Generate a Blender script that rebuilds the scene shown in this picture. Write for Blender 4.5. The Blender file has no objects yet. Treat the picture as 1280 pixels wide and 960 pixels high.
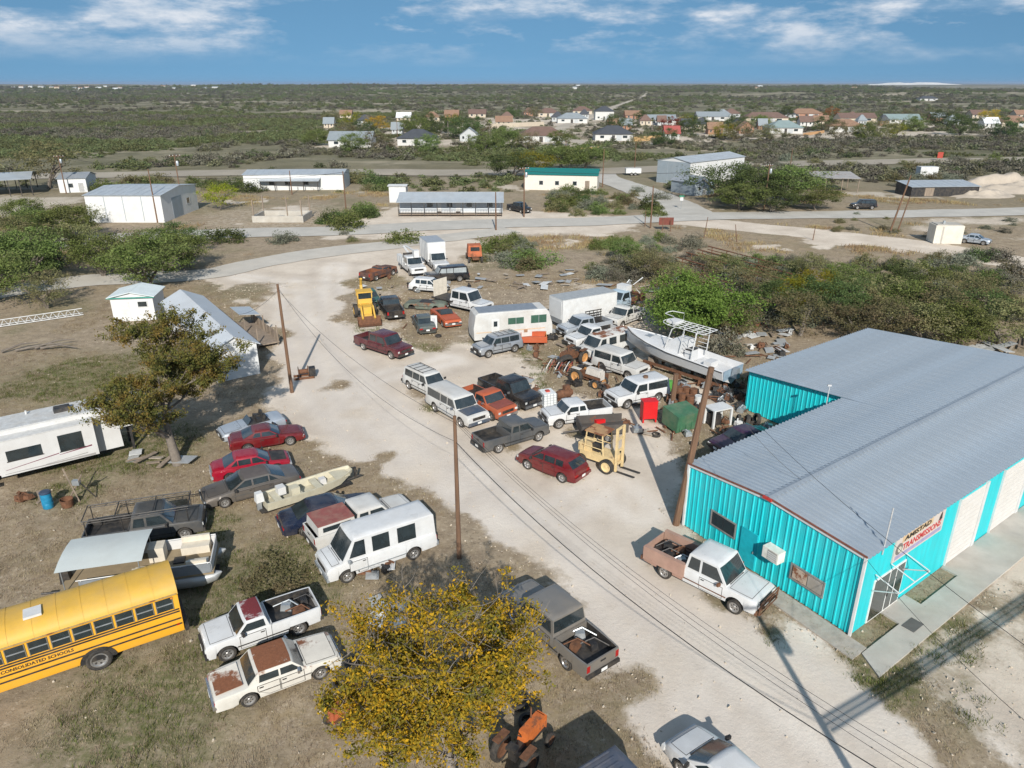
import bpy, math, random
import numpy as np
from mathutils import Vector, Matrix, noise as mnoise
R = math.radians
scn = bpy.context.scene
COL = scn.collection
# ---------------------------------------------------------------- camera, sky, sun, exposure
CAM_H, FPX = 22.4, 919.0
PITCH = math.atan(376 / FPX)
cam_d = bpy.data.cameras.new('camera')
cam_d.sensor_fit = 'HORIZONTAL'; cam_d.sensor_width = 36.0; cam_d.lens = 36.0 * FPX / 1280
cam_d.clip_start = 0.5; cam_d.clip_end = 60000
cam = bpy.data.objects.new('camera', cam_d); COL.objects.link(cam)
cam.location = (0, 0, CAM_H); cam.rotation_euler = (math.pi / 2 - PITCH, 0, 0)
scn.camera = cam
SUN_EL, SHADOW_AZ = 31.0, math.atan2(-0.085, 1.0)      # shadows run away from the camera, a little to the -x side
sx, sy = -math.sin(SHADOW_AZ), -math.cos(SHADOW_AZ)     # direction towards the sun on the ground
world = bpy.data.worlds.new('World'); scn.world = world; world.use_nodes = True
wn, wl = world.node_tree.nodes, world.node_tree.links
wn.clear()
wo = wn.new('ShaderNodeOutputWorld'); bg = wn.new('ShaderNodeBackground')
sky = wn.new('ShaderNodeTexSky'); sky.sky_type = 'NISHITA'; sky.sun_disc = False
sky.sun_elevation = R(SUN_EL); sky.sun_rotation = math.atan2(sx, sy)
sky.air_density = 1.15; sky.dust_density = 0.25; sky.ozone_density = 3.2; sky.altitude = 300
bg.inputs['Strength'].default_value = 0.08
# low haze band of this sky model is much yellower than the dry air here: read it a little higher up the dome
stc = wn.new('ShaderNodeTexCoord'); sva = wn.new('ShaderNodeVectorMath'); sva.operation = 'ABSOLUTE'
ssp = wn.new('ShaderNodeSeparateXYZ'); wl.new(stc.outputs['Generated'], ssp.inputs[0])
scm = wn.new('ShaderNodeCombineXYZ'); wl.new(ssp.outputs[0], scm.inputs[0]); wl.new(ssp.outputs[1], scm.inputs[1])
szz = wn.new('ShaderNodeMath'); szz.operation = 'MULTIPLY_ADD'; szz.inputs[1].default_value = .8; szz.inputs[2].default_value = .30
szm = wn.new('ShaderNodeMath'); szm.operation = 'MAXIMUM'; szm.inputs[1].default_value = 0; wl.new(ssp.outputs[2], szm.inputs[0]); wl.new(szm.outputs[0], szz.inputs[0]); wl.new(szz.outputs[0], scm.inputs[2])
svn = wn.new('ShaderNodeVectorMath'); svn.operation = 'NORMALIZE'; wl.new(scm.outputs[0], svn.inputs[0]); wl.new(svn.outputs[0], sky.inputs[0])
# clouds: flat cumulus layer, laid out over the whole dome on the plane of the cloud base
tc = wn.new('ShaderNodeTexCoord'); sp = wn.new('ShaderNodeSeparateXYZ'); wl.new(tc.outputs['Generated'], sp.inputs[0])
def wmath(op, a, b=None, clamp=False):
    n = wn.new('ShaderNodeMath'); n.operation = op; n.use_clamp = clamp
    for i, v in enumerate((a, b)):
        if v is None: continue
        if isinstance(v, (int, float)): n.inputs[i].default_value = v
        else: wl.new(v, n.inputs[i])
    return n.outputs[0]
def wnoise(scale, detail, rough, off, st):
    mp = wn.new('ShaderNodeMapping'); mp.inputs['Location'].default_value = off
    mp.inputs['Scale'].default_value = st; wl.new(tc.outputs['Generated'], mp.inputs[0])
    n = wn.new('ShaderNodeTexNoise'); n.inputs['Scale'].default_value = scale; n.inputs['Detail'].default_value = detail
    n.inputs['Roughness'].default_value = rough; wl.new(mp.outputs[0], n.inputs['Vector']); return n.outputs['Fac']
big = wnoise(1.0, 3, .5, (3.4, 7.7, 2.3), (3.2, 3.2, 17)); fine = wnoise(1.0, 9, .62, (1.3, 2.2, .4), (12, 12, 44))
dens = wmath('ADD', wmath('MULTIPLY', big, 1.0), wmath('MULTIPLY', fine, 0.6))
def ramp(tree, fac, stops, links):
    r = tree.new('ShaderNodeValToRGB'); links.new(fac, r.inputs[0]); e = r.color_ramp.elements
    while len(e) < len(stops): e.new(0.5)
    for el, (p, c) in zip(e, stops):
        el.position = p; el.color = (*c, 1) if len(c) == 3 else c
    return r.outputs[0]
cmask = ramp(wn, dens, [(0.74, (0, 0, 0)), (0.93, (1, 1, 1))], wl)
fadez = wmath('MULTIPLY', wmath('SUBTRACT', sp.outputs['Z'], 0.018), 24.0, True)
cfac = wmath('MULTIPLY', wmath('MULTIPLY', cmask, fadez), 0.85)
ccol = ramp(wn, fine, [(0.40, (3.3, 5.0, 7.0)), (0.64, (9.0, 9.3, 9.8))], wl)
mixc = wn.new('ShaderNodeMixRGB'); wl.new(cfac, mixc.inputs[0]); tin = wn.new('ShaderNodeMixRGB'); tin.blend_type = 'MULTIPLY'; tin.inputs[0].default_value = 1; tin.inputs[2].default_value = (.88, 1.16, 1.14, 1); wl.new(sky.outputs[0], tin.inputs[1]); wl.new(tin.outputs[0], mixc.inputs[1]); wl.new(ccol, mixc.inputs[2])
wl.new(mixc.outputs[0], bg.inputs['Color']); wl.new(bg.outputs[0], wo.inputs[0])
sun_d = bpy.data.lights.new('sun', 'SUN'); sun_d.energy = 5.0; sun_d.angle = R(0.53); sun_d.color = (1, 0.945, 0.86)
sun = bpy.data.objects.new('sun', sun_d); COL.objects.link(sun)
ce = math.cos(R(SUN_EL))
sun.rotation_euler = Vector((-sx * ce, -sy * ce, -math.sin(R(SUN_EL)))).to_track_quat('-Z', 'Y').to_euler()
sun.location = (0, 0, 60)
scn.view_settings.view_transform = 'Standard'; scn.view_settings.look = 'None'
scn.view_settings.exposure = 0.2; scn.view_settings.gamma = 1.0
scn.cycles.max_bounces = 5; scn.cycles.diffuse_bounces = 2; scn.cycles.glossy_bounces = 2
scn.cycles.transmission_bounces = 2; scn.cycles.transparent_max_bounces = 6; scn.cycles.use_denoising = True
# ---------------------------------------------------------------- layout helper: survey point on the ground plane
_s, _c = math.sin(PITCH), math.cos(PITCH)
def G(px, py, z=0.0):
    u, v = (px - 640) / FPX, (py - 480) / FPX
    t = (CAM_H - z) / (_s + v * _c)
    return Vector((u * t, t * (_c - v * _s), z))
# ---------------------------------------------------------------- materials
def new_mat(name):
    m = bpy.data.materials.new(name); m.use_nodes = True
    nt = m.node_tree; b = nt.nodes['Principled BSDF']
    return m, nt, b
def _noise(nt, scale, detail=5, rough=.6, coord='Object', loc=(0, 0, 0), stretch=(1, 1, 1)):
    t = nt.nodes.new('ShaderNodeTexCoord'); mp = nt.nodes.new('ShaderNodeMapping')
    mp.inputs['Location'].default_value = loc; mp.inputs['Scale'].default_value = stretch
    nt.links.new(t.outputs[coord], mp.inputs[0])
    n = nt.nodes.new('ShaderNodeTexNoise'); n.inputs['Scale'].default_value = scale
    n.inputs['Detail'].default_value = detail; n.inputs['Roughness'].default_value = rough
    nt.links.new(mp.outputs[0], n.inputs['Vector']); return n.outputs['Fac']
def _mix(nt, fac, a, b):
    m = nt.nodes.new('ShaderNodeMixRGB')
    for i, v in ((0, fac), (1, a), (2, b)):
        if isinstance(v, (int, float)): m.inputs[i].default_value = v
        elif isinstance(v, tuple): m.inputs[i].default_value = (*v, 1)
        else: nt.links.new(v, m.inputs[i])
    return m.outputs[0]
def _math(nt, op, a, b, clamp=False):
    n = nt.nodes.new('ShaderNodeMath'); n.operation = op; n.use_clamp = clamp
    for i, v in enumerate((a, b)):
        if isinstance(v, (int, float)): n.inputs[i].default_value = v
        else: nt.links.new(v, n.inputs[i])
    return n.outputs[0]
MATS = {}
def M(name, col, rough=.6, metal=0., var=.18, scale=3., bump=0., dirt=0., dirtcol=(.36, .29, .21), rust=0., coat=0., stretch=(1, 1, 1), rustcol=(.17, .065, .03)):
    """plain coloured surface with uneven tone, dust or rust of its own shape"""
    if name in MATS: return MATS[name]
    m, nt, b = new_mat(name)
    f = _noise(nt, scale, 6, .65, stretch=stretch)
    lo = tuple(c * (1 - var) for c in col); hi = tuple(min(1, c * (1 + var * .8)) for c in col)
    c = _mix(nt, ramp(nt.nodes, f, [(.3, (0, 0, 0)), (.7, (1, 1, 1))], nt.links), lo, hi)
    if dirt:
        f2 = _noise(nt, scale * .6, 8, .7, loc=(4, 2, 9))
        c = _mix(nt, _math(nt, 'MULTIPLY', ramp(nt.nodes, f2, [(.42, (0, 0, 0)), (.75, (1, 1, 1))], nt.links), dirt), c, dirtcol)
    if rust:
        f3 = _noise(nt, scale * .45, 9, .72, loc=(11, 5, 3))
        k = .72 - rust * .42
        rm = ramp(nt.nodes, f3, [(k - .02, (0, 0, 0)), (k + .05, (1, 1, 1))], nt.links)
        f4 = _noise(nt, 14, 4, .6)
        rc = _mix(nt, f4, tuple(x * .6 for x in rustcol), tuple(min(1, x * 1.7) for x in rustcol))
        c = _mix(nt, rm, c, rc)
        b.inputs['Roughness'].default_value = rough
        nt.links.new(_math(nt, 'ADD', _math(nt, 'MULTIPLY', rm, max(0, .85 - rough)), rough), b.inputs['Roughness'])
    else:
        nt.links.new(_math(nt, 'ADD', _math(nt, 'MULTIPLY', f, .25), max(0.02, rough - .12)), b.inputs['Roughness'])
    nt.links.new(c, b.inputs['Base Color']); b.inputs['Metallic'].default_value = metal
    if coat: b.inputs['Coat Weight'].default_value = coat; b.inputs['Coat Roughness'].default_value = .08
    if bump:
        bp = nt.nodes.new('ShaderNodeBump'); bp.inputs['Strength'].default_value = bump; bp.inputs['Distance'].default_value = .03
        nt.links.new(_noise(nt, scale * 6, 6, .7), bp.inputs['Height']); nt.links.new(bp.outputs[0], b.inputs['Normal'])
    MATS[name] = m
    return m
def leafmat(name, c1, c2, c3=None, trans=.3, shift=1.):
    if name in MATS: return MATS[name]
    m, nt, b = new_mat(name); nt.nodes.remove(b)
    out = nt.nodes['Material Output']
    oi = nt.nodes.new('ShaderNodeObjectInfo')
    geo = nt.nodes.new('ShaderNodeNewGeometry')
    f = _noise(nt, 1.1, 3, .6)
    c = _mix(nt, ramp(nt.nodes, geo.outputs['Random Per Island'], [(.1, (0, 0, 0)), (.9, (1, 1, 1))], nt.links), c1, c2)
    if c3: c = _mix(nt, ramp(nt.nodes, f, [(.45, (0, 0, 0)), (.68, (1, 1, 1))], nt.links), c, c3)
    hsv = nt.nodes.new('ShaderNodeHueSaturation'); nt.links.new(c, hsv.inputs['Color'])
    nt.links.new(_math(nt, 'ADD', _math(nt, 'MULTIPLY', oi.outputs['Random'], .05 * shift), .5 - .025 * shift), hsv.inputs['Hue'])
    nt.links.new(_math(nt, 'ADD', _math(nt, 'MULTIPLY', oi.outputs['Random'], .5 * shift), 1 - .25 * shift), hsv.inputs['Value'])
    d = nt.nodes.new('ShaderNodeBsdfDiffuse'); t = nt.nodes.new('ShaderNodeBsdfTranslucent'); mx = nt.nodes.new('ShaderNodeMixShader')
    mx.inputs[0].default_value = trans
    nt.links.new(hsv.outputs[0], d.inputs[0]); nt.links.new(hsv.outputs[0], t.inputs[0])
    nt.links.new(d.outputs[0], mx.inputs[1]); nt.links.new(t.outputs[0], mx.inputs[2]); nt.links.new(mx.outputs[0], out.inputs[0])
    MATS[name] = m
    return m
def glassmat(name='car_glass', col=(.024, .033, .037), rough=.06):
    return M(name, col, rough + .08, 0, .4, 1.6, coat=1.)
GLASS = glassmat()
RUBBER = M('tyre_rubber', (.022, .021, .02), .85, 0, .3, 8, dirt=.5, dirtcol=(.16, .13, .1))
STEEL = M('wheel_steel', (.42, .42, .42), .38, .7, .25, 6, dirt=.4)
RUSTY = M('rusty_steel', (.16, .075, .04), .85, .2, .45, 5, bump=.3)
DARKM = M('dark_metal', (.028, .028, .03), .55, .3, .3, 4, dirt=.25)
BLACKP = M('black_plastic', (.02, .02, .021), .55, 0, .25, 4, dirt=.2)
GALV = M('galvanised_steel', (.42, .45, .47), .42, .6, .15, 2)
CHROME = M('dull_chrome', (.55, .55, .56), .28, .9, .15, 5)
WOOD = M('weathered_wood', (.24, .19, .145), .85, 0, .35, 4, bump=.3, stretch=(1, 1, .2))
POLEW = M('pole_wood', (.15, .085, .05), .85, 0, .35, 3, bump=.4, stretch=(3, 3, .25))
CONC = M('concrete', (.42, .40, .36), .85, 0, .16, .8, bump=.15, dirt=.35)
WHITEP = M('white_paint', (.60, .61, .61), .5, 0, .08, 2, dirt=.25)
REDLENS = M('red_lens', (.32, .012, .012), .22, 0, .1, 4)
CLEARL = M('clear_lens', (.62, .63, .62), .12, 0, .1, 4, coat=.5)
AMBER = M('amber_lens', (.6, .22, .03), .25, 0, .1, 4)
PLATE = M('licence_plate', (.72, .72, .7), .5, 0, .05, 4)
# ---------------------------------------------------------------- mesh helpers
class MB:
    def __init__(s): s.v = []; s.f = []; s.m = []
    def add(s, vs, fs, mi=0):
        o = len(s.v); s.v.extend([tuple(p) for p in vs]); s.f.extend([tuple(i + o for i in f) for f in fs]); s.m.extend([mi] * len(fs)); return s
    def box(s, c, d, rz=0, mi=0, ry=0, rx=0, taper=1.0):
        x, y, z = (q / 2 for q in d); Mx = Matrix.Rotation(rz, 3, 'Z') @ Matrix.Rotation(ry, 3, 'Y') @ Matrix.Rotation(rx, 3, 'X')
        P = []
        for k in (-1, 1):
            t = taper if k > 0 else 1
            for a, b in ((-1, -1), (1, -1), (1, 1), (-1, 1)):
                P.append(Mx @ Vector((a * x * t, b * y * t, k * z)) + Vector(c))
        return s.add(P, [(3, 2, 1, 0), (4, 5, 6, 7), (0, 1, 5, 4), (1, 2, 6, 5), (2, 3, 7, 6), (3, 0, 4, 7)], mi)
    def tube(s, pts, r, n=6, r2=None, mi=0, caps=True):
        pts = [Vector(p) for p in pts]; N = len(pts); vs = []; fs = []
        for i, p in enumerate(pts):
            d = (pts[min(i + 1, N - 1)] - pts[max(i - 1, 0)])
            d = d.normalized() if d.length > 1e-9 else Vector((0, 0, 1))
            a = d.cross(Vector((0, 0, 1)) if abs(d.z) < .9 else Vector((1, 0, 0))).normalized(); b = d.cross(a)
            rr = r[i] if isinstance(r, (list, tuple)) else (r if r2 is None else r + (r2 - r) * i / max(1, N - 1))
            for k in range(n):
                t = 2 * math.pi * k / n; vs.append(p + (a * math.cos(t) + b * math.sin(t)) * rr)
        for i in range(N - 1):
            for k in range(n):
                fs.append((i * n + k, i * n + (k + 1) % n, (i + 1) * n + (k + 1) % n, (i + 1) * n + k))
        if caps: fs.append(tuple(range(n - 1, -1, -1))); fs.append(tuple((N - 1) * n + k for k in range(n)))
        return s.add(vs, fs, mi)
    def lathe(s, prof, c=(0, 0, 0), n=20, axis='Z', mi=0):
        """prof = [(radius, height)...] spun round an axis through c"""
        vs = []; fs = []; m = len(prof)
        for k in range(n):
            t = 2 * math.pi * k / n
            for r, h in prof:
                p = (r * math.cos(t), r * math.sin(t), h)
                if axis == 'Y': p = (p[0], p[2], p[1])
                elif axis == 'X': p = (p[2], p[0], p[1])
                vs.append(Vector(p) + Vector(c))
        for k in range(n):
            for j in range(m - 1):
                a, b = k * m + j, ((k + 1) % n) * m + j
                fs.append((a, b, b + 1, a + 1))
        return s.add(vs, fs, mi)
    def poly(s, pts, th, nrm, mi=0):
        """flat polygon given thickness along nrm"""
        n = len(pts); nv = Vector(nrm) * th
        vs = [Vector(p) for p in pts] + [Vector(p) + nv for p in pts]
        fs = [tuple(range(n - 1, -1, -1)), tuple(range(n, 2 * n))] + [(i, (i + 1) % n, n + (i + 1) % n, n + i) for i in range(n)]
        return s.add(vs, fs, mi)
    def mesh(s, name, mats, smooth=35):
        me = bpy.data.meshes.new(name); me.from_pydata([tuple(p) for p in s.v], [], s.f)
        for m in (mats if isinstance(mats, (list, tuple)) else [mats]): me.materials.append(m)
        if len(me.materials) > 1: me.polygons.foreach_set('material_index', s.m)
        if smooth:
            me.polygons.foreach_set('use_smooth', [True] * len(me.polygons)); me.set_sharp_from_angle(angle=R(smooth))
        me.update(); return me
    def build(s, name, mats, parent=None, loc=None, smooth=35, rz=0):
        return link(name, s.mesh(name, mats, smooth), parent, loc, rz)
def link(name, me, parent=None, loc=None, rz=0):
    o = bpy.data.objects.new(name, me); COL.objects.link(o)
    if parent: o.parent = parent
    if loc is not None: o.location = loc
    if rz: o.rotation_euler = (0, 0, rz)
    return o
def tag(o, label=None, cat=None, group=None, kind=None):
    for k, v in (('label', label), ('category', cat), ('group', group), ('kind', kind)):
        if v: o[k] = v
    return o
def thing(name, label, cat, loc=(0, 0, 0), rz=0, group=None):
    o = bpy.data.objects.new(name, None); COL.objects.link(o); o.empty_display_size = .3
    o.location = loc; o.rotation_euler = (0, 0, rz); return tag(o, label, cat, group)
def copy_tree(o, parent=None):
    c = o.copy(); COL.objects.link(c); c.parent = parent
    for ch in o.children: copy_tree(ch, c)
    return c
def axis_of(F_, B_, z):
    """position and heading of something whose front and back stand at two survey points"""
    a, b = G(*F_, z), G(*B_, z); d = a - b
    return (a + b) / 2, math.atan2(d.y, d.x), d.length
# ---------------------------------------------------------------- ground
def smooth(a, b, x): t = np.clip((x - a) / (b - a), 0, 1); return t * t * (3 - 2 * t)
_rs = np.random.RandomState(5)
_tab = _rs.rand(256, 256)
def vnoise(x, y):
    xi = np.floor(x).astype(int); yi = np.floor(y).astype(int); fx = x - xi; fy = y - yi
    fx = fx * fx * (3 - 2 * fx); fy = fy * fy * (3 - 2 * fy)
    g = lambda a, b: _tab[a % 256, b % 256]
    return (g(xi, yi) * (1 - fx) + g(xi + 1, yi) * fx) * (1 - fy) + (g(xi, yi + 1) * (1 - fx) + g(xi + 1, yi + 1) * fx) * fy
def fbm(x, y, o=4):
    r = 0; a = .5; s = 0
    for i in range(o): r = r + a * vnoise(x + 17.3 * i, y + 9.1 * i); s += a; x = x * 2.03; y = y * 2.03; a *= .55
    return r / s
def terrain(x, y):
    x = np.asarray(x, float); y = np.asarray(y, float); d = np.hypot(x, y)
    w = smooth(650, 2600, d)
    h = w * (34 * (fbm(x / 1100 + 3.2, y / 900 + 8.4, 4) - .44))
    ridge = smooth(1500, 1750, y + .25 * (x + 900)) * smooth(2200, -150, x) * 7.0        # low scarp beyond the brush
    h = h + ridge * (.55 + .9 * (fbm(x / 160 + 1, y / 160 + 2, 3) - .3)) + smooth(3200, 3900, y) * smooth(-900, 600, x) * 6
    h = h - smooth(5200, 12000, d) * 18 * smooth(700, -900, x)                                # ground falls away far to the north-west
    return np.where(d < 650, 0.0, h)
def seg_dist(x, y, pts):
    d = np.full(x.shape, 1e9)
    for (ax, ay), (bx, by) in zip(pts[:-1], pts[1:]):
        dx, dy = bx - ax, by - ay; L2 = dx * dx + dy * dy + 1e-9
        t = np.clip(((x - ax) * dx + (y - ay) * dy) / L2, 0, 1)
        d = np.minimum(d, np.hypot(x - ax - t * dx, y - ay - t * dy))
    return d
def poly_sd(x, y, pts):
    """signed distance, positive inside"""
    ins = np.zeros(x.shape, bool)
    for (ax, ay), (bx, by) in zip(pts, pts[1:] + pts[:1]):
        c = ((ay > y) != (by > y)) & (x < (bx - ax) * (y - ay) / ((by - ay) + 1e-12) + ax); ins ^= c
    d = seg_dist(x, y, pts + pts[:1]); return np.where(ins, d, -d)
def gp(*ps): return [tuple(G(*p)[:2]) for p in ps]
YARD = gp((252, 347), (330, 331), (430, 312), (520, 303), (585, 298), (600, 312), (560, 330), (480, 345), (440, 352), (430, 400), (450, 420), (520, 415), (600, 412),
          (700, 425), (720, 470), (765, 480), (835, 520), (850, 560), (838, 640), (905, 735), (1000, 800), (1075, 850), (1180, 935), (1300, 1010), (1300, 1200), (900, 1200),
          (810, 920), (770, 850), (690, 740), (640, 700), (560, 640), (500, 600), (445, 575), (390, 545), (345, 505), (338, 470), (352, 440), (340, 400), (300, 372))
JUNK = gp((440, 350), (560, 325), (610, 305), (690, 350), (780, 360), (860, 420), (930, 460), (930, 540), (850, 560), (760, 470), (690, 420), (560, 410), (440, 415))
OFFICE = gp((390, 300), (470, 262), (660, 262), (800, 272), (800, 290), (600, 296), (430, 300))
LOT2 = gp((230, 262), (420, 250), (470, 275), (480, 292), (250, 298))
DROAD = gp((850, 275), (1010, 291), (1150, 307), (1320, 336))
LEFTLOT = gp((-60, 245), (110, 246), (60, 262), (0, 275), (-60, 285))
RLOT = gp((1040, 275), (1300, 268), (1320, 325), (1150, 300))
FRONT = gp((1075, 850), (1130, 810), (1320, 640), (1320, 1010))
BROWN = [(465, 350, 5), (470, 390, 5), (520, 375, 6), (560, 395, 5), (540, 405, 4), (585, 372, 5), (620, 420, 4), (655, 432, 4), (690, 440, 4), (720, 455, 4), (700, 475, 3), (740, 485, 3), (780, 470, 4), (650, 350, 8), (600, 345, 6), (830, 515, 2.5), (760, 525, 2), (720, 540, 1.6), (640, 560, 1.6), (560, 505, 2), (530, 490, 2), (650, 505, 2), (690, 590, 1.2), (430, 480, 2), (880, 520, 3), (900, 545, 3), (900, 745, 1.4), (960, 790, 1.2), (790, 855, 1.6), (745, 905, 1.4), (830, 700, 1.0), (330, 420, 3), (310, 365, 5), (480, 570, 1.2), (455, 590, 1.2), (540, 430, 2.5), (520, 420, 2)]
GREENS = [(320, 740, 4), (180, 560, 4), (1160, 790, 2.2), (1250, 890, 1.6), (1100, 840, 1.5), (350, 690, 2), (90, 610, 2), (60, 560, 3), (900, 790, 1.2), (960, 800, 1.0), (100, 470, 6), (190, 880, 4), (1275, 660, 2.5), (1230, 700, 1.2), (240, 660, 2.5), (560, 510, 1.2)]
TOWNZ = gp((395, 186), (560, 188), (760, 184), (1000, 174), (1300, 168), (1300, 150), (1000, 143), (760, 142), (560, 150), (400, 158))
def ground_fields(x, y):
    n1 = fbm(x / 3.1, y / 3.1, 4) - .5; n2 = fbm(x / 11 + 5, y / 11, 3) - .5; d = np.hypot(x, y)
    def zone(p, feather, jag): return smooth(-feather, feather, poly_sd(x, y, p) + jag * n1 * 2 + jag * n2)
    cal = zone(YARD, 1.6, 2.2)
    cal = np.maximum(cal, zone(JUNK, 2, 3) * (.55 + .8 * n2))
    cal = np.maximum(cal, zone(OFFICE, 3, 3) * .75); cal = np.maximum(cal, zone(LOT2, 4, 4) * .42)
    cal = np.maximum(cal, smooth(5.5, 3.4, seg_dist(x, y, DROAD) + 1.5 * n1)); cal = np.maximum(cal, zone(LEFTLOT, 4, 4) * .8)
    cal = np.maximum(cal, zone(RLOT, 4, 5) * .6 * smooth(-.2, .2, n2)); cal = np.maximum(cal, zone(FRONT, 1, 2) * (.55 + 1.1 * n1))
    cal = np.maximum(cal, .75 * smooth(.16, .3, n2 + .5 * n1) * smooth(60, 130, d))               # bare pale patches
    for px, py, r in BROWN:
        c = G(px, py); cal = cal * (1 - .75 * smooth(r * 1.25, r * .2, np.hypot(x - c.x, y - c.y) + 2.4 * n1 * r * .5))
    dry = np.clip(.45 + 1.7 * n2 + .6 * n1, 0, 1)
    grn = np.clip(smooth(.05, .25, fbm(x / 7 + 31, y / 7, 4) - .5) * .55, 0, 1)
    for px, py, r in GREENS:
        c = G(px, py); grn = np.maximum(grn, smooth(r * 1.5, r * .3, np.hypot(x - c.x, y - c.y) + 3 * n1))
    cal = np.maximum(cal, zone(TOWNZ, 6, 14) * (.62 + 1.2 * n2))
    far = smooth(130, 260, d) * (1 - .8 * zone(TOWNZ, 6, 12))
    return np.clip(cal, 0, 1), dry, grn, far
def axis(lo, fine0, fine1, hi, step, grow):
    a = list(np.arange(fine0, fine1, step)); s = step; v = a[-1]
    while v < hi: s *= grow; v += s; a.append(v)
    s = step; v = fine0; b = []
    while v > lo: s *= grow; v -= s; b.append(v)
    return np.array(b[::-1] + a)
gx = axis(-16000, -62, 62, 16000, .6, 1.07); gy = axis(-60, 10, 118, 26000, .55, 1.045)
X, Y = np.meshgrid(gx, gy); xs, ys = X.ravel(), Y.ravel()
zs = terrain(xs, ys) + np.where(np.hypot(xs, ys) < 300, .05 * (fbm(xs / 2.4, ys / 2.4, 3) - .5) - .03, 0)
nx, ny = len(gx), len(gy)
idx = np.arange(nx * ny).reshape(ny, nx)
quads = np.stack([idx[:-1, :-1], idx[:-1, 1:], idx[1:, 1:], idx[1:, :-1]], -1).reshape(-1, 4)
me = bpy.data.meshes.new('ground')
me.vertices.add(nx * ny); me.vertices.foreach_set('co', np.stack([xs, ys, zs], 1).ravel().astype(np.float32))
me.loops.add(quads.size); me.loops.foreach_set('vertex_index', quads.ravel().astype(np.int32))
me.polygons.add(len(quads)); me.polygons.foreach_set('loop_start', np.arange(0, quads.size, 4, dtype=np.int32))
me.polygons.foreach_set('use_smooth', [True] * len(quads)); me.update(calc_edges=True)
for nm, arr in zip(('caliche', 'dry', 'green', 'far'), ground_fields(xs, ys)):
    at = me.attributes.new(nm, 'FLOAT', 'POINT'); at.data.foreach_set('value', arr.astype(np.float32))
PATHS = [gp((300, 345), (390, 360), (400, 430), (440, 500), (560, 600), (700, 710), (880, 850), (1080, 1010)), gp((420, 330), (410, 400), (450, 480), (590, 600), (760, 720), (980, 880), (1180, 1010)), gp((360, 350), (370, 420), (400, 500), (500, 590), (640, 700), (800, 850), (940, 1010)), gp((560, 450), (480, 470), (450, 480), (430, 520)), gp((800, 640), (760, 600), (700, 640), (640, 640)), gp((1290, 1000), (1150, 900), (1000, 800), (880, 720))]
rut = np.zeros(xs.shape); rut2 = np.zeros(xs.shape); wob = fbm(xs / 6, ys / 6, 2) - .5
near_ = (np.hypot(xs, ys) < 130)
for p_ in PATHS:
    d_ = np.full(xs.shape, 99.); d_[near_] = seg_dist(xs[near_], ys[near_], p_); d_ = d_ + .6 * wob
    for o_ in (.9,): rut = np.maximum(rut, np.exp(-((d_ - o_) / .8) ** 2)); rut2 = np.maximum(rut2, np.exp(-((d_ - o_ - 1.9) / .75) ** 2))
brk = smooth(.25, .45, fbm(xs / 5 + 9, ys / 5, 3)); rut *= brk; rut2 *= brk
for nm, arr in (('rut', rut), ('rut2', rut2)):
    at = me.attributes.new(nm, 'FLOAT', 'POINT'); at.data.foreach_set('value', arr.astype(np.float32))
m, nt, b = new_mat('ground_soil')
def attr(n):
    a = nt.nodes.new('ShaderNodeAttribute'); a.attribute_name = n; return a.outputs['Fac']
N = lambda sc, de=6, ro=.62, loc=(0, 0, 0), st=(1, 1, 1): _noise(nt, sc, de, ro, 'Object', loc, st)
RP = lambda f, a, z: ramp(nt.nodes, f, [(a, (0, 0, 0)), (z, (1, 1, 1))], nt.links)
soil = _mix(nt, RP(N(.8, 8, .7), .3, .7), (.20, .155, .11), (.40, .325, .235)); soil = _mix(nt, _math(nt, 'MULTIPLY', RP(N(2.6, 9, .78, (6, 2, 0)), .55, .64), .75), soil, (.52, .44, .34)); soil = _mix(nt, _math(nt, 'MULTIPLY', RP(N(4.2, 9, .78, (8, 1, 0)), .54, .62), .7), soil, (.12, .092, .062))
drym = _math(nt, 'MULTIPLY', attr('dry'), RP(N(1.9, 9, .75, (3, 1, 0)), .38, .62))
c = _mix(nt, _math(nt, 'MULTIPLY', drym, .75), soil, _mix(nt, RP(N(.35), .4, .65), (.20, .165, .095), (.33, .245, .125)))
grnm = _math(nt, 'MULTIPLY', attr('green'), RP(N(2.3, 9, .75, (7, 3, 0)), .36, .58))
c = _mix(nt, _math(nt, 'MULTIPLY', grnm, .9), c, _mix(nt, N(5, 5), (.065, .075, .025), (.15, .165, .06)))
cal_c = _mix(nt, RP(N(.22, 9, .66, (1, 8, 0)), .32, .68), (.50, .425, .345), (.69, .61, .515))
cal_c = _mix(nt, _math(nt, 'MULTIPLY', RP(N(3.5, 8, .75, (5, 5, 0)), .52, .75), .4), cal_c, (.39, .345, .30))
cal_c = _mix(nt, _math(nt, 'MULTIPLY', attr('rut'), .5), cal_c, (.75, .70, .645)); cal_c = _mix(nt, _math(nt, 'MULTIPLY', attr('rut2'), .3), cal_c, (.37, .32, .28)); cal_c = _mix(nt, _math(nt, 'MULTIPLY', RP(N(.5, 8, .7, (15, 3, 0)), .60, .70), .25), cal_c, (.35, .30, .25))
cal_c = _mix(nt, _math(nt, 'MULTIPLY', RP(N(14, 4, .7, (2, 5, 0)), .58, .72), .35), cal_c, (.34, .29, .23))
calm = RP(_math(nt, 'ADD', attr('caliche'), _math(nt, 'MULTIPLY', _math(nt, 'SUBTRACT', N(1.4, 9, .75, (9, 9, 0)), .5), .9)), .38, .66)
c = _mix(nt, calm, c, cal_c)
farc = _mix(nt, RP(N(.012, 9, .7), .35, .65), (.12, .118, .068), (.21, .19, .125))
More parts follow.
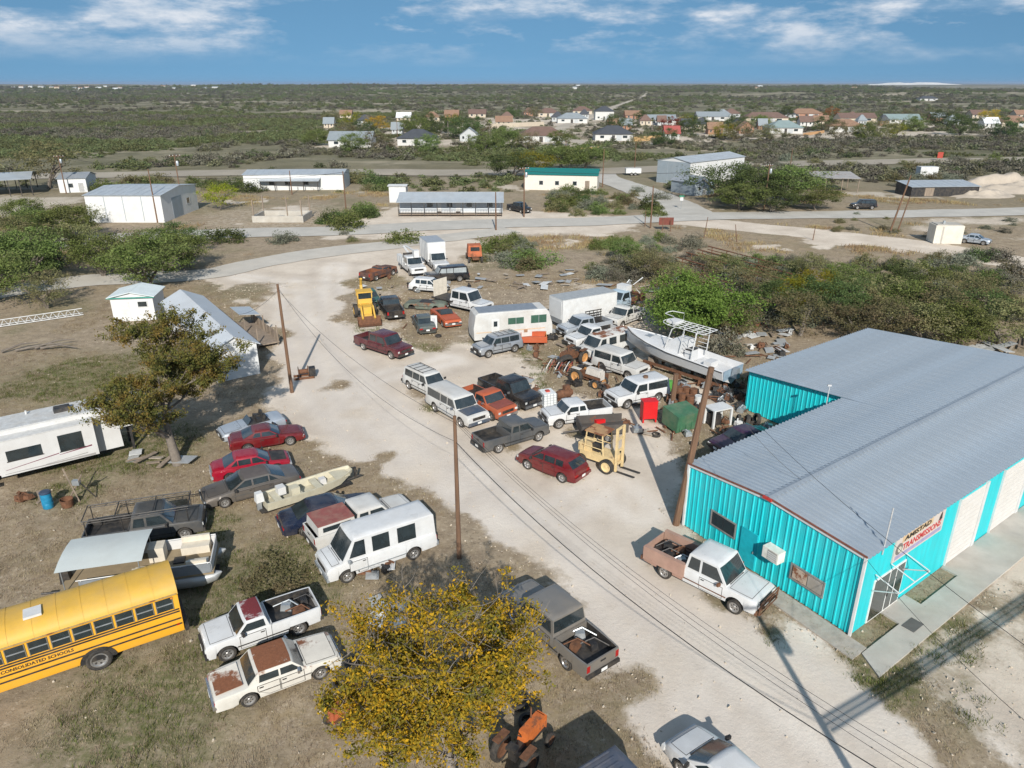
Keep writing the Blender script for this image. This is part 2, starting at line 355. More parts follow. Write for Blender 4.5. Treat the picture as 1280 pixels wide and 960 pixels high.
farc = _mix(nt, _math(nt, 'MULTIPLY', RP(N(.0045, 10, .72, (4, 4, 0), (1, 2.2, 1)), .49, .62), .85), farc, (.46, .40, .31))
farc = _mix(nt, _math(nt, 'MULTIPLY', RP(N(.06, 6, .75, (2, 9, 0)), .45, .6), .6), farc, (.055, .063, .032))
c = _mix(nt, _math(nt, 'MULTIPLY', attr('far'), .92), c, farc)
nt.links.new(c, b.inputs['Base Color']); b.inputs['Roughness'].default_value = .95; b.inputs['Specular IOR Level'].default_value = .15
bp = nt.nodes.new('ShaderNodeBump'); bp.inputs['Strength'].default_value = .55; bp.inputs['Distance'].default_value = .06
nt.links.new(_math(nt, 'ADD', N(5, 9, .75), _math(nt, 'MULTIPLY', N(30, 4, .7), .35)), bp.inputs['Height']); nt.links.new(bp.outputs[0], b.inputs['Normal'])
me.materials.append(m)
tag(link('ground', me), kind='structure')
# ---------------------------------------------------------------- roads
def strip(name, pts, w, mat, z=.03, jag=.25, step=2.0):
    P = [Vector((p[0], p[1], 0)) for p in pts]; out = []
    for i in range(len(P) - 1):                                  # Catmull-Rom through the survey points
        p0, p1, p2, p3 = P[max(i - 1, 0)], P[i], P[i + 1], P[min(i + 2, len(P) - 1)]
        n = max(2, int((p2 - p1).length / step))
        for k in range(n):
            t = k / n; out.append(.5 * ((2 * p1) + (p2 - p0) * t + (2 * p0 - 5 * p1 + 4 * p2 - p3) * t * t + (3 * p1 - p0 - 3 * p2 + p3) * t ** 3))
    out.append(P[-1]); mb = MB(); vs = []; fs = []
    rnd = random.Random(len(out)); j = [0, 0]
    for i, p in enumerate(out):
        d = (out[min(i + 1, len(out) - 1)] - out[max(i - 1, 0)]).normalized(); n = Vector((-d.y, d.x, 0))
        for q in (0, 1): j[q] = j[q] * .7 + rnd.uniform(-jag, jag)
        ww = w(i / len(out)) if callable(w) else w
        for t in (-1, -.5, 0, .5, 1):
            q = p + n * t * (ww / 2 + (j[0] if t > 0 else j[1]) * abs(t)); vs.append((q.x, q.y, z + .03 * (1 - t * t) + float(terrain(q.x, q.y))))
    for i in range(len(out) - 1):
        for k in range(4): a = i * 5 + k; fs.append((a, a + 1, a + 6, a + 5))
    mb.add(vs, fs); return tag(mb.build(name, mat, smooth=60), kind='structure')
ASPH = M('old_asphalt', (.48, .45, .40), .9, 0, .14, .35, bump=.2, dirt=.55, dirtcol=(.50, .45, .38))
ASPH2 = M('grey_asphalt', (.45, .43, .39), .9, 0, .14, .3, bump=.15, dirt=.3, dirtcol=(.42, .38, .32))
HIGHW = M('far_highway', (.33, .29, .23), .9, 0, .2, .05)
strip('road', gp((-140, 398), (0, 366), (110, 351), (250, 343), (330, 328), (410, 315), (490, 306), (560, 297), (640, 287.5)), 6.0, ASPH, .03)
strip('road', gp((60, 305), (170, 296), (310, 291), (430, 288.5), (530, 283), (640, 279), (740, 277), (840, 272), (900, 270), (1030, 268.5), (1150, 267), (1300, 263), (1500, 256)), 8.0, ASPH2, .05)
strip('road', gp((865, 268), (838, 254), (800, 238), (757, 223.5), (748, 216)), 9.0, ASPH2, .07)
strip('road', gp((-300, 226), (110, 219.5), (270, 216.5), (440, 215.5), (580, 216), (748, 214), (1000, 204.5), (1280, 199.5), (1500, 196)), 14, HIGHW, .1, .6, 6)
TRACK = M('far_track', (.42, .37, .30), .95, 0, .2, .02)
strip('path', gp((690, 170), (720, 150), (757, 138), (778, 130), (808, 121)), 7, TRACK, .12, 1.0, 10)
strip('path', gp((660, 195), (745, 186), (700, 172), (668, 168)), 7, TRACK, .14, .6, 8)
# slab and walk round the workshop
BA, BB, BC = Vector((.8053, .5928, 0)), Vector((-.5254, .8509, 0)), Vector((14.8, 25.67, 0))
def bpt(t, s, z=0): return BC + BA * t + BB * s + Vector((0, 0, z))
def slab(name, ts, mat, z, th):
    mb = MB(); mb.poly([bpt(t, s, z - th) for t, s in ts], th, (0, 0, 1)); return tag(mb.build(name, mat, smooth=0), kind='structure')
slab('pavement', [(-1.2, -2.1), (32, -2.1), (32, -.03), (8.2, -.03), (8.2, -.85), (4.6, -.85), (4.6, -.03), (2.5, -.03), (2.5, -.95), (-.6, -.95)], CONC, .06, .12)
slab('pavement', [(-1.25, -.9), (-.12, -.9), (-.12, 5.2), (-1.15, 4.6)], M('gravel_apron', (.37, .34, .30), .95, 0, .25, 2.5, bump=.4, dirt=.5), .045, .1)
# ---------------------------------------------------------------- teal workshop
TEAL = M('teal_wall_paint', (.008, .54, .59), .5, 0, .16, 1.6, dirt=.22, dirtcol=(.18, .44, .44), stretch=(2.5, 2.5, .2))
ROOFM = M('pale_metal_roof', (.36, .42, .48), .42, .25, .10, .5, dirt=.3, dirtcol=(.45, .44, .42))
W_, ZR, ZP, ZL, TN, SW, ZW, TF = 10.2, 4.1, 4.32, 3.75, 14.9, 18.1, 3.06, 31.2
shop = thing('workshop', 'teal metal workshop with pale ribbed roof and white roll doors', 'workshop', BC)
def LB(t, s, z=0): return BA * t + BB * s + Vector((0, 0, z))
NG, NR = Vector((-BB.y, BB.x, 0)), Vector((BA.y, -BA.x, 0))           # outward normals of gable and of street wall
NL = -NR
def ribbed(p0, dv, n_out, width, zt, zb=0.02, pitch=.30, depth=.035):
    """corrugated sheet standing on p0..p0+dv*width, top from zt(u)"""
    mb = MB(); us = []; k = 0; u = 0
    while u < width - 1e-6:
        for a, o in ((0, 0), (.62, 0), (.72, 1), (.9, 1)): 
            q = u + a * pitch
            if q <= width: us.append((q, o * depth))
        u += pitch
    us.append((width, 0)); vs = []; fs = []
    for u, o in us:
        p = p0 + dv * u + n_out * o; vs += [(p.x, p.y, zb), (p.x, p.y, zt(u))]
    for i in range(len(us) - 1): fs.append((2 * i, 2 * i + 2, 2 * i + 3, 2 * i + 1))
    mb.add(vs, fs); return mb
def gtop(s): return ZR + (ZP - ZR) * s / (W_ / 2) if s < W_ / 2 else ZP + (ZL - ZP) * (s - W_ / 2) / (W_ / 2)
core = MB()                                                           # the solid shell behind the sheets
ins = .06
core.add([LB(ins, .02, 0), LB(ins, W_ - ins, 0), LB(ins, W_ - ins, ZL - .06), LB(ins, W_ / 2, ZP - .06), LB(ins, .02, ZR - .06)], [(0, 1, 2, 3, 4)])
for (t0, s0, z0), (t1, s1, z1) in (((0.05, .0, ZR - .05), (TF, .0, ZR - .05)), ((TF, 0, ZR - .05), (TF, W_ / 2, ZP - .05)), ((TF, W_ / 2, ZP - .05), (TF, SW, ZW - .05)),
                                   ((TF, SW - .06, ZW - .05), (TN + .06, SW - .06, ZW - .05)), ((TN + .06, SW - .06, ZW - .05), (TN + .06, W_ - .06, ZL - .05)), ((TN, W_ - .06, ZL - .05), (.06, W_ - .06, ZL - .05))):
    core.add([LB(t0, s0, 0), LB(t1, s1, 0), LB(t1, s1, z1), LB(t0, s0, z0)], [(0, 1, 2, 3)])
core.build('wall', TEAL, shop, smooth=0)
nsh = 10
for i in range(nsh):
    a = i * W_ / nsh; w = W_ / nsh - .006
    ribbed(LB(0, a), BB, NG, w, lambda u, a=a: gtop(a + u) - .02).build('wall_sheet', TEAL, shop, smooth=0)
for i in range(8):
    w = (SW - W_) / 8
    ribbed(LB(TN, W_ + i * w), BB, NG, w - .006, lambda u, i=i: ZL + (ZW - ZL) * (i * w + u) / (SW - W_) - .02).build('wall_sheet', TEAL, shop, smooth=0)
for i in range(15):
    ribbed(LB(i * TN / 15, W_), BA, NL, TN / 15 - .006, lambda u: ZL - .02).build('wall_sheet', TEAL, shop, smooth=0)
def roof_sheet(pA, pB, along, w):
    """pA eave point, pB ridge point; ribs run from eave to ridge"""
    mb = MB(); up = Vector((0, 0, 1)); us = []
    pitch = w / 3
    for k in range(3):
        for a, o in ((0, 0), (.60, 0), (.68, 1), (.90, 1)): us.append((k * pitch + a * pitch, o * .07))
    us.append((w - .004, 0)); vs = []; fs = []
    for u, o in us: vs += [pA + along * u + up * o, pB + along * u + up * o]
    for i in range(len(us) - 1): fs.append((2 * i, 2 * i + 2, 2 * i + 3, 2 * i + 1))
    mb.add(vs, fs); return mb.mesh('roof_sheet', ROOFM, 0)
RW = TF / 32
over = .18
mR = roof_sheet(LB(0, -over, ZR + .02), LB(0, W_ / 2, ZP + .04), BA, RW)
mL = roof_sheet(LB(0, W_ + over, ZL + .02), LB(0, W_ / 2, ZP + .04), BA, RW)
mW = roof_sheet(LB(0, SW + over, ZW + .03), LB(0, W_ / 2, ZP + .04), BA, RW)
for i in range(32):
    link('roof_sheet', mR, shop, BA * (i * RW - .1)); link('roof_sheet', mL if i * RW < TN - .3 else mW, shop, BA * (i * RW - .1))
mb = MB(); mb.poly([LB(-.1, W_ / 2 - .22, ZP + .075), LB(TF, W_ / 2 - .22, ZP + .075), LB(TF, W_ / 2, ZP + .11), LB(-.1, W_ / 2, ZP + .11)], .01, (0, 0, 1))
mb.poly([LB(-.1, W_ / 2, ZP + .11), LB(TF, W_ / 2, ZP + .11), LB(TF, W_ / 2 + .22, ZP + .06), LB(-.1, W_ / 2 + .22, ZP + .06)], .01, (0, 0, 1))
mb.build('ridge_cap', M('ridge_metal', (.33, .37, .41), .45, .3, .1, 1), shop, smooth=0)
RTR = M('rusty_trim', (.20, .075, .05), .8, .1, .35, 4)
for a, b_ in ((-.1, W_ / 2), (W_ / 2, W_ + .1)):
    mb = MB(); mb.poly([LB(-.13, a, gtop(max(a, 0)) + .02), LB(-.13, b_, gtop(min(b_, W_)) + .02), LB(-.13, b_, gtop(min(b_, W_)) + .1), LB(-.13, a, gtop(max(a, 0)) + .1)], .05, BA)
    mb.build('gable_trim', RTR, shop, smooth=0)
    mb = MB(); mb.poly([LB(-.09, a, gtop(max(a, 0)) - .12), LB(-.09, b_, gtop(min(b_, W_)) - .12), LB(-.09, b_, gtop(min(b_, W_)) + .015), LB(-.09, a, gtop(max(a, 0)) + .015)], .04, BA)
    mb.build('fascia', WHITEP, shop, smooth=0)
mb = MB(); mb.box(LB(-.16, W_ / 2, ZP + .03), (.1, .5, .13), math.atan2(BB.y, BB.x) - math.pi / 2); mb.build('ridge_end', M('red_cap', (.42, .04, .03), .5), shop, smooth=0)
mb = MB(); mb.box(LB(-.06, -.03, ZR / 2), (.11, .11, ZR), math.atan2(BA.y, BA.x)); mb.build('corner_post', WHITEP, shop, smooth=0)
mb = MB(); mb.box(LB(-.06, W_ + .04, ZL / 2), (.11, .11, ZL), math.atan2(BA.y, BA.x)); mb.build('corner_post', WHITEP, shop, smooth=0)
def on_gable(mb, s0, s1, z0, z1, th, off=.0, mi=0):
    o = NG * (.037 + off); mb.poly([LB(0, s0, z0) + o, LB(0, s1, z0) + o, LB(0, s1, z1) + o, LB(0, s0, z1) + o], th, NG, mi); return mb
def on_street(mb, t0, t1, z0, z1, th, off=.0, mi=0):
    o = NR * (.003 + off); mb.poly([LB(t0, 0, z0) + o, LB(t1, 0, z0) + o, LB(t1, 0, z1) + o, LB(t0, 0, z1) + o], th, NR, mi); return mb
def framed_window(s0, s1, z0, z1, panes, mats):
    w = on_gable(MB(), s0, s1, z0, z1, .03).build('window', M('dark_window_recess', (.05, .05, .05), .6), shop, smooth=0)
    n = panes; d = (s1 - s0 - .12) / n
    for k in range(n): on_gable(MB(), s0 + .06 + k * d, s0 + .06 + k * d + d - .04, z0 + .06, z1 - .06, .012, .031).build('pane', mats[k % len(mats)], w, smooth=0)
    mb = MB()
    for a, b_, c_, e in ((s0 - .04, s1 + .04, z0 - .05, z0 + .03), (s0 - .04, s1 + .04, z1 - .03, z1 + .05), (s0 - .04, s0 + .03, z0 + .03, z1 - .03), (s1 - .03, s1 + .04, z0 + .03, z1 - .03)): on_gable(mb, a, b_, c_, e, .05)
    mb.build('frame', M('aluminium_frame', (.33, .32, .3), .5, .4), w, smooth=0)
framed_window(6.75, 8.35, 1.15, 1.95, 2, [GLASS])
framed_window(1.55, 3.3, 1.0, 1.75, 2, [M('boarded_pane', (.30, .28, .25), .7, dirt=.4), M('rusty_pane', (.45, .36, .28), .8, rust=.5, scale=6)])
dr = on_gable(MB(), 5.35, 6.35, .06, 2.1, .05).build('door', M('teal_door', (.012, .42, .50), .5), shop, smooth=0)
mb = MB(); mb.box(LB(0, 5.5, 1.05) + NG * .11, (.05, .05, .12)); mb.build('handle', CHROME, dr)
acu = on_gable(MB(), 3.75, 4.65, 1.55, 2.15, .5).build('air_conditioner', M('ac_white', (.72, .70, .64), .5, dirt=.3), shop, smooth=0)
on_gable(MB(), 3.82, 4.35, 1.6, 2.1, .012, .5).build('grille', M('ac_grille', (.30, .29, .26), .7), acu, smooth=0)
for k in range(4): on_gable(MB(), 3.84, 4.33, 1.64 + k * .11, 1.68 + k * .11, .014, .508).build('slat', WHITEP, acu, smooth=0)
# street wall: door, sign, roll doors, awning frame
fd = on_street(MB(), 1.2, 3.9, .06, 2.35, .05).build('shop_door', M('door_frame_white', (.72, .72, .7), .5), shop, smooth=0)
for a, b_ in ((1.28, 2.5), (2.6, 3.1), (3.2, 3.82)): on_street(MB(), a, b_, .14, 2.27, .012, .052).build('pane', GLASS, fd, smooth=0)
mb = MB(); mb.box(LB(2.56, 0, 1.1) + NR * .1, (.04, .04, .3)); mb.build('handle', DARKM, fd)
ROLL = M('roll_door_white', (.64, .62, .59), .5, 0, .05, 2, dirt=.15)
for a, b_ in ((8.5, 11.2), (13.4, 16.6), (19, 22)):
    g = on_street(MB(), a, b_, .06, 3.75, .04).build('roll_door', ROLL, shop, smooth=0)
    for k in range(12): on_street(MB(), a + .06, b_ - .06, .1 + k * .3, .1 + k * .3 + .27, .02, .041).build('slat', ROLL, g, smooth=0)
    on_street(MB(), b_, b_ + .32, .06, 3.85, .09).build('jamb', WHITEP, g, smooth=0); on_street(MB(), a - .1, a, .06, 3.85, .09).build('jamb', WHITEP, g, smooth=0)
sg = on_street(MB(), 2.4, 6.9, 2.75, 4.02, .06).build('sign', M('sign_white', (.55, .49, .45), .5, 0, .05, 2), shop, smooth=0)
on_street(MB(), 2.55, 6.75, 2.85, 3.05, .006, .062).build('stripe', M('sign_lilac', (.33, .30, .45), .5), sg, smooth=0)
on_street(MB(), 2.95, 5.7, 3.62, 3.93, .006, .062).build('stripe', M('sign_tan', (.55, .40, .24), .5), sg, smooth=0)
def lettering(txt, t, z, size, mat, parent, bold=.012):
    cu = bpy.data.curves.new('lettering', 'FONT'); cu.body = txt; cu.size = size; cu.extrude = .004; cu.offset = bold; cu.resolution_u = 2
    cu.space_character = 1.0
    tmp = bpy.data.objects.new('t', cu); COL.objects.link(tmp); dg = bpy.context.evaluated_depsgraph_get()
    me = bpy.data.meshes.new_from_object(tmp.evaluated_get(dg)); bpy.data.objects.remove(tmp)
    me.materials.clear(); me.materials.append(mat); return me
SRED = M('sign_red', (.46, .03, .035), .5); SBLK = M('sign_black', (.02, .018, .018), .5)
rotS = Matrix((BA, (0, 0, 1), NR)).transposed().to_4x4()
def put_text(txt, t, z, size, mat, width=None, off=.07):
    me = lettering(txt, t, z, size, mat, sg); xs_ = [v.co.x for v in me.vertices]; w = max(xs_) - min(xs_)
    o = link('lettering', me, sg); sc = (width / w if width else 1)
    o.matrix_local = Matrix.Translation(LB(t, 0, z) + NR * off) @ rotS @ Matrix.Diagonal((sc, 1, 1, 1)); return o
put_text('AMISTAD', 3.15, 3.66, .33, SBLK, 2.4, .075)
put_text('TRANSMISSIONS', 3.12, 3.16, .46, SRED, 3.5, .068)
mb = MB(); mb.lathe([(0, .012), (.23, .012), (.30, .0), (.30, -.012)], (0, 0, 0), 14); o = mb.build('emblem', M('emblem_grey', (.16, .15, .14), .5), sg); o.matrix_local = Matrix.Translation(LB(2.78, 0, 3.38) + NR * .075) @ rotS
mb = MB(); mb.lathe([(0, .02), (.15, .02), (.15, .0)], (0, 0, 0), 10); o = mb.build('emblem', M('emblem_tan', (.55, .52, .42), .5), sg); o.matrix_local = Matrix.Translation(LB(2.78, 0, 3.38) + NR * .085) @ rotS
mb = MB(); mb.poly([LB(6.3, 0, 3.5) + NR * .066, LB(6.65, 0, 3.5) + NR * .066, LB(6.55, 0, 3.93) + NR * .066, LB(6.42, 0, 3.8) + NR * .066], .006, NR); mb.build('emblem', SBLK, sg, smooth=0)
aw = MB(); q = lambda t, z, o: LB(t, 0, z) + NR * o
for a, b_ in ((q(1.1, 2.75, .05), q(1.1, 2.45, 1.15)), (q(3.7, 2.75, .05), q(3.7, 2.45, 1.15)), (q(1.1, 2.45, 1.15), q(3.7, 2.45, 1.15)), (q(1.1, 1.9, .05), q(1.1, 2.45, 1.15)), (q(3.7, 1.9, .05), q(3.7, 2.45, 1.15)), (q(2.4, 2.75, .05), q(2.4, 2.45, 1.15))): aw.tube([a, b_], .028, 5)
aw.build('awning_frame', WHITEP, shop)
for t, s_ in ((1.3, -.05), (13.0, 10.5)):
    mb = MB(); mb.tube([LB(t, s_, .03 if s_ > 5 else ZR - .4), LB(t + .05, s_, 6.0 if s_ < 5 else 5.0)], .03, 6)
    if s_ > 5: mb.box(LB(t, s_, 5.0), (.25, .12, .1))
    mb.build('antenna', M('pipe_grey', (.55, .55, .55), .5, .3), shop)
mb = MB(); mb.box(LB(2.9, -1.35, .07), (.9, .55, .025), math.atan2(BA.y, BA.x)); tag(mb.build('doormat', M('mat_grey', (.10, .10, .095), .9), loc=BC), 'dark doormat on the pavement before the glazed shop door', 'mat')
# ---------------------------------------------------------------- other buildings
def facade(parent, quad, name, mat, th=.04, frame=None, cross=False):
    n = (quad[1] - quad[0]).cross(quad[3] - quad[0]).normalized()
    o = MB().poly([p + n * .004 for p in quad], th, n).build(name, mat, parent, smooth=0)
    if frame:
        mb = MB(); c = sum(quad, Vector()) / 4
        for i in range(4):
            a, b_ = quad[i], quad[(i + 1) % 4]
            mb.poly([a + n * (th + .005), b_ + n * (th + .005), b_ + (c - b_) * .14 + n * (th + .005), a + (c - a) * .14 + n * (th + .005)], .02, n)
        mb.build('frame', frame, o, smooth=0)
    return o
def shed(name, label, cat, P0, P1, depth, h, roof='gable_x', rh=.8, wall=None, roofm=None, openings=(), over=.25, group=None, base=0., seams=0, ridge_off=.5, open_front=False, posts=0):
    """P0->P1 near base line of the building (left to right as seen), depth runs away from it.
       roof: gable_x ridge parallel to the near wall, gable_y ridge runs away, hip, mono (rises or falls by rh)"""
    P0, P1 = Vector(P0), Vector(P1); w = (P1 - P0).length; ang = math.atan2(P1.y - P0.y, P1.x - P0.x)
    t = thing(name, label, cat, (P0.x, P0.y, float(terrain(P0.x, P0.y))), ang, group)
    V = Vector; d = depth; mb = MB()
    hb = h if roof != 'mono' else h + rh
    pts = [V((0, 0, base - .05)), V((w, 0, base - .05)), V((w, d, base - .05)), V((0, d, base - .05))]
    top = [V((0, 0, h)), V((w, 0, h)), V((w, d, hb)), V((0, d, hb))]
    if not open_front: mb.add(pts + top, [(0, 1, 5, 4), (1, 2, 6, 5), (2, 3, 7, 6), (3, 0, 4, 7)])
    else:
        for k in range(posts):
            for yy in (0.1, d - .1): mb.box((w * (k + .02) / (posts - 1 + .04), yy, h / 2), (.16, .16, h))
        if open_front == 'back': mb.add(pts + top, [(2, 3, 7, 6)])
    ov = over; r = MB()
    def plate(a, b_, c_, e=None):
        ps = [a, b_, c_] + ([e] if e is not None else [])
        n = (b_ - a).cross(c_ - a).normalized(); n = n if n.z > 0 else -n
        r.poly(ps, .06, n)
    if roof == 'gable_x':
        y = d * ridge_off; k0 = rh / y; k1 = rh / (d - y)
        mb.add([V((0, 0, h)), V((0, d, h)), V((0, y, h + rh)), V((w, 0, h)), V((w, d, h)), V((w, y, h + rh))], [(0, 2, 1), (3, 4, 5)])
        plate(V((-ov, -ov, h - k0 * ov)), V((w + ov, -ov, h - k0 * ov)), V((w + ov, y, h + rh)), V((-ov, y, h + rh)))
        plate(V((-ov, d + ov, h - k1 * ov)), V((w + ov, d + ov, h - k1 * ov)), V((w + ov, y, h + rh)), V((-ov, y, h + rh)))
    elif roof == 'gable_y':
        k = rh / (w / 2); x = w / 2
        mb.add([V((0, 0, h)), V((w, 0, h)), V((x, 0, h + rh)), V((0, d, h)), V((w, d, h)), V((x, d, h + rh))], [(0, 1, 2), (4, 3, 5)])
        plate(V((-ov, -ov, h - k * ov)), V((-ov, d + ov, h - k * ov)), V((x, d + ov, h + rh)), V((x, -ov, h + rh)))
        plate(V((w + ov, -ov, h - k * ov)), V((w + ov, d + ov, h - k * ov)), V((x, d + ov, h + rh)), V((x, -ov, h + rh)))
    elif roof == 'hip':
        i = min(w, d) * .5; y = d / 2; A, B_, C_, D_ = V((-ov, -ov, h - .1)), V((w + ov, -ov, h - .1)), V((w + ov, d + ov, h - .1)), V((-ov, d + ov, h - .1))
        if w >= d: E_, F_ = V((i, y, h + rh)), V((w - i, y, h + rh)); plate(A, B_, F_, E_); plate(C_, D_, E_, F_); plate(B_, C_, F_); plate(D_, A, E_)
        else: E_, F_ = V((w / 2, i, h + rh)), V((w / 2, d - i, h + rh)); plate(A, B_, E_); plate(C_, D_, F_); plate(B_, C_, F_, E_); plate(D_, A, E_, F_)
    else:
        k = rh / d; plate(V((-ov, -ov, h - k * ov + .01)), V((w + ov, -ov, h - k * ov + .01)), V((w + ov, d + ov, h + rh + k * ov + .01)), V((-ov, d + ov, h + rh + k * ov + .01)))
    if mb.v: mb.build('post' if open_front else 'wall', wall or WHITEP, t, smooth=0)
    rf = r.build('roof', roofm or ROOFM, t, smooth=0)
    if seams:                                                        # standing seams of the sheet roof
        y = d * ridge_off if roof == 'gable_x' else d
        for k in range(seams):
            x = w * (k + .5) / seams; s = MB()
            if roof == 'gable_x': s.box((x, y / 2 - ov / 2, h + rh * .5 + .07 - (rh / y) * ov / 2), (.05, math.hypot(y + ov, rh), .05), 0, 0, 0, math.atan2(rh, y))
            elif roof == 'mono': s.box((x, d / 2, h + rh / 2 + .075), (.05, math.hypot(d + 2 * ov, rh), .05), 0, 0, 0, math.atan2(rh, d))
            elif roof == 'gable_y':
                for sgn in (0, 1):
                    yy = d * (k + .5) / seams; s = MB(); s.box((w * (.25 if sgn == 0 else .75), yy, h + rh / 2 + .07), (math.hypot(w / 2, rh), .05, .05), 0, 0, -math.atan2(rh, w / 2) * (1 if sgn == 0 else -1)); s.build('seam', roofm or ROOFM, rf, smooth=0)
                continue
            s.build('seam', roofm or ROOFM, rf, smooth=0)
    for op in openings:
        kind, side, u0, u1, z0, z1 = op[:6]; mt = op[6] if len(op) > 6 else None
        Q = {'f': lambda u, z: V((u, 0, z)), 'r': lambda u, z: V((w, u, z)), 'l': lambda u, z: V((0, d - u, z)), 'b': lambda u, z: V((w - u, d, z))}[side]
        facade(t, [Q(u0, z0), Q(u1, z0), Q(u1, z1), Q(u0, z1)], kind, mt or (GLASS if kind == 'window' else M('door_grey', (.35, .35, .34), .6)), .03, WHITEP if kind == 'window' else None)
    return t
cream = M('cream_metal_siding', (.64, .60, .53), .6, 0, .06, 2, dirt=.15)
wsid = M('white_metal_siding', (.62, .63, .63), .5, 0, .06, 1, dirt=.2)
gsid = M('grey_metal_siding', (.27, .32, .36), .55, .1, .08, 1, dirt=.15)
troof = M('light_tin_roof', (.50, .54, .57), .4, .35, .1, .6, dirt=.2)
groof = M('green_metal_roof', (.005, .17, .15), .45, .1, .08, 1)
droof = M('dull_tin_roof', (.33, .36, .39), .5, .3, .12, .5, dirt=.25)
rroof = M('rust_streaked_tin', (.40, .38, .36), .6, .2, .15, .6, rust=.35)
W0 = G(112, 278); W1 = G(206, 278)
shed('warehouse', 'long white metal warehouse of tall plain panels beside the upper road', 'warehouse', W0, W1, 15, 4.6, 'gable_x', .7, wsid, troof, [('door', 'r', 4, 8, .1, 3.6, gsid), ('window', 'r', 10, 11.5, 1.6, 2.8)] + [('panel_joint', 'f', x, x + .1, .2, 4.4, gsid) for x in (3.2, 6.4, 9.6)], seams=10)
shed('long_building', 'long low white building with a tin lean-to porch beyond the empty lot', 'building', G(306, 238), G(430, 237), 10, 3.4, 'gable_x', .6, wsid, troof, [('window', 'f', 5.5, 7, 1.1, 2), ('window', 'f', 9, 10.5, 1.1, 2), ('window', 'f', 13, 14.5, 1.1, 2)], seams=14)
shed('porch', 'tin lean-to porch before the long low white building', 'porch', G(326, 239), G(398, 239), 2.6, 2.2, 'mono', .5, DARKM, troof, open_front=True, posts=5)
off = shed('site_office', 'long mobile office with tin roof and railed porch by the road', 'office building', G(500, 268), G(628, 268), 5.2, 2.9, 'gable_x', .75, M('office_siding', (.48, .52, .56), .6, 0, .06, 2), troof,
     [('window', 'f', x, x + 1.2, 1.3, 2.3) for x in (5, 8.6, 12.2, 16)] + [('door', 'f', 10.3, 11.2, .3, 2.3, WHITEP), ('door', 'f', 6.9, 7.7, .3, 2.3, WHITEP), ('skirting', 'f', .1, 18.2, .05, .55, WHITEP)], seams=20)
w_off = (G(628, 268) - G(500, 268)).length
mb = MB(); mb.poly([Vector((-.3, -2.2, 2.45)), Vector((w_off + .3, -2.2, 2.45)), Vector((w_off + .3, -.28, 2.86)), Vector((-.3, -.28, 2.86))], .05, (0, 0, 1)); mb.build('porch_roof', troof, off, smooth=0)
mb = MB(); mb.box((w_off / 2, -1.15, .3), (w_off, 2.0, .12)); mb.build('porch_deck', WOOD, off, smooth=0)
for k in range(9):
    mb = MB(); mb.box((w_off * k / 8 * .99 + .08, -2.1, 1.25), (.11, .11, 2.5)); mb.build('post', DARKM, off, smooth=0)
for k in range(8):
    if k == 5: continue
    mb = MB(); x0 = w_off * k / 8; mb.box((x0 + w_off / 16, -2.1, 1.15), (w_off / 8 - .2, .06, .08)); mb.box((x0 + w_off / 16, -2.1, .55), (w_off / 8 - .2, .06, .06))
    for j in range(8): mb.box((x0 + .2 + j * w_off / 8 / 8.5, -2.1, .85), (.05, .05, .6))
    mb.build('railing', DARKM, off, smooth=0)
shed('cargo_box', 'white storage box standing behind the mobile office', 'container', G(487, 253), G(508, 253), 3, 3.2, 'gable_x', .15, WHITEP, WHITEP, [('door', 'f', .4, 2.2, .2, 2.8, wsid)])
shed('green_roof_building', 'cream metal building with a dark green roof beside the side road', 'building', G(655, 237), G(746, 239), 9, 3.4, 'gable_x', .95, cream, groof, [('window', 'f', 3.4, 4.4, 1.1, 2.1), ('window', 'f', 7, 8, 1.1, 2.1), ('window', 'f', 11, 12, 1.1, 2.1), ('door', 'f', 13.8, 14.8, .05, 2.2, WOOD), ('door', 'l', 1.5, 3.5, .1, 2.4, gsid)], seams=16)
shed('metal_barn', 'tall grey and white metal barn with a pale roof', 'barn', G(861, 232), G(928, 222), 9.5, 5.2, 'gable_x', .9, wsid, troof, [('end_panel', 'l', .05, 3.1, .05, 5.15, gsid), ('end_panel', 'l', 3.15, 6.3, .05, 5.15, gsid), ('end_panel', 'l', 6.35, 9.45, .05, 5.15, gsid)], seams=12)
shed('blue_shed', 'small blue-grey house with a dark gable roof before the barn', 'house', G(868, 245), G(892, 243), 8, 2.6, 'gable_y', 1.2, gsid, droof, [('window', 'f', .8, 1.6, 1, 1.9), ('door', 'f', 2.3, 3.2, .1, 2)])
shed('open_shed', 'open-sided tin shelter on posts behind the dark mesquites', 'shelter', G(1010, 240), G(1072, 241), 8, 3.0, 'mono', .6, WOOD, rroof, open_front=True, posts=4)
shed('low_shed', 'dark low shed with a bright tin roof near the dirt mounds', 'shed', G(1138, 246), G(1222, 245), 6, 2.0, 'mono', .6, DARKM, troof, [('door', 'f', 3, 5, .1, 1.8, WOOD)], seams=10)
shed('far_carport', 'open carport with bright tin roof beside the pale lot', 'carport', G(-30, 248), G(42, 244), 14, 3.4, 'gable_x', .9, DARKM, troof, open_front=True, posts=6)
shed('stone_cottage', 'small white and grey cottage beside a leafy tree', 'house', G(75, 241), G(110, 240), 8, 3, 'gable_x', .9, wsid, droof, [('window', 'f', 2, 3, 1, 2), ('door', 'f', 4, 5, .1, 2)])
